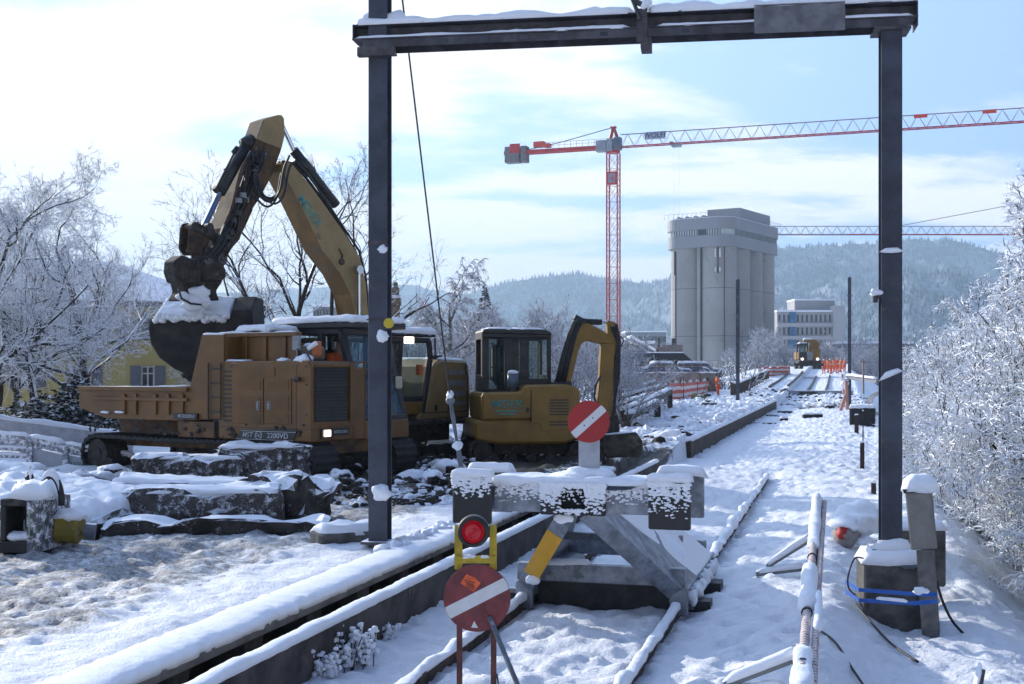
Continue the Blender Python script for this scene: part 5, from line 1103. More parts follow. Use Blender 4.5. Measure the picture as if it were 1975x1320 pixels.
q = MB(); ms(q, (1074, 740), (1102, 640), BYm + .1, .06, 10); q.build('lift_cylinder', DARK, bo)
q = MB(); q.box(MY(1062, 750, BYm)[0], MY(1100, 750, BYm)[0], BYm - .2, BYm + .2, MY(1070, 762, BYm)[1], MY(1070, 736, BYm)[1]); q.build('swing_bracket', DARK, gm, bevel=.03)
q = MB(); q.py(poly([(1172, 618), (1188, 622), (1192, 650), (1186, 690), (1183, 760), (1178, 832), (1158, 834), (1150, 800), (1156, 740), (1160, 662), (1172, 650)], BYm - .1), BYm - .10, BYm + .10); ar = q.build('arm', YM, gm, bevel=.015)
q = MB(); ms(q, (1190, 640), (1190, 740), BYm - .05, .055, 10); ms(q, (1187, 625), (1194, 660), BYm - .06, .05, 8); q.build('bucket_cylinder', DARK, ar)
for k in range(4):
    q = MB(); pts = poly([(1178 + k * 4, 630), (1190 + k * 2, 660), (1186 + k * 3, 720), (1184 + k, 770), (1180 + k * 2, 815)], BYm - .12); q.tube([(x, BYm - .12, z) for x, z in pts], .017, 6); q.build('hydraulic_hose', BLACK, ar)
q = MB(); pts = poly([(1186, 655), (1198, 650), (1203, 658), (1198, 668), (1190, 676)], BYm - .1); q.tube([(x, BYm - .1, z) for x, z in pts], .015, 6); pts = poly([(1158, 725), (1148, 745), (1146, 765), (1150, 780)], BYm - .1); q.tube([(x, BYm - .12, z) for x, z in pts], .02, 6); q.build('hose_loop', BLACK, ar)
q = MB(); q.py(poly([(1160, 812), (1190, 800), (1196, 830), (1186, 846), (1150, 846)], BYm - .12), BYm - .14, BYm + .14); q.build('quick_coupler', MUDDY, gm, bevel=.02)
q = MB(); bx = poly([(1163, 840), (1228, 834), (1239, 850), (1241, 866), (1236, 882), (1170, 884), (1160, 866)], BYm - .35)
xm = bx[1][0]; q.py(bx, BYm - .35, BYm + .55); bk = q.build('bucket', material('worn_bucket', (.05, .042, .035), .7, .2, .4, 4, dirt=((.12, .10, .07), 3, .52), bump=.4), gm, bevel=.02)
q = MB(); q.cap([(bx[0][0] + .05, BYm - .33, bx[0][1] + .002), (bx[1][0] - .02, BYm - .33, bx[1][1] + .002), (bx[1][0] - .02, BYm + .53, bx[1][1] + .002), (bx[0][0] + .05, BYm + .53, bx[0][1] + .002)], .02, 5); q.build('snow_cap', SNOWM, bk, smooth=True)
q = MB(); q.tube([(-.1, 0, .35), (-.1, 0, .62)], .5, 20); q.box(-.8, .7, -.55, .55, .2, .45); q.py([(1.3, .0), (1.42, 0), (1.36, .42), (1.28, .42)], -1.0, 1.0); q.bar((.6, -.4, .3), (1.32, -.4, .2), .12, .12); q.bar((.6, .4, .3), (1.32, .4, .2), .12, .12); q.build('undercarriage', MUDDY, gm)
for s in (-1, 1):
    q = MB(); y0, y1 = (-1.0, -.6) if s < 0 else (.6, 1.0); crawler(q, -1.35, 1.15, .55, y0, y1, .12, .02); tk = q.build('crawler_track', MUDDY, gm); wheels(tk, -1.35, 1.15, .55, y0 + .05, y1 - .04, 5)
# ---------------- vegetation ----------------
BARK = material('dark_bark', (.028, .022, .018), .95, 0, .3, 12, bump=0); BARKG = material('frosted_bark', (.13, .12, .12), .95, 0, .3, 12, bump=0)
SNOWT = snow_mat('twig_snow', 6, 20, .1); FROSTT = material('hoar_frost', (.50, .52, .57), .8, bump=0, var=.2); FROSTW = material('warm_frost', (.46, .44, .42), .85, bump=0, var=.25)
TREE_CACHE = {}; FROSTB = material('birch_frost', (.62, .62, .66), .8, bump=0, var=.2)
class Tree:
    def __init__(s, seed, snow=.9, up=.05, droop=0.0, thick=1.0, snowup=.0, sides=3):
        s.r = random.Random(seed); s.t = MB(); s.b = MB(); s.snow, s.up, s.droop, s.thick, s.su = snow, up, droop, thick, snowup
    def tube(s, mb, pts, rs, n):
        ref = Vector((0, 0, 1)); vs = []; o = len(mb.v); k = len(pts)
        for i in range(k):
            d = (pts[min(i + 1, k - 1)] - pts[max(0, i - 1)]).normalized(); x = d.cross(ref)
            x = x.normalized() if x.length > .05 else Vector((1, 0, 0)); z = x.cross(d)
            for j in range(n):
                a = 2 * math.pi * (j + .25) / n if n > 3 else (math.pi / 2 + 2 * math.pi * j / 3)
                lift_ = (s.thick * rs[i] * .9 if (math.sin(a) > .2 and s.snow > 0) else 0)
                vs.append(pts[i] + x * math.cos(a) * rs[i] * (1 + .25 * s.snow) + z * (math.sin(a) * rs[i] + lift_))
        mb.v += [tuple(v) for v in vs]
        for i in range(k - 1):
            for j in range(n):
                a_, b_ = o + i * n + j, o + i * n + (j + 1) % n
                mb.f.append((a_, b_, b_ + n, a_ + n))
                am = 2 * math.pi * ((j + .25) + .5) / n if n > 3 else (math.pi / 2 + 2 * math.pi * (j + .5) / 3)
                upf = math.sin(am) > (-.1 + (1 - s.snow) * .8) if n == 3 else math.sin(am) > .25 + (1 - s.snow) * .6
                mb.m.append(1 if upf and s.r.random() < s.snow + .25 else 0)
    def grow(s, p, d, L_, r, lev, spec):
        """spec[lev] = (segments, children, child length share, spread, wobble)"""
        seg, ch, cl, spread, wob = spec[lev]; pts = [p]; q = p.copy(); dirs = []
        R_ = s.r; dd = d.normalized()
        for i in range(seg):
            dd = dd + Vector((R_.gauss(0, wob), R_.gauss(0, wob), R_.gauss(0, wob) + s.up * (1 if lev < 2 else .3) - s.droop * max(0, lev - 1) * .9)); dd.normalize()
            q = q + dd * (L_ / seg); pts.append(q.copy()); dirs.append(dd.copy())
        rs = [r * (1 - .72 * i / seg) for i in range(seg + 1)]
        n = 7 if lev == 0 else (5 if lev == 1 else 3)
        s.tube(s.t if lev == 0 else s.b, pts, rs, n)
        if lev + 1 >= len(spec): return
        for k in range(ch):
            t_ = R_.uniform(.22 if lev else .28, 1.0) if k else 1.0; i = min(seg - 1, int(t_ * seg)); f_ = t_ * seg - i
            o = pts[i].lerp(pts[i + 1], min(1, f_)); bd = dirs[i]
            perp = Vector((R_.gauss(0, 1), R_.gauss(0, 1), R_.gauss(0, .7))); perp = (perp - bd * perp.dot(bd)).normalized()
            nd = (bd * math.cos(spread) + perp * math.sin(spread) * R_.uniform(.6, 1.25)).normalized()
            s.grow(o, nd, L_ * cl * R_.uniform(.65, 1.15) * (1.15 - .45 * t_), max(.0035 * s.thickmin, rs[i] * .62), lev + 1, spec)
    thickmin = 1.0
def tree(name, label, cat, loc, rz, key, make, group=None, scale=1.0, mats=None):
    root = thing(name, label, cat, loc, rz, group); root.scale = (scale,) * 3
    if key not in TREE_CACHE:
        t = make(); m2 = mats or [BARK, SNOWT]; a = t.t.build('trunk', m2, root, fix=False, smooth=True); b = t.b.build('crown', m2, root, fix=False); TREE_CACHE[key] = (a, b)
    else:
        for o in TREE_CACHE[key]: c = o.copy(); COL.objects.link(c); c.parent = root
    return root
def mk(seed, h, r, spec, **k):
    def f():
        tm_ = k.pop('tm', 1.0); base = k.pop('stems', 1); lean = k.pop('lean', .0); t = Tree(seed, **k); t.thickmin = tm_
        for i in range(base):
            a = 2 * math.pi * (i + .3) / base; d = Vector((math.cos(a) * lean, math.sin(a) * lean, 1)) if base > 1 else Vector((lean, 0, 1))
            hh = h * (1 if base == 1 else t.r.uniform(.6, 1.05)); t.grow(Vector((math.cos(a) * .15, math.sin(a) * .15, -.3)) if base > 1 else Vector((0, 0, -.4)), d, hh, r, 0, spec)
        return t
    return f
WIDE = [(7, 15, .62, 1.0, .10), (7, 11, .5, .75, .17), (6, 10, .48, .8, .24), (5, 9, .5, .85, .30), (3, 0, 0, 0, .35)]
OPEN = [(7, 10, .66, 1.0, .10), (7, 8, .55, .75, .17), (6, 7, .48, .8, .24), (5, 7, .5, .85, .30), (3, 0, 0, 0, .35)]
LOOSE = [(8, 9, .62, .62, .10), (8, 7, .55, .62, .16), (6, 6, .5, .65, .2), (4, 5, .5, .7, .22), (3, 0, 0, 0, .25)]
def zg(x, y): return gz(x, y)
def tp(px, D): x = (px - CX) / F * D; return (x, D, zg(x, D))
Lk = dict(snow=.68, up=.05, thick=.7, tm=1.35)
for i, (px, D, rz, s, lab, k) in enumerate(((78, 33, 0, 1.0, 'broad snowy bare tree with dark trunk at the left edge of the yard', 'a'), (185, 35, 2.1, 1.0, 'open snowy bare tree in front of the yellow house, limbs reaching towards the bucket', 'c'),
        (-60, 30, 4.0, 1.0, 'snowy bare tree cut by the left edge of the photo', 'a'), (-330, 27, 1.2, 1.1, 'snowy bare tree outside the left edge', 'a'), (20, 40, 3.2, .9, 'snowy bare tree standing behind the leftmost ones', 'b'), (130, 38, 5.0, .95, 'snowy bare tree between the two broad ones, partly hiding the yellow wall', 'b'), (-10, 35, 2.7, .85, 'dense snowy bare tree crowding the left edge of the photo', 'a'))):
    tree('bare_tree', lab, 'tree', tp(px, D), rz, 'L' + k, mk({'a': 11, 'b': 12, 'c': 13}[k], 7.6, .13, WIDE if k != 'c' else OPEN, **dict(Lk)), 'snow laden bare trees at the left', s * .74)
Mk = dict(snow=.35, up=.06, thick=.4, tm=1.7)
for i, (px, D, rz, s, lab, ln) in enumerate(((545, 40, .4, 1.0, 'tall bare tree with forked trunk seen under the raised boom', 0), (600, 38, 2.6, .92, 'dark leaning bare tree just right of the forked one under the boom', .35), (672, 46, 4.4, 1.05, 'bare tree half hidden behind the excavator boom and left mast', 0), (400, 50, 5.2, .72, 'thin bare tree rising behind the bucket', 0))):
    tree('bare_tree', lab, 'tree', tp(px, D), rz, 'M%d' % (i % 2), mk(31 + i, 8.2, .15, LOOSE, lean=ln, **dict(Mk)), 'thin bare trees behind the excavator', s * .84)
# weeping birch and frosted scrub in the middle
BIRCH = [(8, 15, .50, .85, .06), (7, 11, .55, .6, .14), (6, 12, .55, .8, .12), (5, 0, 0, 0, .1)]
tree('birch_tree', 'weeping frosted birch between the left mast and the small excavator', 'tree', tp(868, 50), 0, 'birch', mk(41, 5.0, .12, BIRCH, snow=.95, up=.05, droop=.22, thick=.9, tm=4.2), None, 1.0, [BARKG, FROSTB])
tree('birch_tree', 'smaller frosted birch crowding the right side of the weeping birch', 'tree', tp(925, 62), 1.5, 'birch', None, None, .85)
def conifer(loc, h, seed, label, mats):
    root = thing('conifer', label, 'tree', loc); r = random.Random(seed); q = MB(); q.tube([(0, 0, -.3), (0, 0, h)], [.12, .02], 6); q.build('trunk', BARK, root)
    q = MB()
    for k in range(420):
        t_ = r.random() ** .8; z = h * (.12 + .86 * t_); L_ = (1 - t_) * h * .26 + .12; a = r.uniform(0, 6.28); e = Vector((math.cos(a), math.sin(a), -.25)) * L_
        s_ = Vector((-math.sin(a), math.cos(a), 0)) * L_ * .22; o = Vector((0, 0, z)); q.add([o, o + e * .6 + s_, o + e, o + e * .6 - s_, o + e * .6 - Vector((0, 0, .14 * L_ + .05))], [(0, 1, 2, 3), (0, 4, 1), (1, 4, 2), (2, 4, 3), (3, 4, 0)])
        q.m[-5:] = [1 if r.random() < .6 else 0] * 1 + [0] * 4
    q.build('crown', mats, root, fix=False)
conifer(tp(935, 66), 6.6, 3, 'dark snow dusted conifer behind the birch', [material('conifer_green', (.03, .045, .04), .9, bump=0), SNOWT])
SCRUB = [(5, 9, .62, .6, .14), (5, 8, .52, .7, .2), (4, 7, .5, .8, .25), (3, 0, 0, 0, .25)]
r_ = random.Random(77); labs = {}
spots = [(700, 34, 1.0), (765, 38, 1.1), (800, 47, 1.15), (850, 44, .95), (905, 40, .9), (955, 46, 1.1), (1000, 52, 1.25), (1050, 50, 1.1), (1090, 44, .85), (1130, 40, .85), (1170, 43, .85), (1205, 38, .72), (980, 66, 1.5), (1090, 70, 1.5), (1150, 58, 1.1), (1240, 60, .75), (740, 52, 1.2), (500, 44, .9), (620, 48, .9), (445, 40, .8), (560, 52, 1.0)]
for i, (px, D, s) in enumerate(spots):
    tree('frosted_shrub', 'grey frosted bare shrub in the thicket behind the machines', 'shrub', tp(px, D), r_.uniform(0, 6), 'S%d' % (i % 2), mk(50 + i, 3.6, .05, SCRUB, snow=.72, up=.05, thick=.7, tm=3.2, stems=5, lean=.35), 'frosted shrubs in the thicket behind the machines', s * (.62 if 690 < px < 960 else .8), [BARKG, FROSTT])
# snowy leafy bush under the left trees
def clump(loc, rx, rz_, seed, name, label, n=900, group=None, cat='bush', mats=None, leaf=.05):
    root = thing(name, label, cat, loc, 0, group); r = random.Random(seed); q = MB()
    for k in range(n):
        d = Vector((r.gauss(0, 1), r.gauss(0, 1), abs(r.gauss(0, 1)))).normalized() * (r.random() ** .35); c = Vector((d.x * rx, d.y * rx * .7, d.z * rz_)); c *= 1 + .3 * nz(c.x * 2 + seed, c.y * 2, c.z * 2)
        s = leaf * r.uniform(.5, 1.5); a = Vector((r.gauss(0, 1), r.gauss(0, 1), r.gauss(0, .4))).normalized() * s; b_ = a.cross(Vector((r.gauss(0, .4), r.gauss(0, .4), 1))).normalized() * s * .8
        q.add([c - a, c - b_, c + a + Vector((0, 0, -.3 * s)), c + b_], [(0, 1, 2, 3)], 0); q.add([c - a * .9 + Vector((0, 0, s * .25)), c - b_ + Vector((0, 0, s * .3)), c + a * .8 + Vector((0, 0, 0)), c + b_ + Vector((0, 0, s * .3))], [(0, 1, 2, 3)], 1 if r.random() < .75 else 0)
    q.build('foliage', mats or [material('dark_leaf', (.02, .03, .02), .8, bump=0), SNOWT], root, fix=False)
    q = MB(); q.tube([(0, 0, -.2), (0, 0, rz_ * .8)], [.05, .02], 5); q.build('stem', BARK, root); return root
clump(tp(150, 31), 1.5, 1.5, 5, 'evergreen_bush', 'rounded evergreen bush with snow below the left trees, beside the dumper bed', 2600, leaf=.07)
clump(tp(60, 32), 1.3, 1.1, 6, 'evergreen_bush', 'low snowy evergreen bush at the left edge under the trees', 1800, leaf=.07)
# the great snow laden thicket on the right bank
BR = [(6, 13, .60, .7, .12), (6, 11, .52, .75, .18), (5, 11, .5, .8, .26), (4, 8, .62, .75, .34), (3, 0, 0, 0, .5)]
Rk = dict(snow=.85, up=.04, droop=.03, thick=.8, tm=1.15, stems=6, lean=.40)
bank = [(3.9, 16.2, 1.15), (3.6, 15.0, .7), (4.5, 18.0, 1.7), (3.4, 19.6, .75), (4.3, 21.2, 1.35), (5.6, 20.4, 2.0), (3.0, 22.4, .7), (4.1, 24, 1.25), (5.3, 25, 1.85), (3.0, 26, .7), (4.0, 28, 1.3), (3.2, 30, .8), (5.6, 31, 1.8), (4.0, 33, 1.1), (3.5, 36, .85), (4.8, 38, 1.25), (3.8, 42, .95), (5.4, 44, 1.35), (4.2, 50, 1.1), (5.4, 56, 1.3), (4.6, 64, 1.1), (7.4, 30, 2.2), (8.4, 40, 2.0), (5.4, 17.2, 1.65), (7.0, 20, 1.95)]
for i, (u, v, s) in enumerate(bank):
    p = T(u, v, 0); tree('snowy_thicket_bush', 'snow laden bare bush in the thicket on the right bank', 'bush', (p.x, p.y, H(u, v)[0] - .1), i * 1.37, 'R%d' % (i % 2), mk(70 + i, 2.9, .045, BR, **dict(Rk)), 'snow laden bushes of the right bank', s)
# weeds with snow beside the rail in the foreground
def weed(px, py, h, n, seed, lab):
    p = PZ(px, py, -.12); root = thing('snowy_weed', lab, 'weed', p, 0, None); r = random.Random(seed); q = MB(); w = MB()
    for k in range(n):
        a = r.uniform(0, 6.28); l = h * r.uniform(.35, 1.0); b_ = Vector((r.gauss(0, .09), r.gauss(0, .07), 0)) * (h / .35); e = b_ + Vector((math.cos(a) * l * .45, math.sin(a) * l * .35, l)); q.tube([b_, b_.lerp(e, .5) + Vector((0, 0, .04)), e], .004, 4)
        for m_ in range(5): c = b_.lerp(e, .3 + .17 * m_) + Vector((r.gauss(0, .015), r.gauss(0, .015), .012)); w.blob(c, r.uniform(.014, .032), r.uniform(.014, .03), r.uniform(.012, .026), k + m_, .35, 4)
    q.build('stem', BARK, root); w.build('snow_clump', SNOWM, root, smooth=True)
weed(672, 1290, .34, 46, 1, 'large snow covered weed by the wall foot in the foreground'); weed(620, 1318, .26, 26, 2, 'snow covered weed left of the largest one at the bottom edge'); weed(742, 1240, .16, 16, 3, 'small snowy weed right of the largest one'); weed(545, 1326, .12, 8, 4, 'tiny snowy weed near the bottom edge against the wall')
weed(1002, 1060, .20, 7, 5, 'thin snowy weed against the wall behind the lamp')
# ---------------- far things ----------------
def lattice(mb, a, b, w, h, n, r, m=0, tri=False, xb=True, rc=None):
    """square or triangular lattice between a and b"""
    a = Vector(a); b = Vector(b); d = (b - a).normalized(); up = Vector((0, 0, 1)) if abs(d.z) < .9 else Vector((0, 1, 0)); x = d.cross(up).normalized(); z = x.cross(d); rc = rc or r
    cs = [x * -w / 2 - z * h / 2, x * w / 2 - z * h / 2, z * h / 2] if tri else [x * i * w / 2 + z * j * h / 2 for i, j in ((-1, -1), (1, -1), (1, 1), (-1, 1))]
    k = len(cs)
    for c in cs: mb.bar(a + c, b + c, rc * 2, rc * 2, m)
    for i in range(n):
        p, q_ = a.lerp(b, i / n), a.lerp(b, (i + 1) / n)
        for j in range(k):
            c, e = cs[j], cs[(j + 1) % k]; fl = i % 2
            if tri and j == 0: mb.bar(p + c, q_ + e, r, r, m); continue
            if tri: mb.bar(p + (c if j == 1 else e), p.lerp(q_, .5) + (e if j == 1 else c), r, r, m); mb.bar(p.lerp(q_, .5) + (e if j == 1 else c), q_ + (c if j == 1 else e), r, r, m)
            else:
                mb.bar(p + c, p + e, r * 1.3, r * 1.3, m); mb.bar(p + c, q_ + e, r, r, m)
                if xb: mb.bar(p + e, q_ + c, r, r, m)
CRED = material('crane_red', (.42, .035, .035), .5, 0, .15, 1, bump=0); CREDB = material('crane_bright_red', (.60, .05, .02), .5, 0, .05, 1, bump=0); CGREY = material('crane_grey', (.24, .26, .30), .5, 0, .1, 1, bump=0); CWHITE = material('crane_sign_white', (.30, .33, .42), .5, 0, .05, 1, bump=0)
JIBG = material('lattice_grey', (.26, .19, .20), .6, 0, .1, 1, bump=0)
D0 = 200; base = P(1183, 716, D0); g = thing('tower_crane', 'red tower crane with long jib passing behind the right mast', 'crane', (base.x, base.y, -2), math.atan2(-.34, .94))
zt_ = (HY - 296) / F * D0 + CAMZ + 2
q = MB(); lattice(q, (0, 0, 0), (0, 0, zt_), 1.75, 1.75, 15, .05, rc=.085); q.build('mast', CRED, g)
q = MB(); q.box(-.5, .5, -.9, .9, zt_ * .865, zt_ * .915) ; 
zl = (HY - 358) / F * D0 + CAMZ + 2; zh = (HY - 333) / F * D0 + CAMZ + 2
q = MB(); q.box(-.9, .9, -1.02, -.9, zl, zh); lp = q.build('logo_panel', CRED, g)
q = MB(); zm = (zl + zh) / 2; q.box(-.55, .55, -1.05, -1.025, zm - .75, zm + .75); fr_ = q.build('logo_field', CGREY, lp)
q = MB(); q.box(-.32, -.2, -1.08, -1.055, zm - .05, zm + .5); q.box(.12, .24, -1.08, -1.055, zm - .6, zm + .5); q.box(-.32, .24, -1.08, -1.055, zm - .12, zm + .02); q.build('emblem', CRED, fr_)
zj = zt_ + (27 / F * D0); q = MB(); q.tube([(0, 0, zt_), (0, 0, zt_ + .8)], 1.1, 16); q.build('slewing_ring', CRED, g)
q = MB()
for s in (-1, 1):
    q.bar((-.9, s * .6, zt_ + .6), (-.1, s * .1, zt_ + 4.1), .3, .3); q.bar((1.2, s * .6, zt_ + .9), (.1, s * .1, zt_ + 4.1), .3, .3)
q.bar((-.5, 0, zt_ + 4.15), (.5, 0, zt_ + 4.15), .35, .3); q.build('tower_head', CRED, g)
q = MB(); q.box(-2.6, -.9, -1.3, .1, zt_ + .2, zt_ + 2.0); q.box(-.8, .2, -1.4, -.3, zt_ + .2, zt_ + 2.2); q.build('machinery_cabin', CGREY, g, bevel=.05)
q = MB(); q.box(.4, 1.6, -1.6, -.4, zt_ + .3, zt_ + 2.3); cb = q.build('operator_cabin', material('crane_cabin', (.12, .11, .14), .4, bump=0), g, bevel=.1)
q = MB(); q.box(.6, 1.62, -1.62, -1.5, zt_ + 1.0, zt_ + 2.0); q.build('window', GLASSB, cb)
q = MB(); lattice(q, (1.2, 0, zt_ + 1.9), (64, 0, zt_ + 1.9), 1.2, 2.0, 27, .048, tri=True, rc=.07); jo = q.build('jib', [JIBG], g)
q = MB(); q.bar((1.2, -.6, zt_ + .9), (64, -.6, zt_ + .9), .16, .16); q.bar((1.2, .6, zt_ + .9), (64, .6, zt_ + .9), .16, .16); q.build('jib_chord', CRED, g)
q = MB(); q.box(-18.5, -1, -.7, -.5, zt_ + .7, zt_ + 1.3); q.box(-18.5, -1, .5, .7, zt_ + .7, zt_ + 1.3); q.box(-18.5, -1, -.5, .5, zt_ + .8, zt_ + .9); cj = q.build('counter_jib', CRED, g)
q = MB()
for k in range(13): q.bar((-13 + k, -.6, zt_ + 1.3), (-13 + k, -.6, zt_ + 2.3), .05, .05)
q.bar((-13, -.6, zt_ + 2.3), (-1, -.6, zt_ + 2.3), .05, .05); q.bar((-13, -.6, zt_ + 1.8), (-1, -.6, zt_ + 1.8), .04, .04); q.build('handrail', JIBG, cj)
q = MB(); q.box(-18.3, -15.8, -.9, .9, zt_ - .6, zt_ + 2.0); q.box(-15.5, -14.6, -.9, .9, zt_ - .6, zt_ + 2.0); cw = q.build('counterweight', material('counterweight_concrete', (.17, .16, .16), .9, bump=0), g)
q = MB(); q.box(-17.4, -15.6, -.98, -.91, zt_ + .9, zt_ + 2.4); q.build('emblem_plate', CRED, cw)
q = MB(); q.box(-13.4, -11.6, -.6, .5, zt_ + 1.7, zt_ + 2.6); q.box(-11.6, -10.6, -.6, .5, zt_ + 1.6, zt_ + 2.2); q.build('hoist_winch', CREDB, g)
q = MB(); q.tube([(-.3, 0, zt_ + 4.1), (-9, 0, zt_ + 2.3), (-15, 0, zt_ + 1.4)], .07, 5); q.build('tie_bar', DARK, g)
q = MB(); q.box(5.4, 8.7, -.78, -.70, zt_ + 1.7, zt_ + 2.9); sg = q.build('sign_board', CWHITE, g); text_mesh('lettering', 'WOLFF', 1.15, material('dark_blue', (.01, .012, .06), .5, bump=0), sg, Matrix.Translation((7.05, -.80, zt_ + 2.3)) @ RX, .01, sx=.98)
for x in (46, 55.5): q = MB(); q.box(x, x + 1.9, -.25, -.2, zt_ + 2.4, zt_ + 2.95); q.build('marker_plate', CREDB, g)
q = MB(); q.box(9.6, 11, -.6, .6, zt_ + .4, zt_ + .8); q.box(9.3, 9.8, -.6, .6, zt_ + .7, zt_ + 1.2); tr_ = q.build('trolley', CGREY, g)
q = MB()
for x in (9.9, 10.7): q.tube([(x, 0, zt_ + .5), (x, 0, zt_ - 14)], .012, 4)
q.build('hoist_rope', JIBG, tr_)
D0 = 300; b2 = P(2030, 716, D0); g = thing('tower_crane', 'distant crane whose level jib passes over the wooded hill beside the silo', 'crane', (b2.x, b2.y, -2), R(180))
zj = (HY - 453) / F * D0 + CAMZ + 2; q = MB(); lattice(q, (0, 0, 0), (0, 0, zj), 1.8, 1.8, 14, .09, rc=.15); q.build('mast', CRED, g)
q = MB(); lattice(q, (0, 0, zj + 1), (76, 0, zj + 1), 1.3, 2.0, 30, .06, tri=True, rc=.085); q.build('jib', JIBG, g)
q = MB(); q.bar((0, .65, zj), (50, .65, zj), .2, .22); q.build('jib_chord', CRED, g)
q = MB(); lattice(q, (0, 0, zj), (0, 0, zj + 9), 1.2, 1.2, 4, .08, rc=.14); q.build('tower_head', CRED, g)
q = MB(); q.tube([(0, 0, zj + 9), (37, 0, zj + 2.1)], .09, 5); q.tube([(0, 0, zj + 9), (-14, 0, zj + 1)], .09, 5); q.build('tie_bar', JIBG, g)
q = MB(); q.box(-15, 0, -.7, .7, zj + .1, zj + .6); q.box(-15, -12, -.8, .8, zj - 1, zj + 1.6); q.build('counter_jib', CGREY, g)
# ---------------- silo ----------------
D0 = 260; SC = material('silo_concrete', (.30, .295, .285), .85, 0, .08, .12, dirt=((.22, .22, .22), .35, .56), bump=0); SC2 = material('silo_cladding', (.24, .25, .265), .6, 0, .05, .1, bump=0)
c0 = P(1327, 716, D0 + 4); g = thing('grain_silo', 'tall grey concrete silo block of joined cylinders with a glazed gallery on top', 'silo', (c0.x, c0.y, -1), R(-33))
dm = 7.15; zc_ = (HY - 476) / F * D0 + CAMZ + 1
for i in range(2):
    for j in range(4):
        q = MB(); q.lathe([(dm / 2, 0), (dm / 2, zc_)], (i * dm, j * dm, 0), 40); q.build('cylinder', SC, g, smooth=True)
q = MB()
for zf in (.36, .70):
    for i, j in ((0, 0), (1, 0), (1, 1), (1, 2), (1, 3), (0, 1)): q.lathe([(dm / 2 + .01, zc_ * zf - .06), (dm / 2 + .03, zc_ * zf), (dm / 2 + .01, zc_ * zf + .06)], (i * dm, j * dm, 0), 40)
q.build('joint_line', material('joint_grey', (.12, .13, .14), .9, bump=0), g)  # joints have a darker grey of their own
q = MB(); q.bar((-1.2, -dm / 2 + .2, 2), (-1.2, -dm / 2 + .2, zc_ - 1), .08, .3); q.bar((dm + 2.4, -2.9, zc_ * .1), (dm + 2.4, -2.9, zc_), .12, .12); q.build('ladder', DARK, g)
q = MB(); q.box(dm * .5 - .35, dm * .5 + .35, -2.6, .5, 0, zc_); q.build('pilaster', SC, g)
q = MB(); q.box(-1.6, -1.2, -3.45, -3.2, zc_ * .8, zc_ * .97); q.box(dm + 1.2, dm + 1.35, -3.7, -3.5, zc_ * .8, zc_ + 1.5); an = q.build('antenna_rack', DARK, g)
for dz, s in ((-.8, 1.7), (-4.6, .9)):
    for dx in (-.5, .5): q = MB(); q.box(dm + 1.3 + dx - .15, dm + 1.3 + dx + .15, -3.9, -3.7, zc_ + dz - s, zc_ + dz); q.build('antenna', material('antenna_white', (.6, .6, .62), .5, bump=0), an)
def rrect(x0, x1, y0, y1, r, n=8):
    pts = []
    for cx_, cy_, a0 in ((x1 - r, y1 - r, 0), (x0 + r, y1 - r, 90), (x0 + r, y0 + r, 180), (x1 - r, y0 + r, 270)):
        for k in range(n + 1): a = R(a0 + 90 * k / n); pts.append((cx_ + r * math.cos(a), cy_ + r * math.sin(a)))
    return pts
e = dm / 2
h1 = (HY - 456) / F * D0 + CAMZ + 1; h2 = (HY - 445) / F * D0 + CAMZ + 1; h3 = (HY - 423) / F * D0 + CAMZ + 1
q = MB(); q.pz(rrect(-e - .5, dm + e + .5, -e - .5, dm * 3 + e + .5, e), zc_ - .3, h1); q.build('lower_band', SC2, g)
q = MB(); q.pz(rrect(-e - .3, dm + e + .3, -e - .3, dm * 3 + e + .3, e), h1, h2); gl = q.build('window_band', material('gallery_glass', (.42, .47, .47), .15, bump=0), g)
q = MB()
for k in range(26):
    t_ = k / 25; x = -e - .05 + t_ * (2 * dm + .1); q.box(x - (.35 if 13 < k < 17 else .07), x + (.35 if 13 < k < 17 else .07), -e - .40, -e - .31, h1, h2) if 2 < k < 23 else None
for k in range(44): y = -e + k * (4 * dm) / 43; q.box(dm + e + .31, dm + e + .40, y - .06, y + .06, h1, h2) if 3 < k < 40 else None
q.build('mullion', material('dark_mullion', (.06, .07, .08), .5, bump=0), gl)
q = MB(); q.pz(rrect(-e - .6, dm + e + .6, -e - .6, dm * 3 + e + .6, e + .1), h2, h3); ub = q.build('upper_band', SC2, g)
q = MB(); q.pz(rrect(-e - .5, dm + e + .5, -e - .5, dm * 3 + e + .5, e), h3 + .01, h3 + .12); q.build('snow_cap', SNOWM, ub)
q = MB(); q.box(dm * .4, dm + e - .5, dm * .5, dm * 2.9, h3 + .13, h3 + 2.6); q.build('roof_house', SC2, g); 
q = MB()
for k in range(4): x = -e + .8 + k * 1.9; q.add([(x, -1, h3 + .13), (x + 1.9, -1, h3 + .13), (x + 1.9, 2, h3 + .13), (x, 2, h3 + .13), (x + .95, -1, h3 + 1.0), (x + .95, 2, h3 + 1.0)], [(0, 1, 4), (1, 2, 5, 4), (2, 3, 5), (3, 0, 4, 5), (0, 3, 2, 1)])
q.build('skylight', SC, g)
q = MB()
for k in range(14): q.bar((-e + k * 1.05, -e - .5, h3), (-e + k * 1.05, -e - .5, h3 + 1.1), .05, .05)
q.bar((-e, -e - .5, h3 + 1.1), (dm + e, -e - .5, h3 + 1.1), .05, .05)
for k in range(10): q.bar((dm + e + .4, dm * 2.2 + k, h3), (dm + e + .4, dm * 2.2 + k, h3 + 1.1), .05, .05)
q.bar((dm + e + .4, dm * 2.2, h3 + 1.1), (dm + e + .4, dm * 2.2 + 10, h3 + 1.1), .05, .05); q.build('handrail', JIBG, g)
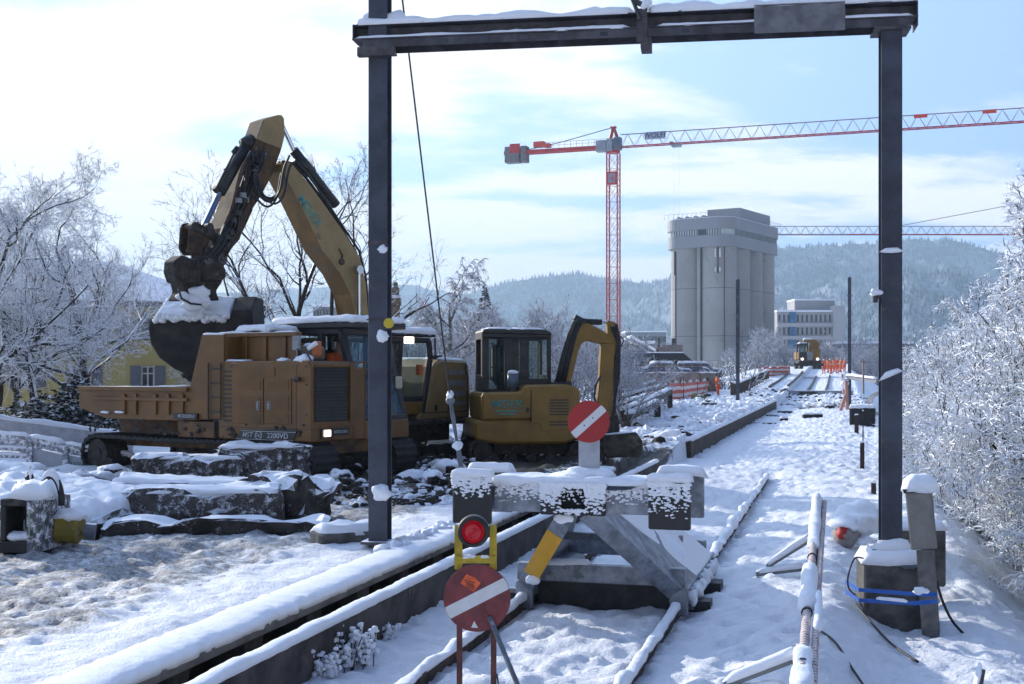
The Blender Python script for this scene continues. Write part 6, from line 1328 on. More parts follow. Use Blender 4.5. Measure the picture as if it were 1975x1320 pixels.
# ---------------- buildings ----------------
def facade_building(name, label, px0, px1, ytop, D0, depth, rows, cols, wall, rz=0, ybot=720, win=None, sill=True, roof=True, wh=.55, ww=.6, cat='building', band=None, roofh=.5):
    a = P(px0, ybot, D0); w = (px1 - px0) / F * D0; top = CAMZ + (HY - ytop) / F * D0; g = thing(name, label, cat, (a.x, a.y, -2), rz)
    h = top + 2; q = MB(); holes = []
    fh = (top - 1.0) / rows if rows else 1
    for r in range(rows):
        for c in range(cols): cx_ = w * (c + .5) / cols; cw_ = w / cols * ww / 2; z0 = 3 + r * fh + fh * (1 - wh) / 2; holes.append((cx_ - cw_, cx_ + cw_, z0, z0 + fh * wh))
    plate(q, 0, w, 0, h, holes, lambda a, b, t: (a, t, b), 0, .3); q.box(0, .3, .31, depth, 0, h); q.box(w - .3, w, .31, depth, 0, h); q.box(.31, w - .31, depth - .3, depth, 0, h); q.box(.31, w - .31, .31, depth - .31, h - .3, h)
    q.build('wall', wall, g)
    for hx in holes[:100]: q = MB(); q.box(hx[0], hx[1], .12, .16, hx[2], hx[3]); q.build('window', win or material('dark_window', (.04, .05, .06), .15, bump=0), g)
    if band:
        q = MB()
        for r in range(rows): z0 = 3 + r * fh; q.box(-.05, w + .05, -.7, -.02, z0 - fh * .16, z0 + fh * .12)
        q.build('balcony', band, g)
    if roof: q = MB(); q.box(-.2, w + .2, -.2, depth + .2, h, h + roofh); ro = q.build('roof', SNOWM, g)
    return g, w, h
PALE = material('pale_render', (.34, .34, .35), .9, 0, .05, .3, bump=0); WHT2 = material('white_cladding', (.42, .42, .43), .8, 0, .04, .3, bump=0); GB = material('grey_cladding', (.17, .18, .19), .8, 0, .08, .3, bump=0)
g, w, h = facade_building('office_building', 'pale office block with balconies and a white stair tower right of the silo', 1499, 1605, 602, 330, 18, 5, 12, PALE, band=WHT2, ww=.45)
q = MB(); q.box(5.3, 16, 3, 12, h + .5, h + 3.2); q.build('penthouse', PALE, g); q = MB(); q.box(5.2, 16.2, 2.8, 12.2, h + 3.2, h + 3.6); q.build('roof', SNOWM, g)
q = MB(); q.box(3.2, 4.9, -.5, -.03, 9, h - .2); q.build('blue_panel', material('blue_cladding', (.05, .16, .30), .5, 0, .2, .8, bump=0), g)
q = MB(); q.box(w + .02, w + 3.0, -1.5, 15, 0, h + 1.6); q.build('stair_tower', WHT2, g)
facade_building('low_hall', 'low grey hall with three small windows behind the right far mast', 1624, 1760, 663, 260, 12, 1, 9, GB, ww=.28, wh=.2)
facade_building('office_building', 'wide pale building with snowy roof left of the silo', 1207, 1285, 641, 480, 20, 3, 10, material('plain_grey_wall', (.20, .22, .24), .9, bump=0), wh=.4, ww=.9)  # same plain grey over the whole wall
facade_building('apartment_block', 'grey block half hidden behind the bare trees under the boom', 604, 640, 592, 220, 12, 5, 6, GB)
facade_building('factory_hall', 'long low factory hall with snowy roof seen behind the small excavator arm', 1196, 1262, 664, 300, 20, 2, 8, GB, roofh=.8)
# gabled shed roofs
g = thing('gabled_shed', 'small snowy gabled roof left of the silo foot', 'shed', tuple(P(1232, 700, 170)), 0)
q = MB(); q.box(-3.2, 3.2, 0, 8, -6, 1.0); q.build('wall', GB, g); q = MB(); q.py([(-3.9, .8), (-1.0, 3.4), (3.9, .6), (3.9, .9), (-1.0, 3.8), (-3.9, 1.1)], -.4, 8.4); q.build('roof', SNOWM, g)
q = MB(); q.tube([(5.0, 2, -4), (5.0, 2, 3.4)], .3, 10); q.build('chimney', DARK, g)
# dark building with a fenced flat roof
D0 = 132; a = P(1198, 681, D0); g = thing('dark_building', 'dark flat roofed building with sloping end and screened roof terrace', 'building', (a.x, a.y, -2)); k_ = D0 / F
zt2 = a.z + 2; BW = (1318 - 1198) * k_; q = MB(); q.py([(0, 0), (BW + 3.0, 0), (BW + 2.6, zt2 - 2.2), (BW, zt2), (0, zt2)], 0, 12); q.build('wall', material('black_cladding', (.016, .015, .02), .7, 0, .2, .6, bump=0), g)
q = MB(); q.box(-.1, BW, -.1, 12, zt2, zt2 + .1); q.build('roof', SNOWM, g)
q = MB(); q.box(0, 1.9, .0, .04, zt2 + .12, zt2 + .85); q.box(BW - 2.3, BW - .1, .0, .04, zt2 + .12, zt2 + .85); q.box(BW - 2.6, BW - 2.3, .0, .1, zt2 + .12, zt2 + .7); q.build('screen', material('tan_screen', (.22, .18, .16), .9, 0, .2, 1, bump=0), g)
q = MB()
for k in range(8): q.bar((k * BW / 7.05 + .03, -.05, zt2), (k * BW / 7.05 + .03, -.05, zt2 + .95), .05, .05)
q.bar((0, -.05, zt2 + .95), (BW, -.05, zt2 + .95), .05, .05); q.build('handrail', JIBG, g)
q = MB(); q.tube([(4.2, 2, zt2), (4.2, 2, zt2 + 1.6)], .17, 8); q.box(3.9, 4.5, 1.8, 2.3, zt2, zt2 + .5); q.build('chimney', DARK, g)
# raised parking deck with cars
D0 = 101; a = P(1180, 716, D0); b_ = P(1395, 716, D0); q = MB(); q.box(a.x, b_.x, D0, 125, -3, 1.52); o = q.build('parking_deck', CONC); tag(o, 'raised snowy parking deck behind the concrete screen', 'deck', kind='structure')
def car(px, D0, rz, label, col, first=None):
    p = P(px, 716, D0)
    if first is not None: c = copy_tree(first); c.location = (p.x, p.y, 1.52); c.rotation_euler = (0, 0, rz); c['label'] = label; return c
    g = thing('parked_car', label, 'car', (p.x, p.y, 1.52), rz, 'snow covered cars on the parking deck')
    q = MB(); q.py([(-2.1, .3), (2.1, .3), (2.15, .65), (1.9, .85), (1.0, .92), (.5, 1.38), (-1.1, 1.42), (-1.75, .98), (-2.1, .9)], -.85, .85); q.build('body', col, g, bevel=.08)
    q = MB(); q.py([(.85, .95), (.45, 1.33), (-1.05, 1.36), (-1.6, .98)], -.86, .86); q.build('window', material('dark_window'), g)
    q = MB(); q.cap([(-1.2, -.75, 1.40), (.55, -.75, 1.37), (.55, .75, 1.37), (-1.2, .75, 1.40)], .2, 4, step=.15); q.cap([(.9, -.8, .92), (2.1, -.8, .75), (2.1, .8, .75), (.9, .8, .92)], .15, 5, step=.15); q.cap([(-2.1, -.8, .92), (-1.55, -.8, 1.05), (-1.55, .8, 1.05), (-2.1, .8, .92)], .12, 6, step=.15); q.build('snow_cap', SNOWM, g, smooth=True)
    for x in (-1.35, 1.35):
        for y in (-.86, .7): q = MB(); q.tube([(x, y, .32), (x, y + .16, .32)], .32, 14); q.build('wheel', BLACK, g)
    return g
c1 = car(1283, 106, R(8), 'snow covered car at the left of the row on the deck', material('car_blue', (.04, .06, .12), .3, bump=0))
car(1318, 108, R(172), 'snow covered car in the middle of the row on the deck', None, c1); car(1350, 109, R(5), 'snow covered car at the right end of the row on the deck', None, c1); car(1212, 106, R(10), 'lone snow covered car beside the excavator arm', None, c1)
# concrete screen wall with panels
g = thing('screen_wall', 'brown grey concrete wall with hanging sheets behind the safety netting', 'wall', tuple(P(1200, 716, 96)), R(4)); g.location.z = 0
Ls = 190 * 96 / F; q = MB(); q.box(0, Ls, 0, .2, -.3, 2.05); wl = q.build('wall_face', material('brown_concrete', (.15, .125, .115), .9, 0, .2, 1.2, dirt=((.08, .065, .06), .9, .52), bump=.1), g)
for k in range(5): q = MB(); x = k * Ls / 5; q.box(x + .05, x + Ls / 5 - .05, -.05, -.005, .75, 2.12 + .04 * (k % 2)); q.build('sheet', material('tan_sheet', (.24, .20, .18) if True else 0, .8, 0, .25, .8, bump=.2), wl)
q = MB(); q.strip([(0, .1, 2.1), (Ls, .1, 2.1)], .3, .08, 4, .3); q.build('snow_cap', SNOWM, wl, smooth=True)
q = MB()
for k in range(12): x = k * Ls / 11; q.bar((x, .3, 2.0), (x, .3, 3.1), .03, .03)
for z_ in (2.6, 3.05): q.bar((0, .3, z_), (Ls, .3, z_), .03, .03)
q.build('scaffold_rail', JIBG, g)
# far masts
for px, yt, D0, lab in ((1423, 540, 72, 'slim grey steel mast standing in front of the silo'), (1638.5, 536, 74, 'slim grey steel mast right of the far excavator')):
    p = P(px, 716, D0); g = thing('steel_mast', lab, 'mast', (p.x, p.y, 0), -ALPHA, 'far overhead line masts'); h = CAMZ + (HY - yt) / F * D0
    q = MB(); hsec(q, (0, 0, -.5), (0, 0, h), .2, .2, .02, .02); q.build('post', MAST, g)
    q = MB(); q.cap([(-.1, -.1, h), (.1, -.1, h), (.1, .1, h), (-.1, .1, h)], .06, 3)
    for z_ in (.72, .86): q.box(-.16, .16, -.13, .13, h * z_, h * z_ + .05)
    q.build('collar', STEEL, g)
# bridge
DECKS = material('deck_steel', (.05, .045, .05), .7, snow=(1.2, 1.3))
def onv(u, v, dz=0): p = T(u, v); return Vector((p.x, p.y, H(u, v)[0] + dz))
for i, u in enumerate((-5.6, -4.1, -2.6, -1.1, .5)):
    g = thing('deck_joint', ('leftmost', 'second from left', 'middle', 'second from right', 'rightmost')[i] + ' dark joint strip along the snowy bridge deck', 'joint strip', onv(u, 104), 0, 'dark strips along the bridge deck'); q = MB(); o_ = onv(u, 104)
    pts = [onv(u, v, .10) - o_ for v in np.linspace(104, 146, 9)]
    for a, b_ in zip(pts, pts[1:]): q.bar(a, b_, .16, .14)
    q.build('strip', DECKS, g)
g = thing('bridge_abutment', 'low snowy step with a dark opening where the bridge deck begins', 'abutment', onv(-2.4, 101), -ALPHA); q = MB(); q.box(-5.2, 3.4, 0, 1.2, -.6, .32); q.build('step', material('blue_grey_concrete', (.30, .32, .36), .9, snow=(.7, .9)), g)
q = MB(); q.box(-.7, .7, -.05, -.005, -.15, .22); q.build('opening', DARK, g)
g = thing('bridge_railing', 'dark mesh railing along the left side of the bridge deck', 'railing', onv(-7.0, 84), 0); o_ = onv(-7.0, 84); q = MB(); m_ = MB(); s_ = MB(); vv_ = np.linspace(84, 128, 16)
for v in vv_: p = onv(-7.0, v) - o_; q.bar(p - Vector((0, 0, .3)), p + Vector((0, 0, 1.0)), .14, .14)
for a, b_ in zip(vv_, vv_[1:]):
    p, r2 = onv(-7.0, a) - o_, onv(-7.0, b_) - o_; s_.strip([p + Vector((0, 0, .95)), r2 + Vector((0, 0, .95))], .25, .1, 3, .5)
    for dz in (.15, .9): q.bar(p + Vector((0, 0, dz)), r2 + Vector((0, 0, dz)), .08, .08)
    for t_ in np.linspace(0, 1, 10): w_ = p.lerp(r2, t_); m_.bar(w_ + Vector((0, 0, .15)), w_ + Vector((0, 0, .9)), .05, .05)
q.build('posts_and_rails', material('brown_steel', (.07, .055, .05), .8, bump=0), g); m_.build('infill_bars', MATS['brown_steel'], g); s_.build('snow_cap', SNOWM, g, smooth=True)
# netting
NET = bpy.data.materials.new('red_white_netting'); NET.use_nodes = True; t = NET.node_tree; b = t.nodes['Principled BSDF']; b.inputs['Roughness'].default_value = .7
tc = N(t, 'ShaderNodeTexCoord'); sp = N(t, 'ShaderNodeSeparateXYZ'); L(t, tc.outputs['Object'], sp.inputs[0]); nzn = N(t, 'ShaderNodeTexNoise', i_Scale=1.5); L(t, tc.outputs['Object'], nzn.inputs['Vector'])
fz = math_n(t, 'FRACT', math_n(t, 'ADD', math_n(t, 'MULTIPLY', sp.outputs[2], 2.4), math_n(t, 'MULTIPLY', nzn.outputs[0], .5))); L(t, mixc(t, smooth(t, fz, .45, .52), (.72, .66, .62), (.60, .10, .06)), b.inputs['Base Color'])
def netting(pts, h, label, seed):
    g = thing('safety_netting', label, 'netting', pts[0], 0); o_ = Vector(pts[0]); r = random.Random(seed); n = 40; vs = []; fs = []; P_ = [Vector(p) - o_ for p in pts]; tot = len(P_) - 1
    for i in range(n + 1):
        t_ = i / n * tot; k = min(tot - 1, int(t_)); p = P_[k].lerp(P_[k + 1], t_ - k)
        for j in range(7): zz_ = h * j / 6 * (.86 + .12 * math.cos(t_ * 2 * math.pi * 2)) ; vs.append((p.x + .05 * nz(i * .4, j, seed), p.y + .08 * nz(i * .35, j * .6, seed), p.z + zz_))
    for i in range(n):
        for j in range(6): fs.append((i * 7 + j, (i + 1) * 7 + j, (i + 1) * 7 + j + 1, i * 7 + j + 1))
    q = MB().add(vs, fs); o = q.build('net', NET, g, smooth=True, fix=False); sd_ = o.modifiers.new('thick', 'SOLIDIFY'); sd_.thickness = .01
    q = MB()
    for p in P_: q.bar(p - Vector((0, 0, .2)), p + Vector((0, 0, h + .12)), .05, .05)
    q.build('posts', STEEL_D, g)
nb = [PZ(px, py, .35) for px, py in ((1290, 776), (1318, 774), (1345, 768), (1372, 762))]
netting(nb, 1.4, 'red and white striped netting strung on posts left of the surveying worker', 3)
netting([onv(-8.2, 132), onv(-6.9, 137), onv(-5.4, 142)], 1.2, 'red and white netting beside the far excavator on the bridge', 5)
# surveyor with tripod
STAND = dict(pelvis=(0, 0, .95), belly=(.02, 0, 1.12), chest=(.06, 0, 1.36), head=(.15, 0, 1.64), face=(1, 0, -.3), shl=(.05, .19, 1.42), ell=(.18, .23, 1.18), wrl=(.42, .16, 1.22), hal=(.48, .15, 1.25), shr=(.05, -.19, 1.42), elr=(.14, -.24, 1.16), wrr=(.38, -.16, 1.18), har=(.45, -.14, 1.20),
             hil=(0, .1, .9), knl=(.03, .11, .5), anl=(-.02, .12, .09), tol=(.14, .13, .04), hir=(0, -.1, .9), knr=(.0, -.11, .5), anr=(-.05, -.12, .09), tor=(.1, -.13, .04))
wp = PZ(1385, 769, .28); wp.z = .28; person('person', 'worker in orange hi vis suit standing at a surveying tripod', STAND, wp, R(186), helmet=None)
tq = thing('surveying_tripod', 'surveying tripod with instrument in front of the orange worker', 'tripod', (wp.x - .75, wp.y + .1, wp.z)); q = MB()
q.tube([(0, 0, 1.25), (0, 0, 1.5)], .07, 10); q.box(-.1, .1, -.08, .08, 1.32, 1.46); q.build('instrument', DARK, tq)
for a in (0.3, 2.4, 4.5): q = MB(); q.bar((0, 0, 1.25), (.6 * math.cos(a), .5 * math.sin(a), -.05), .05, .035); q.build('leg', material('wood_leg', (.40, .30, .16), .7, bump=0), tq)
# yellow bag
p = PZ(1347, 776, .3); g = thing('yellow_tarpaulin_bag', 'crumpled yellow green bag lying below the striped netting', 'bag', p); q = MB(); q.blob((0, 0, .2), .45, .3, .32, 4, .5, 10); q.build('sack', material('dull_yellow', (.20, .16, .02), .6), g, smooth=True); q = MB(); q.blob((.05, -.05, .42), .2, .2, .06, 3, .3, 6); q.parts('snow_clump', SNOWM, g, smooth=True)
# far road-rail excavator with its arm folded
p = P(1557, 712, 140); g = thing('excavator', 'small far excavator with lit headlights and folded arm on the bridge', 'excavator', p, 0); zb = 0
q = MB(); q.box(-1.2, 1.2, -1.0, 1.5, 1.0, 1.9); q.box(-.1, 1.2, -1.3, 1.2, 1.3, 2.3); bd = q.build('body', YM, g, bevel=.1)
q = MB(); plate(q, -1.25, -.25, 1.1, 2.75, [(-1.12, -.38, 1.75, 2.6)], lambda a, b, t: (a, t, b), -1.5, -1.4); plate(q, -1.25, -.25, 1.1, 2.75, [(-1.12, -.38, 1.75, 2.6)], lambda a, b, t: (a, t, b), -.2, -.1); q.box(-1.25, -.25, -1.5, -.1, 2.75, 2.85); q.box(-.33, -.25, -1.39, -.21, 1.1, 1.7); cbx = q.build('cab_frame', DARK, g); q = MB(); q.box(-1.1, -.4, -1.46, -1.44, 1.76, 2.6); q.build('window', GLASS, cbx)
q = MB(); q.py([(-.05, 1.9), (.3, 2.0), (.5, 2.8), (.3, 3.25), (-.6, 3.3), (-.7, 3.0), (.1, 2.95)], -.9, -.55); q.py([(.5, 2.0), (1.15, 2.1), (1.3, 2.9), (.8, 3.3), (.3, 3.3), (.5, 2.9)], -.5, -.1); q.build('boom', YM, g, bevel=.03)
q = MB(); q.cap([(-.6, -.9, 3.3), (.3, -.9, 3.3), (.3, -.5, 3.3), (-.6, -.5, 3.3)], .15, 3, step=.1); q.cap([(-1.2, -1.4, 2.85), (-.3, -1.4, 2.85), (-.3, -.2, 2.85), (-1.2, -.2, 2.85)], .1, 3, step=.1); q.build('snow_cap', SNOWM, g, smooth=True)
q = MB(); q.box(-.4, .2, -1.7, -1.5, 1.0, 1.9); q.build('radiator_grille', GREY, g); q = MB(); q.box(-1.9, 1.4, -1.9, -1.55, .35, .62); q.box(-1.2, 1.2, -1.5, 1.2, .5, .95); q.build('undercarriage', DARK, g)
for x in (-.95, .75): q = MB(); q.tube([(x, -1.75, 1.1), (x, -1.6, 1.1)], .14, 12); q.build('headlight', LIT, g)
for x in (-1.0, 1.0):
    for y in (-1.2, 1.0): q = MB(); q.tube([(x - .2, y, .42), (x + .2, y, .42)], .42, 14); q.build('wheel', BLACK, g)
# group of workers
r_ = random.Random(3)
W2 = dict(STAND); 
for i in range(7):
    J = dict(STAND)
    if i % 2: J.update(ell=(.1, .26, 1.14), wrl=(.16, .22, .92), hal=(.18, .2, .84)); 
    if i % 3 == 0: J.update(elr=(.02, -.26, 1.14), wrr=(.06, -.25, .9), har=(.08, -.24, .82))
    px = (1589, 1597, 1603, 1609, 1615, 1621, 1628)[i]; D0 = (150, 153, 149, 154, 150, 155, 151)[i]; p = P(px, 718, D0); 
    person('person', ('leftmost worker in orange of the group on the bridge', 'second worker from the left in the orange group on the bridge', 'third worker from the left in the orange group', 'middle worker of the orange group beyond the far excavator', 'third worker from the right in the orange group', 'second worker from the right in the orange group', 'rightmost orange worker, nearest the far mast')[i], J, (p.x, p.y, H(*UV(p.x, p.y))[0] + .02), r_.uniform(0, 6.28), 'orange clad workers on the bridge', helmet=material('orange_helmet', (.7, .12, .02), .4, bump=0) if i % 2 else HELMET)
# ---------------- yellow house ----------------
D0 = 46; YW = material('yellow_render', (.42, .34, .13), .9, 0, .06, .8, dirt=((.33, .27, .12), .7, .6), bump=.05)
a = P(-160, 716, D0); b_ = P(415, 716, D0 + 3); rz = math.atan2(b_.y - a.y, b_.x - a.x); W_ = math.hypot(b_.x - a.x, b_.y - a.y)
g = thing('yellow_house', 'yellow rendered house with hipped snowy roof behind the left trees', 'house', (a.x, a.y, 0), rz); fh_ = Frame(g.location, rz)
HYp = lambda px, py, y=0: fh_.Y(px, py, y)
ez = HYp(300, 584)[1]; holes = []
for px0, px1, py0, py1 in ((248, 272, 612, 656), (272, 298, 706, 748), (150, 176, 612, 656), (150, 176, 706, 748), (40, 66, 612, 656), (40, 66, 706, 748)):
    p, r = HYp(px0, py0), HYp(px1, py1); holes.append((p[0], r[0], r[1], p[1]))
q = MB(); plate(q, 0, W_, -.5, ez, holes, lambda a, b, t: (a, t, b), 0, .25); q.box(W_ - .25, W_, .26, 9, -.5, ez); q.box(0, .25, .26, 9, -.5, ez); wl = q.build('wall', YW, g)
for h in holes:
    q = MB(); q.box(h[0], h[1], .12, .15, h[2], h[3]); w_ = q.build('window', material('house_glass', (.035, .04, .05), .12, bump=0), g)
    q = MB(); m_ = (h[0] + h[1]) / 2
    for x in (h[0], m_ - .03, h[1] - .06): q.box(x, x + .06, .07, .115, h[2], h[3])
    for z in (h[2], h[3] - .06, h[2] + (h[3] - h[2]) * .62): q.box(h[0] + .06, h[1] - .061, .075, .11, z, z + .05)
    q.build('frame', material('white_frame', (.55, .55, .53), .6, bump=0), w_)
    for s in (-1, 1): q = MB(); x = h[0] - .40 if s < 0 else h[1] + .02; q.box(x, x + .38, -.05, -.005, h[2], h[3]); q.build('shutter', material('grey_shutter', (.13, .135, .15), .7, 0, .1, 4), g)
q = MB(); ov = .55; zr = HYp(220, 505, 4.5)[1]; e0, e1, f0, f1 = -ov, W_ + ov, -ov, 9 + ov; r0, r1 = 3.5, W_ - 3.9
q.add([(e0, f0, ez), (e1, f0, ez), (e1, f1, ez), (e0, f1, ez), (r0, 4.5, zr), (r1, 4.5, zr)], [(0, 1, 5, 4), (1, 2, 5), (2, 3, 4, 5), (3, 0, 4), (0, 3, 2, 1)]); rf = q.build('roof', snow_mat('roof_snow', 1.5, 6, .3), g)
q = MB(); q.box(e0, e1, f0 - .06, f0 - .01, ez - .2, ez + .02); q.build('eave_board', DARK, rf)
q = MB(); px_, z_ = HYp(762, 620, 4)[0], 0
# chimney-like brick stub right of the mast
p = P(763, 716, 48); g = thing('brick_chimney', 'weathered brick chimney with snow on its cap showing just right of the left mast', 'chimney', (p.x, p.y, 0)); zt = CAMZ + (HY - 545) / F * 48; q = MB()
q.box(-.16, .16, -.2, .2, 0, zt - .9); q.box(-.2, .2, -.24, .24, zt - .9, zt - .6); q.box(-.13, .13, -.16, .16, zt - .6, zt - .2); q.box(-.08, .08, -.1, .1, zt - .2, zt); q.build('stack', material('old_brick', (.22, .17, .11), .9, 0, .3, 9, bump=.5), g, bevel=.02)
q = MB(); q.cap([(-.21, -.25, zt - .6), (.21, -.25, zt - .6), (.21, .25, zt - .6), (-.21, .25, zt - .6)], .1, 3); q.build('snow_cap', SNOWM, g, smooth=True)
# ---------------- parapet at the left ----------------
def on(px, py, z): return PZ(px, py, z)
g0 = P(-10, 716, 27); g = thing('long_white_parapet', 'long pale parapet beam with snow along its top behind the panel fence', 'parapet', (g0.x, g0.y, 0)); a = P(-260, 800, 26.0) - g.location; b_ = P(258, 866, 27.5) - g.location
q = MB(); e = (b_ - a).normalized(); q.bar(a + Vector((0, 0, .12)), b_ + Vector((0, 0, .12)), .3, .34); 
for k in range(6): c = a.lerp(b_, (k + .5) / 6); q.bar((c.x, c.y, 0), (c.x, c.y, c.z), .2, .2)
q.build('beam', material('pale_parapet', (.42, .43, .46), .8, snow=(.7, .9)), g, bevel=.02); q = MB(); q.strip([a + Vector((0, 0, .29)), b_ + Vector((0, 0, .29))], .36, .09, 4, .15); q.build('snow_cap', SNOWM, g, smooth=True)
D0 = 23.5; g0 = P(40, 716, D0); g = thing('panel_fence', 'low snowy fence with white panels carrying faint blue and green graffiti', 'fence', (g0.x, g0.y, .3)); FO = g.location.copy()
pts = [(-60, 832, 905), (58, 842, 908), (127, 856, 914), (196, 868, 918), (262, 880, 924)]; q = MB(); s_ = MB(); pl = []
def fp(px, py, dd=0): return P(px, py, D0 + dd) - FO
for px, y0, y1 in pts: q.bar(fp(px, y0), fp(px, y1 + 12), .10, .10)
for (p0, t0, b0), (p1, t1, b1) in zip(pts, pts[1:]):
    q.bar(fp(p0, t0 + 4), fp(p1, t1 + 4), .08, .08); q.bar(fp(p0, t0 + 14, .03), fp(p1, t1 + 14, .03), .04, .10); s_.strip([fp(p0, t0 - 1), fp(p1, t1 - 1)], .14, .06, 3, .1)
q.build('posts_and_rails', material('frosted_steel', (.20, .20, .22), .7, frost=(.48, 14), snow=(.6, .8)), g); s_.build('snow_cap', SNOWM, g, smooth=True)
PAN = material('white_panel', (.40, .41, .44), .6, 0, .06, 3, bump=0)
for k, ((p0, t0, b0), (p1, t1, b1)) in enumerate(zip(pts[1:], pts[2:])):
    A_, B_, C_, D_ = fp(p0 + 5, t0 + 22, .02), fp(p1 - 4, t1 + 22, .02), fp(p1 - 4, b1 + 2, .02), fp(p0 + 5, b0 + 2, .02); th = Vector((0, .02, 0))
    q = MB(); q.add([A_, B_, C_, D_, A_ + th, B_ + th, C_ + th, D_ + th], [(3, 2, 1, 0), (4, 5, 6, 7), (0, 1, 5, 4), (1, 2, 6, 5), (2, 3, 7, 6), (3, 0, 4, 7)]); pn = q.build('panel', PAN, g)
    if k: 
        col = material('graffiti_blue', (.20, .34, .40), .7, bump=0) if k == 1 else material('graffiti_green', (.18, .34, .06), .7, bump=0); r_ = random.Random(k); q = MB(); n_ = 7 if k == 1 else 4
        for m_ in range(n_):
            t_ = (m_ + .5) / n_ * .75 + .1; c = A_.lerp(B_, t_).lerp(D_.lerp(C_, t_), .45) + Vector((0, -.012, 0)); u_ = (B_ - A_).normalized(); h_ = .09 if k == 1 else .13
            q.tube([c + u_ * -.04 + Vector((0, 0, h_ * r_.uniform(.4, 1))), c + Vector((0, 0, -h_ * r_.uniform(.5, 1))), c + u_ * .05 + Vector((0, 0, h_ * r_.uniform(-.3, .6))), c + u_ * .02 + Vector((0, 0, -h_ * .3))], .012, 4)
        q.build('graffiti', col, pn)
q = MB(); s_ = MB()
for y in (856, 868, 882): q.bar(P(-40, y - 4, 24.5) - FO, P(78, y, 24.5) - FO, .07, .07); s_.strip([P(-40, y - 7, 24.5) - FO, P(78, y - 3, 24.5) - FO], .1, .04, 4, .1)
q.bar(P(76, 853, 24.5) - FO, P(76, 895, 24.5) - FO, .07, .07); rr = q.build('handrail', MATS['frosted_steel'], g); s_.build('snow_cap', SNOWM, rr, smooth=True)
# ---------------- broken slabs and rubble ----------------
RUB = material('broken_concrete', (.085, .075, .07), .95, 0, .35, 5, snow=(.45, .75), frost=(.53, 9), dirt=((.035, .03, .028), 5, .5), bump=.7)
RUBD = material('dark_broken_concrete', (.045, .038, .034), .95, 0, .4, 6, snow=(.45, .75), frost=(.60, 9), bump=.7)
def slab(label, px, py, z, L_, W_, H_, rz, seed, mat=None, tilt=(0, 0), cap=.09, name='concrete_slab', cat='slab', D=None, grp='broken concrete slabs in front of the dumper', amp=.10, holes=0):
    p = PZ(px, py, z) if D is None else P(px, py, D); g = thing(name, label, cat, p, rz, grp); q = MB(); nx, ny, nz_ = 16, 7, 5; M = Matrix.Rotation(tilt[0], 4, 'Y') @ Matrix.Rotation(tilt[1], 4, 'X')
    idx = {}; vs = []; fs = []
    def vid(i, j, k):
        if (i, j, k) in idx: return idx[(i, j, k)]
        x, y, zz_ = (i / nx - .5) * L_, (j / ny - .5) * W_, k / nz_ * H_; e = (i in (0, nx)) + (j in (0, ny)) + (k in (0, nz_))
        d = Vector((nz(x * 2.2 + seed, y * 2.2, zz_ * 3), nz(x * 2.2, y * 2.2 + seed, zz_ * 3 + 5), nz(x * 2.2 + 9, y * 2.2, zz_ * 3 + seed))) * amp + Vector((nz(x * 8 + seed, y * 8, zz_ * 9), nz(x * 8, y * 8 + seed, zz_ * 9), nz(x * 8 + 9, y * 8, zz_ * 9))) * amp * .3
        c = 1 - .05 * (e - 1) if e > 1 else 1; v = Vector((x * c, y * c, zz_ if k < nz_ or e < 2 else zz_ * .95)) + d; v = M @ v; idx[(i, j, k)] = len(vs); vs.append(v); return idx[(i, j, k)]
    for i in range(nx):
        for j in range(ny): fs += [(vid(i, j, 0), vid(i, j + 1, 0), vid(i + 1, j + 1, 0), vid(i + 1, j, 0)), (vid(i, j, nz_), vid(i + 1, j, nz_), vid(i + 1, j + 1, nz_), vid(i, j + 1, nz_))]
    for i in range(nx):
        for k in range(nz_): fs += [(vid(i, 0, k), vid(i + 1, 0, k), vid(i + 1, 0, k + 1), vid(i, 0, k + 1)), (vid(i, ny, k), vid(i, ny, k + 1), vid(i + 1, ny, k + 1), vid(i + 1, ny, k))]
    for j in range(ny):
        for k in range(nz_): fs += [(vid(0, j, k), vid(0, j, k + 1), vid(0, j + 1, k + 1), vid(0, j + 1, k)), (vid(nx, j, k), vid(nx, j + 1, k), vid(nx, j + 1, k + 1), vid(nx, j, k + 1))]
    o = q.add(vs, fs).build('rubble', mat or RUB, g, fix=False)
    if cap:
        q = MB(); c = [M @ Vector((sx * L_ / 2 * .96, sy * W_ / 2 * .96, H_ - .01)) for sx, sy in ((-1, -1), (1, -1), (1, 1), (-1, 1))]; q.cap(c, cap, seed, step=.05, rough=.35, over=.0, power=3); q.build('snow_cap', SNOWM, g, smooth=True)
    return g
slab('long frosted concrete slab lying lengthwise in front of the dumper tracks, its front white with frost', 395, 1012, .34, 1.95, .8, .46, R(4), 3, cap=.03)
slab('dark beam of rubble under the long frosted slab', 420, 1030, .34, 2.6, .7, .17, R(6), 8, RUBD, cap=0)
slab('thin flat slab with a snowy top resting on the long frosted slab', 365, 949, .68, 1.9, .8, .15, R(-3), 5, RUBD, tilt=(.03, 0), cap=.05)
slab('rounded dark lump of concrete at the right end of the slab pile', 548, 1002, .34, 1.1, .9, .50, R(-16), 7, RUBD, cap=.0, amp=.2)
slab('mottled lump of concrete between the long slab and the rounded one', 470, 1010, .34, .8, .7, .45, R(14), 17, RUB, cap=.0, amp=.16)
slab('tall frosted slab standing on edge before the dumper track, right half', 515, 936, .36, 1.6, .6, .66, R(5), 9, RUB, cap=.03, amp=.14)
slab('tall frosted slab standing on edge before the dumper track, left half', 370, 938, .36, 1.9, .6, .50, R(-4), 12, RUB, cap=.03, amp=.14)
slab('large tilted slab thickly covered with snow at the left edge', 90, 1016, .34, 2.3, 1.9, .36, R(-14), 14, RUBD, tilt=(.10, .05), cap=.16)
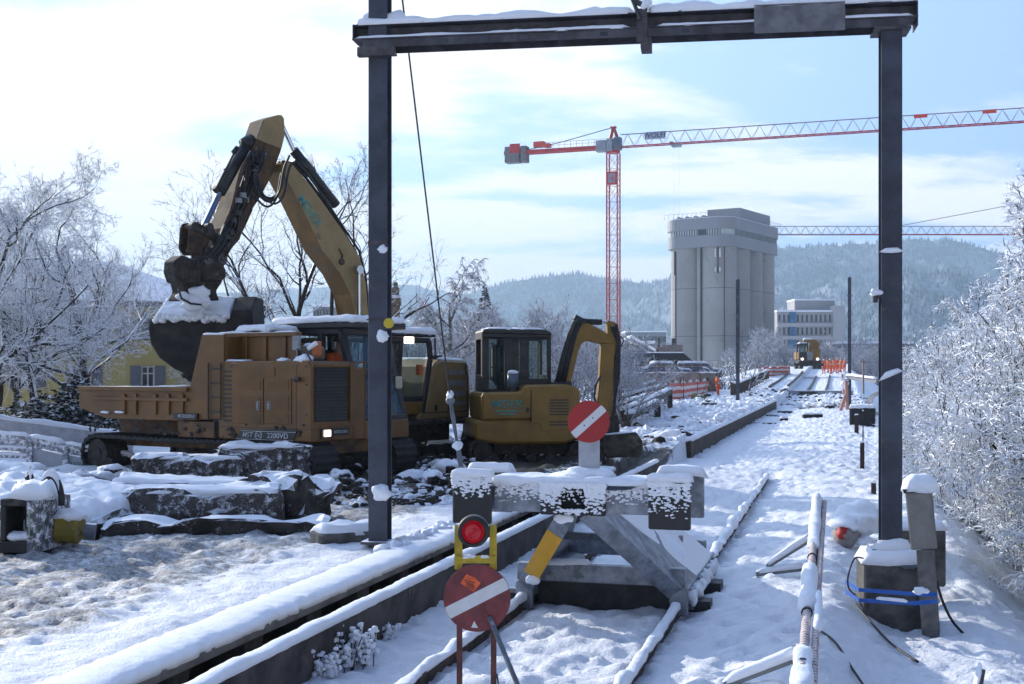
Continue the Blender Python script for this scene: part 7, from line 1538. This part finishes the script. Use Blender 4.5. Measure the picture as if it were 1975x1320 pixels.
slab('snow covered slab at the far left edge behind the grab', -30, 960, .36, 1.6, 1.5, .40, R(10), 15, RUBD, tilt=(.05, -.05), cap=.12)
slab('snowy slab reaching out to the right below the grab, darker ended', 190, 1015, .34, 1.1, 1.0, .30, R(-12), 18, RUBD, tilt=(.1, .05), cap=.16)
for i, (px, py, s, lab) in enumerate(((212, 938, .25, 'round snow topped boulder beside the panel fence'), (160, 940, .2, 'small snowy boulder left of the round one'), (20, 1010, .22, 'snowy lump at the left edge under the tilted slab'), (22, 1042, .16, 'small snowy lump near the left edge beside the grab'), (865, 925, .26, 'snowy lump on the mud heap beside the guy wire'), (835, 940, .2, 'snowy stone left of the lump by the guy wire'), (850, 912, .18, 'upper snowy stone on the mud heap'), (795, 938, .2, 'low snowy lump just right of the left mast'), (655, 940, .22, 'snow heap between rubble and left mast'), (620, 950, .2, 'snow heap at the end of the slab pile'))):
    p = PZ(px, py, .34); g = thing('snowy_boulder', lab, 'boulder', p, i, 'snowy boulders on the site'); q = MB(); q.blob((0, 0, s * .4), s * 1.2, s, s * .8, i, .5, 9); q.build('rock', RUBD, g, smooth=True); q = MB(); q.blob((0, .0, s * .75), s * 1.15, s * .95, s * .6, i + 3, .3, 9); q.build('snow_cap', SNOWM, g, smooth=True)
# loose lumps of earth and broken concrete round the machines, past counting
r_ = random.Random(21); q = MB()
for k in range(900):
    px = r_.uniform(590, 960); py = 880 + 95 * r_.random() ** 1.0
    if px < 700 and py < 905: continue
    p = PZ(px, py, .36); u, v = UV(p.x, p.y)
    if u > -4.75: continue
    s = r_.uniform(.02, .075); z = H(u, v)[0]; o_ = len(q.f); q.blob((p.x, p.y, z + s * .3), s * r_.uniform(1, 1.6), s * r_.uniform(.8, 1.3), s * .8, k, .6, 4, m=0 if r_.random() < .72 else 1)
o = q.build('rubble_lumps', [material('earth_lump', (.035, .028, .022), .95, snow=(.86, 1.1), bump=.5), SNOWM], fix=False); tag(o, 'loose lumps of dark earth and snow round the machines', 'rubble', kind='stuff')
q = MB(); r_ = random.Random(8)
for k in range(1500):
    v = 30 + 54 * r_.random(); u = -4.0 - (r_.random() ** 1.3) * 8; s = r_.uniform(.04, .17); z = H(u, v)[0]; p = T(u, v, z)
    q.blob((p.x, p.y, z + s * .1), s * r_.uniform(1, 1.8), s * r_.uniform(.9, 1.5), s * .8, k, .55, 4, m=1 if r_.random() < .93 else 0)
for k in range(500):
    v = 84 + 18 * r_.random(); u = -6.5 + 8.5 * r_.random(); s = r_.uniform(.03, .12); z = H(u, v)[0]; p = T(u, v, z); q.blob((p.x, p.y, z), s * 1.5, s * 1.5, s, k, .5, 4, m=1 if r_.random() < .7 else 0)
o = q.build('snowy_debris', [MATS['earth_lump'], SNOWM], fix=False); tag(o, 'field of snow covered demolition debris left of the path', 'debris', kind='stuff')
# ---------------- hydraulic grab lying at the left ----------------
p = PZ(68, 1058, .36); g = thing('hydraulic_grab', 'snow topped black demolition grab with arched hose and yellow motor lying on the ground', 'grab', p, R(-8)); D0 = p.y
def gq(px, py, y=0): w = P(px, py, D0 + y) - p; return Vector((w.x, y, w.z))
def gbox(mb, x0, y0, x1, y1, d0, d1): a, b_ = gq(x0, y0), gq(x1, y1); mb.box(a.x, b_.x, d0, d1, b_.z, a.z)
q = MB(); gbox(q, 26, 958, 110, 972, -.3, .3); gbox(q, 24, 1038, 112, 1060, -.32, .3); gbox(q, 26, 972, 38, 1038, -.3, .28); gbox(q, 40, 972, 88, 1038, .0, .26); gbox(q, 56, 975, 66, 1020, -.1, .0); q.build('frame', material('grab_black', (.025, .022, .022), .6, .2, .3, 6, dirt=((.07, .06, .05), 4, .55)), g, bevel=.012)
q = MB(); gbox(q, 88, 958, 113, 1056, -.38, .30); q.build('side_plate', material('frosted_side_plate', (.10, .10, .11), .6, .2, .2, 6, frost=(.50, 12)), g, bevel=.01)
q = MB(); gbox(q, 93, 975, 96, 1025, -.39, -.381); q.build('pale_stripe', material('pale_green_stripe', (.30, .38, .28), .6, bump=0), g)
q = MB(); c = [gq(82 + 22 * (1 - math.cos(t_)) * .95, 955 - 40 * math.sin(t_) + 12 * (t_ / 3.14) ** 2, -.05) for t_ in np.linspace(0, 3.3, 16)]; q.tube(c, .034, 9); hs = q.build('hose_arch', BLACK, g, smooth=True)
q = MB(); q.strip([x + Vector((0, 0, .012)) for x in c[1:14]], .075, .075, 3, .03, seg=6); q.build('snow_cap', SNOWM, hs, smooth=True)
q = MB(); c = [gq(52, 938, .1), gq(49, 920, .1), gq(52, 910, .1), gq(58, 925, .1)]; q.tube(c, .03, 8); q.build('hose_stub', DARK, g)
q = MB(); q.strip([gq(49, 916, .1), gq(56, 912, .1), gq(60, 935, .1)], .08, .07, 3, .04); q.cap([gq(24, 958, -.3), gq(112, 958, -.38), gq(112, 958, .3), gq(26, 958, .3)], .14, 5, step=.05, rough=.5)
q.blob(gq(63, 1012, -.02), .10, .06, .10, 2, .3, 8); q.blob(gq(44, 1036, -.2), .15, .10, .06, 4, .3, 7); q.blob(gq(74, 1034, -.2), .15, .10, .06, 6, .3, 7); q.blob(gq(82, 990, -.2), .05, .1, .05, 6); q.parts('snow_clump', SNOWM, g, smooth=True)
q = MB(); q.tube([gq(112, 1018, .05), gq(156, 1018, .10)], .165, 16); q.tube([gq(156, 1018, .1), gq(160, 1018, .1)], .13, 14); ym = q.build('motor', material('yellow_motor', (.22, .17, .02), .6, 0, .2, 6, dirt=((.05, .04, .02), 5, .55)), g, bevel=.01)
q = MB(); q.blob(gq(133, 994, .05), .2, .13, .07, 3, .3, 8); q.build('snow_cap', SNOWM, ym, smooth=True)
q = MB(); q.tube([gq(158, 1022, .2), gq(184, 1024, .25)], .09, 12); q.build('pipe_stub', STEEL, g)
# ---------------- right side: barrier, cabinet, blocks, cables ----------------
g0 = P(1560, 716, 11); g = thing('tape_wrapped_barrier', 'low barrier of two pipes wrapped with red and white tape under patches of snow', 'barrier', (g0.x, g0.y, 0)); BO = g.location.copy()
TR, TW = material('tape_red', (.30, .12, .10), .6, bump=0), material('tape_white', (.58, .56, .56), .6, bump=0)
line = [P(1577, 965, 13.7), P(1568, 1060, 11.7), P(1559, 1150, 9.9), P(1549, 1270, 8.4), P(1541, 1400, 7.3)]
def taped(dx, dz, r, name, s0=.3):
    pts = []
    for a, b_ in zip(line, line[1:]):
        n = int((b_ - a).length / .018); pts += [a.lerp(b_, i / n) - BO + Vector((dx, 0, dz)) for i in range(n)]
    q = MB(); q.tube(pts, r, 8); q.m = [0 if (((i // 8) * 1.0 + (i % 8) * .28) % 3.2) < 1.25 else 1 for i in range(len(q.f))]; return q.build(name, [TR, TW], g, smooth=True)
p1_ = taped(0, 0, .034, 'pipe'); p2_ = taped(.075, -.02, .026, 'pipe')
q = MB(); L0 = [p - BO for p in line]
q.strip([L0[0] + Vector((.02, .1, .0)), L0[0].lerp(L0[1], .98)], .11, .09, 3, .05, rough=.6, seg=8); q.strip([L0[1].lerp(L0[2], .55) + Vector((.0, 0, .02)), L0[2].lerp(L0[3], .25)], .14, .085, 5, .04, rough=.9, seg=8); q.strip([L0[3].lerp(L0[4], -.05), L0[3].lerp(L0[4], .6)], .13, .085, 6, .04, rough=.9, seg=8)
q.strip([L0[2].lerp(L0[3], .0) + Vector((.085, 0, 0)), L0[2].lerp(L0[3], .6) + Vector((.085, 0, 0))], .06, .05, 6, .05); q.build('snow_cap', SNOWM, p1_, smooth=True)
q = MB()
for k, (i, t_) in enumerate(((1, .2), (2, .3), (3, .1))): c = L0[i].lerp(L0[i + 1], t_); d = (L0[i + 1] - L0[i]).normalized(); q.tube([c - d * .008, c + d * .008], .045, 10); 
q.build('cable_tie', BLACK, p1_)
for px, pyb, t0 in ((1572, 1120, 0.0), (1541, 1290, None)):
    c = L0[0] if t0 is not None else L0[3] + Vector((.04, .1, .05)); base_ = PZ(px, pyb, 0) - BO; q = MB(); c2 = Vector((c.x - .04, c.y, c.z + .02)); q.bar((c2.x, c2.y, -.05), c2, .055, .055); q.bar((c2.x + .03, c2.y, -.05), (c2.x + .03, c2.y, c2.z - .1), .02, .08); q.build('post', STEEL_D, g)
    q = MB(); q.bar((c2.x, c2.y, .09 if t0 is not None else .05), (c2.x - .62, c2.y + .1, .0), .07, .05); q.bar((c2.x, c2.y, .42 if t0 is not None else .30), (c2.x - .5, c2.y + .1, .08), .05, .05); ft = q.build('foot', material('pale_foot', (.20, .21, .22), .7, snow=(.6, .8)), g)
    q = MB(); q.strip([(c2.x, c2.y, .44 if t0 is not None else .32), (c2.x - .5, c2.y + .1, .10)], .09, .06, 5, .06); q.strip([(c2.x - .1, c2.y, .1), (c2.x - .62, c2.y + .1, .02)], .1, .05, 5, .06); q.build('snow_cap', SNOWM, ft, smooth=True)
# cabinet on a leaning concrete stake
p = PZ(1792, 1226, -.30); g = thing('control_cabinet', 'grey metal cabinet with a thick snow hat on a leaning stake beside the right mast', 'cabinet', p, R(-6)); D0 = p.y
def cq(px, py, y=0): w = P(px, py, D0 + y) - p; return Vector((w.x, y, w.z))
q = MB(); q.prism([(1768, 1062), (1800, 1060), (1811, 1228), (1779, 1230)], lambda a: cq(*a, -.02), lambda a: cq(*a, .10)); q.build('stake', material('weathered_stake', (.15, .145, .14), .9, 0, .25, 7), g, bevel=.006)
q = MB(); q.prism([(1750, 948), (1797, 945), (1807, 1058), (1761, 1062)], lambda a: cq(*a, -.16), lambda a: cq(*a, .05)); cbx = q.build('box', material('cabinet_grey', (.21, .20, .18), .55, .2, .12, 5), g, bevel=.012)
q = MB(); q.prism([(1746, 945), (1797, 941), (1799, 949), (1749, 953)], lambda a: cq(*a, -.18), lambda a: cq(*a, .07)); q.build('lid', DARK, cbx)
q = MB(); q.prism([(1772, 1024), (1787, 1023), (1788, 1030), (1773, 1031)], lambda a: cq(*a, -.164), lambda a: cq(*a, -.161)); q.build('label_plate', WHT, cbx)
q = MB(); q.prism([(1754, 955), (1795, 952), (1803, 1050), (1763, 1054)], lambda a: cq(*a, -.1605), lambda a: cq(*a, -.166)) ; q.build('door', MATS['cabinet_grey'], cbx, bevel=.004)
q = MB(); a_, b_ = cq(1744, 944, 0), cq(1799, 940, 0); q.cap([(a_.x, -.19, a_.z), (b_.x, -.19, b_.z), (b_.x, .08, b_.z), (a_.x, .08, a_.z)], .15, 4, step=.02, rough=.1, power=4); q.build('snow_cap', SNOWM, cbx, smooth=True)
BLUE = material('blue_strap', (.01, .10, .42), .5, 0, .1, 12)
g = thing('lashing_strap', 'bright blue lashing strap doubled round the foundation block and the cabinet stake', 'strap', P(1730, 1150, 11.7)); o_ = g.location.copy()
q = MB()
for y0, y1, y2 in ((1138, 1146, 1147), (1158, 1164, 1160)):
    a_, m_, b_ = P(1657, y0, 11.83) - o_, P(1762, y1, 11.74) - o_, P(1807, y2, 11.55) - o_; q.bar(a_, m_, .008, .036); q.bar(m_, b_, .008, .04); q.bar(a_, a_ + Vector((-.01, .45, 0)), .008, .036)
q.build('strap', BLUE, g)
q = MB(); q.blob(P(1775, 1140, 11.55) - o_, .07, .05, .035, 4, .3); q.strip([P(1690, 1154, 11.75) - o_, P(1750, 1160, 11.7) - o_], .03, .02, 4, .03); q.parts('snow_clump', SNOWM, g, smooth=True)
p = PZ(1672, 1068, .0); g = thing('concrete_box', 'small concrete cable box with snow just behind the right mast foot', 'box', (p.x, 13.6, 0), R(-12), ); q = MB(); q.box(-.18, .35, 0, .5, -.1, .52); q.build('box', CONC_D, g, bevel=.02); q = MB(); q.cap([(-.2, -.02, .52), (.37, -.02, .52), (.37, .52, .52), (-.2, .52, .52)], .08, 4); q.box(0, .3, .05, .3, .54, .6); q.build('snow_cap', SNOWM, g, smooth=True)
q = MB(); q.tube([(.02, .1, .6), (.02, .1, .68)], .02, 8); q.build('lifting_eye', STEEL_D, g)
p = PZ(1632, 1046, .02); g = thing('snowy_barrier_bag', 'red and white striped bag nearly buried in snow left of the right mast', 'bag', p, 0); q = MB(); q.blob((0, 0, .1), .17, .15, .16, 3, .3, 10); bg_ = q.build('sack', material('grey_sack', (.30, .28, .27), .8), g, smooth=True)
q = MB(); q.blob((-.06, -.08, .13), .09, .08, .09, 3, .2, 8); q.build('red_patch', material('red_fabric', (.45, .02, .02), .6), bg_, smooth=True)
q = MB(); q.blob((.05, .05, .24), .22, .24, .11, 5, .3, 10); q.blob((.24, .35, .24), .30, .4, .24, 6, .3, 12); q.blob((.1, .1, .1), .1, .1, .08, 2); q.blob((.22, -.1, .02), .12, .1, .07, 2); q.build('snow_cap', SNOWM, g, smooth=True)
def cable(label, pts, r, name='cable'):
    P3 = [Vector(p) for p in pts]; out = []
    for i in range(len(P3) - 1):
        a, b_, c, d = P3[max(0, i - 1)], P3[i], P3[i + 1], P3[min(len(P3) - 1, i + 2)]
        for k in range(6): t_ = k / 6; out.append(.5 * ((2 * b_) + (c - a) * t_ + (2 * a - 5 * b_ + 4 * c - d) * t_ * t_ + (3 * b_ - a - 3 * c + d) * t_ ** 3))
    out.append(P3[-1]); q = MB(); q.tube(out, r, 6); o = q.build(name, BLACK, None, smooth=True); tag(o, label, 'cable')
    return o
gp = lambda px, py, dz=.03: (lambda p: Vector((p.x, p.y, gz(p.x, p.y) + dz)))(PZ(px, py, -.03))
cable('black cable running across the snow from the barrier to the bottom edge', [gp(1575, 1222), gp(1610, 1250), gp(1650, 1285), gp(1690, 1318), gp(1720, 1350)], .011)
cable('black cable looping on the snow near the bottom edge', [gp(1670, 1330), gp(1700, 1308), gp(1745, 1304), gp(1775, 1318), gp(1800, 1345)], .011)
cable('thin black cable hanging in a loop at the left of the mast foundation', [P(1665, 1077, 11.9), P(1648, 1078, 11.8), P(1636, 1110, 11.8), P(1637, 1135, 11.85), P(1650, 1148, 11.9)], .008)
cable('black cable coming down between foundation and snow towards the stake', [gp(1650, 1160, .05), gp(1680, 1178, .05), gp(1720, 1200, .05), gp(1770, 1226, .04)], .012)
cable('cable and hose trailing down behind the cabinet stake', [P(1806, 1120, 12.2), P(1818, 1160, 12.2), P(1838, 1200, 12.2), P(1868, 1232, 12.0)], .014)
p = PZ(1885, 1330, -.2); g = thing('snowy_stake', 'short frosted stake leaning out of the snow at the bottom right corner', 'stake', p); q = MB(); q.bar((-.03, 0, -.2), (.03, 0, .16), .05, .05); q.build('post', STEEL_D, g); q = MB(); q.strip([(-.06, -.02, -.12), (.02, -.02, .19)], .09, .06, 3, .04); q.build('snow_cap', SNOWM, g, smooth=True)
g0_ = PZ(680, 1050, .38); slab('snow covered concrete kerb piece lying against the foot of the left mast', 668, 1050, .33, .75, .4, .16, R(28), 31, CONC_D, cap=.10, grp=None, name='kerb_piece', cat='kerb', amp=.03)
# ---------------- along the path ----------------
def post(px, pyt, pyb, D0, w, label, mat, name='steel_post', grp=None):
    p = P(px, pyb, D0); g = thing(name, label, 'post', p, -ALPHA, grp); h = (pyb - pyt) / F * D0; q = MB(); q.box(-w / 2, w / 2, -w / 4, w / 4, -.4, h); q.build('post', mat, g); q = MB(); q.cap([(-w / 2, -w / 4, h), (w / 2, -w / 4, h), (w / 2, w / 4, h), (-w / 2, w / 4, h)], .03, 2); q.build('snow_cap', SNOWM, g, smooth=True); return g
BRN = material('brown_post', (.035, .018, .018), .7, 0, .2, 5)
post(1663, 853, 890, 29, .10, 'short dark brown stub post left of the right mast', BRN); post(1652, 800, 824, 45, .15, 'low dark brown stub post further along the path', BRN); post(1664.5, 792, 838, 38, .035, 'thin dark rod beside the low stub post', BRN); post(1703 - 18, 930, 945, 23, .09, 'small dark block on a rod near the right mast', BRN)
def timber(px, py, L_, rz, label, w=.22, h=.16, D0=None, snow=True, mat=None):
    p = PZ(px, py, .02); u, v = UV(p.x, p.y); p.z = H(u, v)[0]; g = thing('timber_sleeper', label, 'timber', p, rz, 'timbers and offcuts on the path'); q = MB(); q.box(-L_ / 2, L_ / 2, -w / 2, w / 2, -.02, h); q.build('baulk', mat or material('dark_timber', (.035, .025, .022), .9), g, bevel=.01)
    if snow: q = MB(); q.cap([(-L_ / 2, -w / 2, h), (L_ / 2, -w / 2, h), (L_ / 2, w / 2, h), (-L_ / 2, w / 2, h)], .06, 3); q.build('snow_cap', SNOWM, g, smooth=True)
timber(1567, 806, .95, R(6), 'dark timber lying crosswise in the middle of the path'); timber(1514, 794, .8, R(-20), 'dark timber end left of the crosswise one'); timber(1600, 788, .5, R(10), 'small dark offcut in front of the earth patch'); timber(1512, 809, .35, R(0), 'small offcut left of the crosswise timber'); timber(1490, 800, .9, R(-58), 'snowy bent piece lying slantwise on the path', .1, .08); timber(1458, 812, .45, R(12), 'thin dark strip near the retaining wall', .05, .05, snow=False); timber(1484, 815, .6, R(-10), 'thin bent bar next to the thin dark strip', .05, .04, snow=False)
# long beams and pipes stacked left of the netting
r_ = random.Random(2)
for i, (x0, y0, x1, y1, D0, D1, w, lab) in enumerate(((1170, 792, 1262, 762, 44, 56, .22, 'nearest long snowy beam left of the netting'), (1185, 772, 1284, 745, 50, 66, .2, 'second long snowy beam left of the netting'), (1176, 760, 1262, 738, 55, 70, .2, 'upper long snowy beam in the stack'), (1196, 800, 1292, 755, 40, 58, .26, 'long beam half buried in snow right of the stack'), (1208, 806, 1268, 778, 38, 46, .2, 'short snowy beam beside the small excavator'))):
    a, b_ = P(x0, y0, D0), P(x1, y1, D1); a.z = min(a.z, 1.1); g = thing('steel_beam', lab, 'beam', a, 0, 'stacked long beams'); v_ = b_ - a; q = MB(); q.bar((0, 0, 0), v_, w, w); q.build('beam', material('brown_beam', (.06, .045, .035), .8), g); q = MB(); q.strip([Vector((0, 0, w / 2)), v_ + Vector((0, 0, w / 2))], w * 1.1, .08, i, .3); q.build('snow_cap', SNOWM, g, smooth=True)
    q = MB(); q.box(-.1, .1, -.2, .2, -1.2, -w / 2 - .01) if a.z > .7 else q.box(-.1, .1, -.2, .2, -.5, -w / 2 - .01); q.box(v_.x - .1, v_.x + .1, v_.y - .2, v_.y + .2, -1.2, v_.z - w / 2 - .01); q.build('bearer', MATS['brown_beam'], g)
# railing with wrapped tape on the right of the path and the dark crate beside it
g0 = PZ(1640, 795, 0); o_ = P(1628, 716, 60); g = thing('side_railing', 'leaning pale orange wrapped railing post group at the right side of the path', 'railing', (o_.x, o_.y, 0)); O_ = g.location.copy(); q = MB(); SAL = material('faded_orange_wrap', (.46, .25, .20), .8, bump=.1)
for x0, y0, x1, y1, D_ in ((1621, 792, 1631, 762, 60), (1634, 790, 1632, 735, 62), (1628, 760, 1625, 722, 70), (1626, 740, 1632, 708, 90)): q.bar(P(x0, y0, D_) - O_, P(x1, y1, D_) - O_, .14, .14)
q.build('wrapped_post', SAL, g); q = MB(); q.bar(P(1632, 728, 70) - O_, P(1692, 735, 66) - O_, .12, .22); q.bar(P(1632, 735, 68) - O_, P(1634, 705, 95) - O_, .12, .2); rl = q.build('rail', material('grey_rail', (.22, .23, .26), .8, snow=(.7, .9)), g); q = MB(); q.strip([P(1632, 724, 70) - O_, P(1692, 731, 66) - O_], .3, .12, 3, .3); q.blob(P(1631, 728, 70) - O_, .22, .2, .28, 3); q.blob(P(1629, 742, 66) - O_, .2, .2, .22, 5); q.build('snow_cap', SNOWM, rl, smooth=True)
q = MB(); a = P(1665, 700, 66) - O_
for px in (1665,): q.bar(P(px, 696, 66) - O_, P(px, 760, 66) - O_, .08, .08); q.bar(P(px - 8, 697, 66) - O_, P(px + 12, 700, 66) - O_, .06, .06)
q.build('signal_post', JIBG, g)
p = PZ(1668, 797, .0); p.z = 0; g = thing('dark_crate', 'black open sided crate with snow on its lid right of the path', 'crate', tuple(P(1660, 786, 52)), -ALPHA); q = MB(); q.box(-.45, .6, 0, .9, -1.2, -.02); q.build('box', material('crate_black', (.015, .013, .015), .7), g, bevel=.03); q = MB(); q.cap([(-.45, 0, -.02), (.6, 0, -.02), (.6, .9, -.02), (-.45, .9, -.02)], .12, 3); q.build('snow_cap', SNOWM, g, smooth=True)
g = thing('wire_coil', 'snowy coil of wire standing behind the black crate', 'coil', P(1700, 768, 54)); q = MB(); 
for k in range(5): q.tube([((.42 + .03 * k) * math.cos(t_), .08 * k, -.25 + (.42 + .02 * k) * math.sin(t_)) for t_ in np.linspace(0, 6.28, 28)], .025, 5)
q.build('coil', material('frosted_wire', (.35, .36, .38), .8, bump=0), g)
for i, (u, v, s) in enumerate(((1.5, 24, .16), (1.25, 22.5, .14), (1.7, 30, .2), (1.6, 36, .18), (1.9, 44, .25))):
    p = onv(u, v, 0); g = thing('snowy_boulder', ('snow topped stone behind the right mast', 'smaller snowy stone left of the one behind the right mast', 'snowy stone on the verge past the stub post', 'snow lump on the verge near the thin rod', 'largest snow lump beside the black crate')[i], 'boulder', p, i, 'snowy boulders on the site'); q = MB(); q.blob((0, 0, s * .4), s * 1.3, s, s * .7, i, .5, 8); q.build('rock', RUBD, g, smooth=True); q = MB(); q.blob((0, 0, s * .8), s * 1.35, s, s * .55, i + 3, .3, 8); q.build('snow_cap', SNOWM, g, smooth=True)
# frosted bushes beyond the bridge and beside the silo
r_ = random.Random(9)
far_sc = [(1436, 190, 2.2), (1460, 185, 2.4), (1482, 195, 2.6), (1505, 200, 2.8), (1530, 190, 2.0), (1600, 190, 2.3), (1620, 185, 2.1), (1645, 180, 1.8), (1670, 170, 1.8), (1690, 165, 1.6), (1580, 200, 2.0), (1455, 215, 3.0), (1472, 220, 2.8), (1650, 240, 2.6), (1675, 250, 3.0), (1740, 240, 3)]
for i, (px, D, s) in enumerate(far_sc):
    p = P(px, 716, D); tree('frosted_shrub', 'blue grey frosted shrub beyond the bridge at the silo foot', 'shrub', (p.x, D, .0 if s < 3 else -2), r_.uniform(0, 6), 'S%d' % (i % 2), None, 'frosted shrubs beyond the bridge', s * .72, None)
for i, (px, D, s) in enumerate(((1400, 100, 1.0), (1436, 98, 1.1), (1382, 104, .9))):
    p = P(px, 716, D); tree('bare_bush', ('bare snowy bush at the foot of the slim mast', 'spreading bare bush right of the slim mast', 'small bare bush left of the slim mast')[i], 'bush', (p.x, D, .6), i * 2, 'Q', mk(91, 2.4, .05, [(5, 5, .6, .6, .1), (5, 4, .5, .6, .15), (3, 0, 0, 0, .2)], snow=.8, up=.03, thick=.9, tm=6, stems=6, lean=.5), None, s)
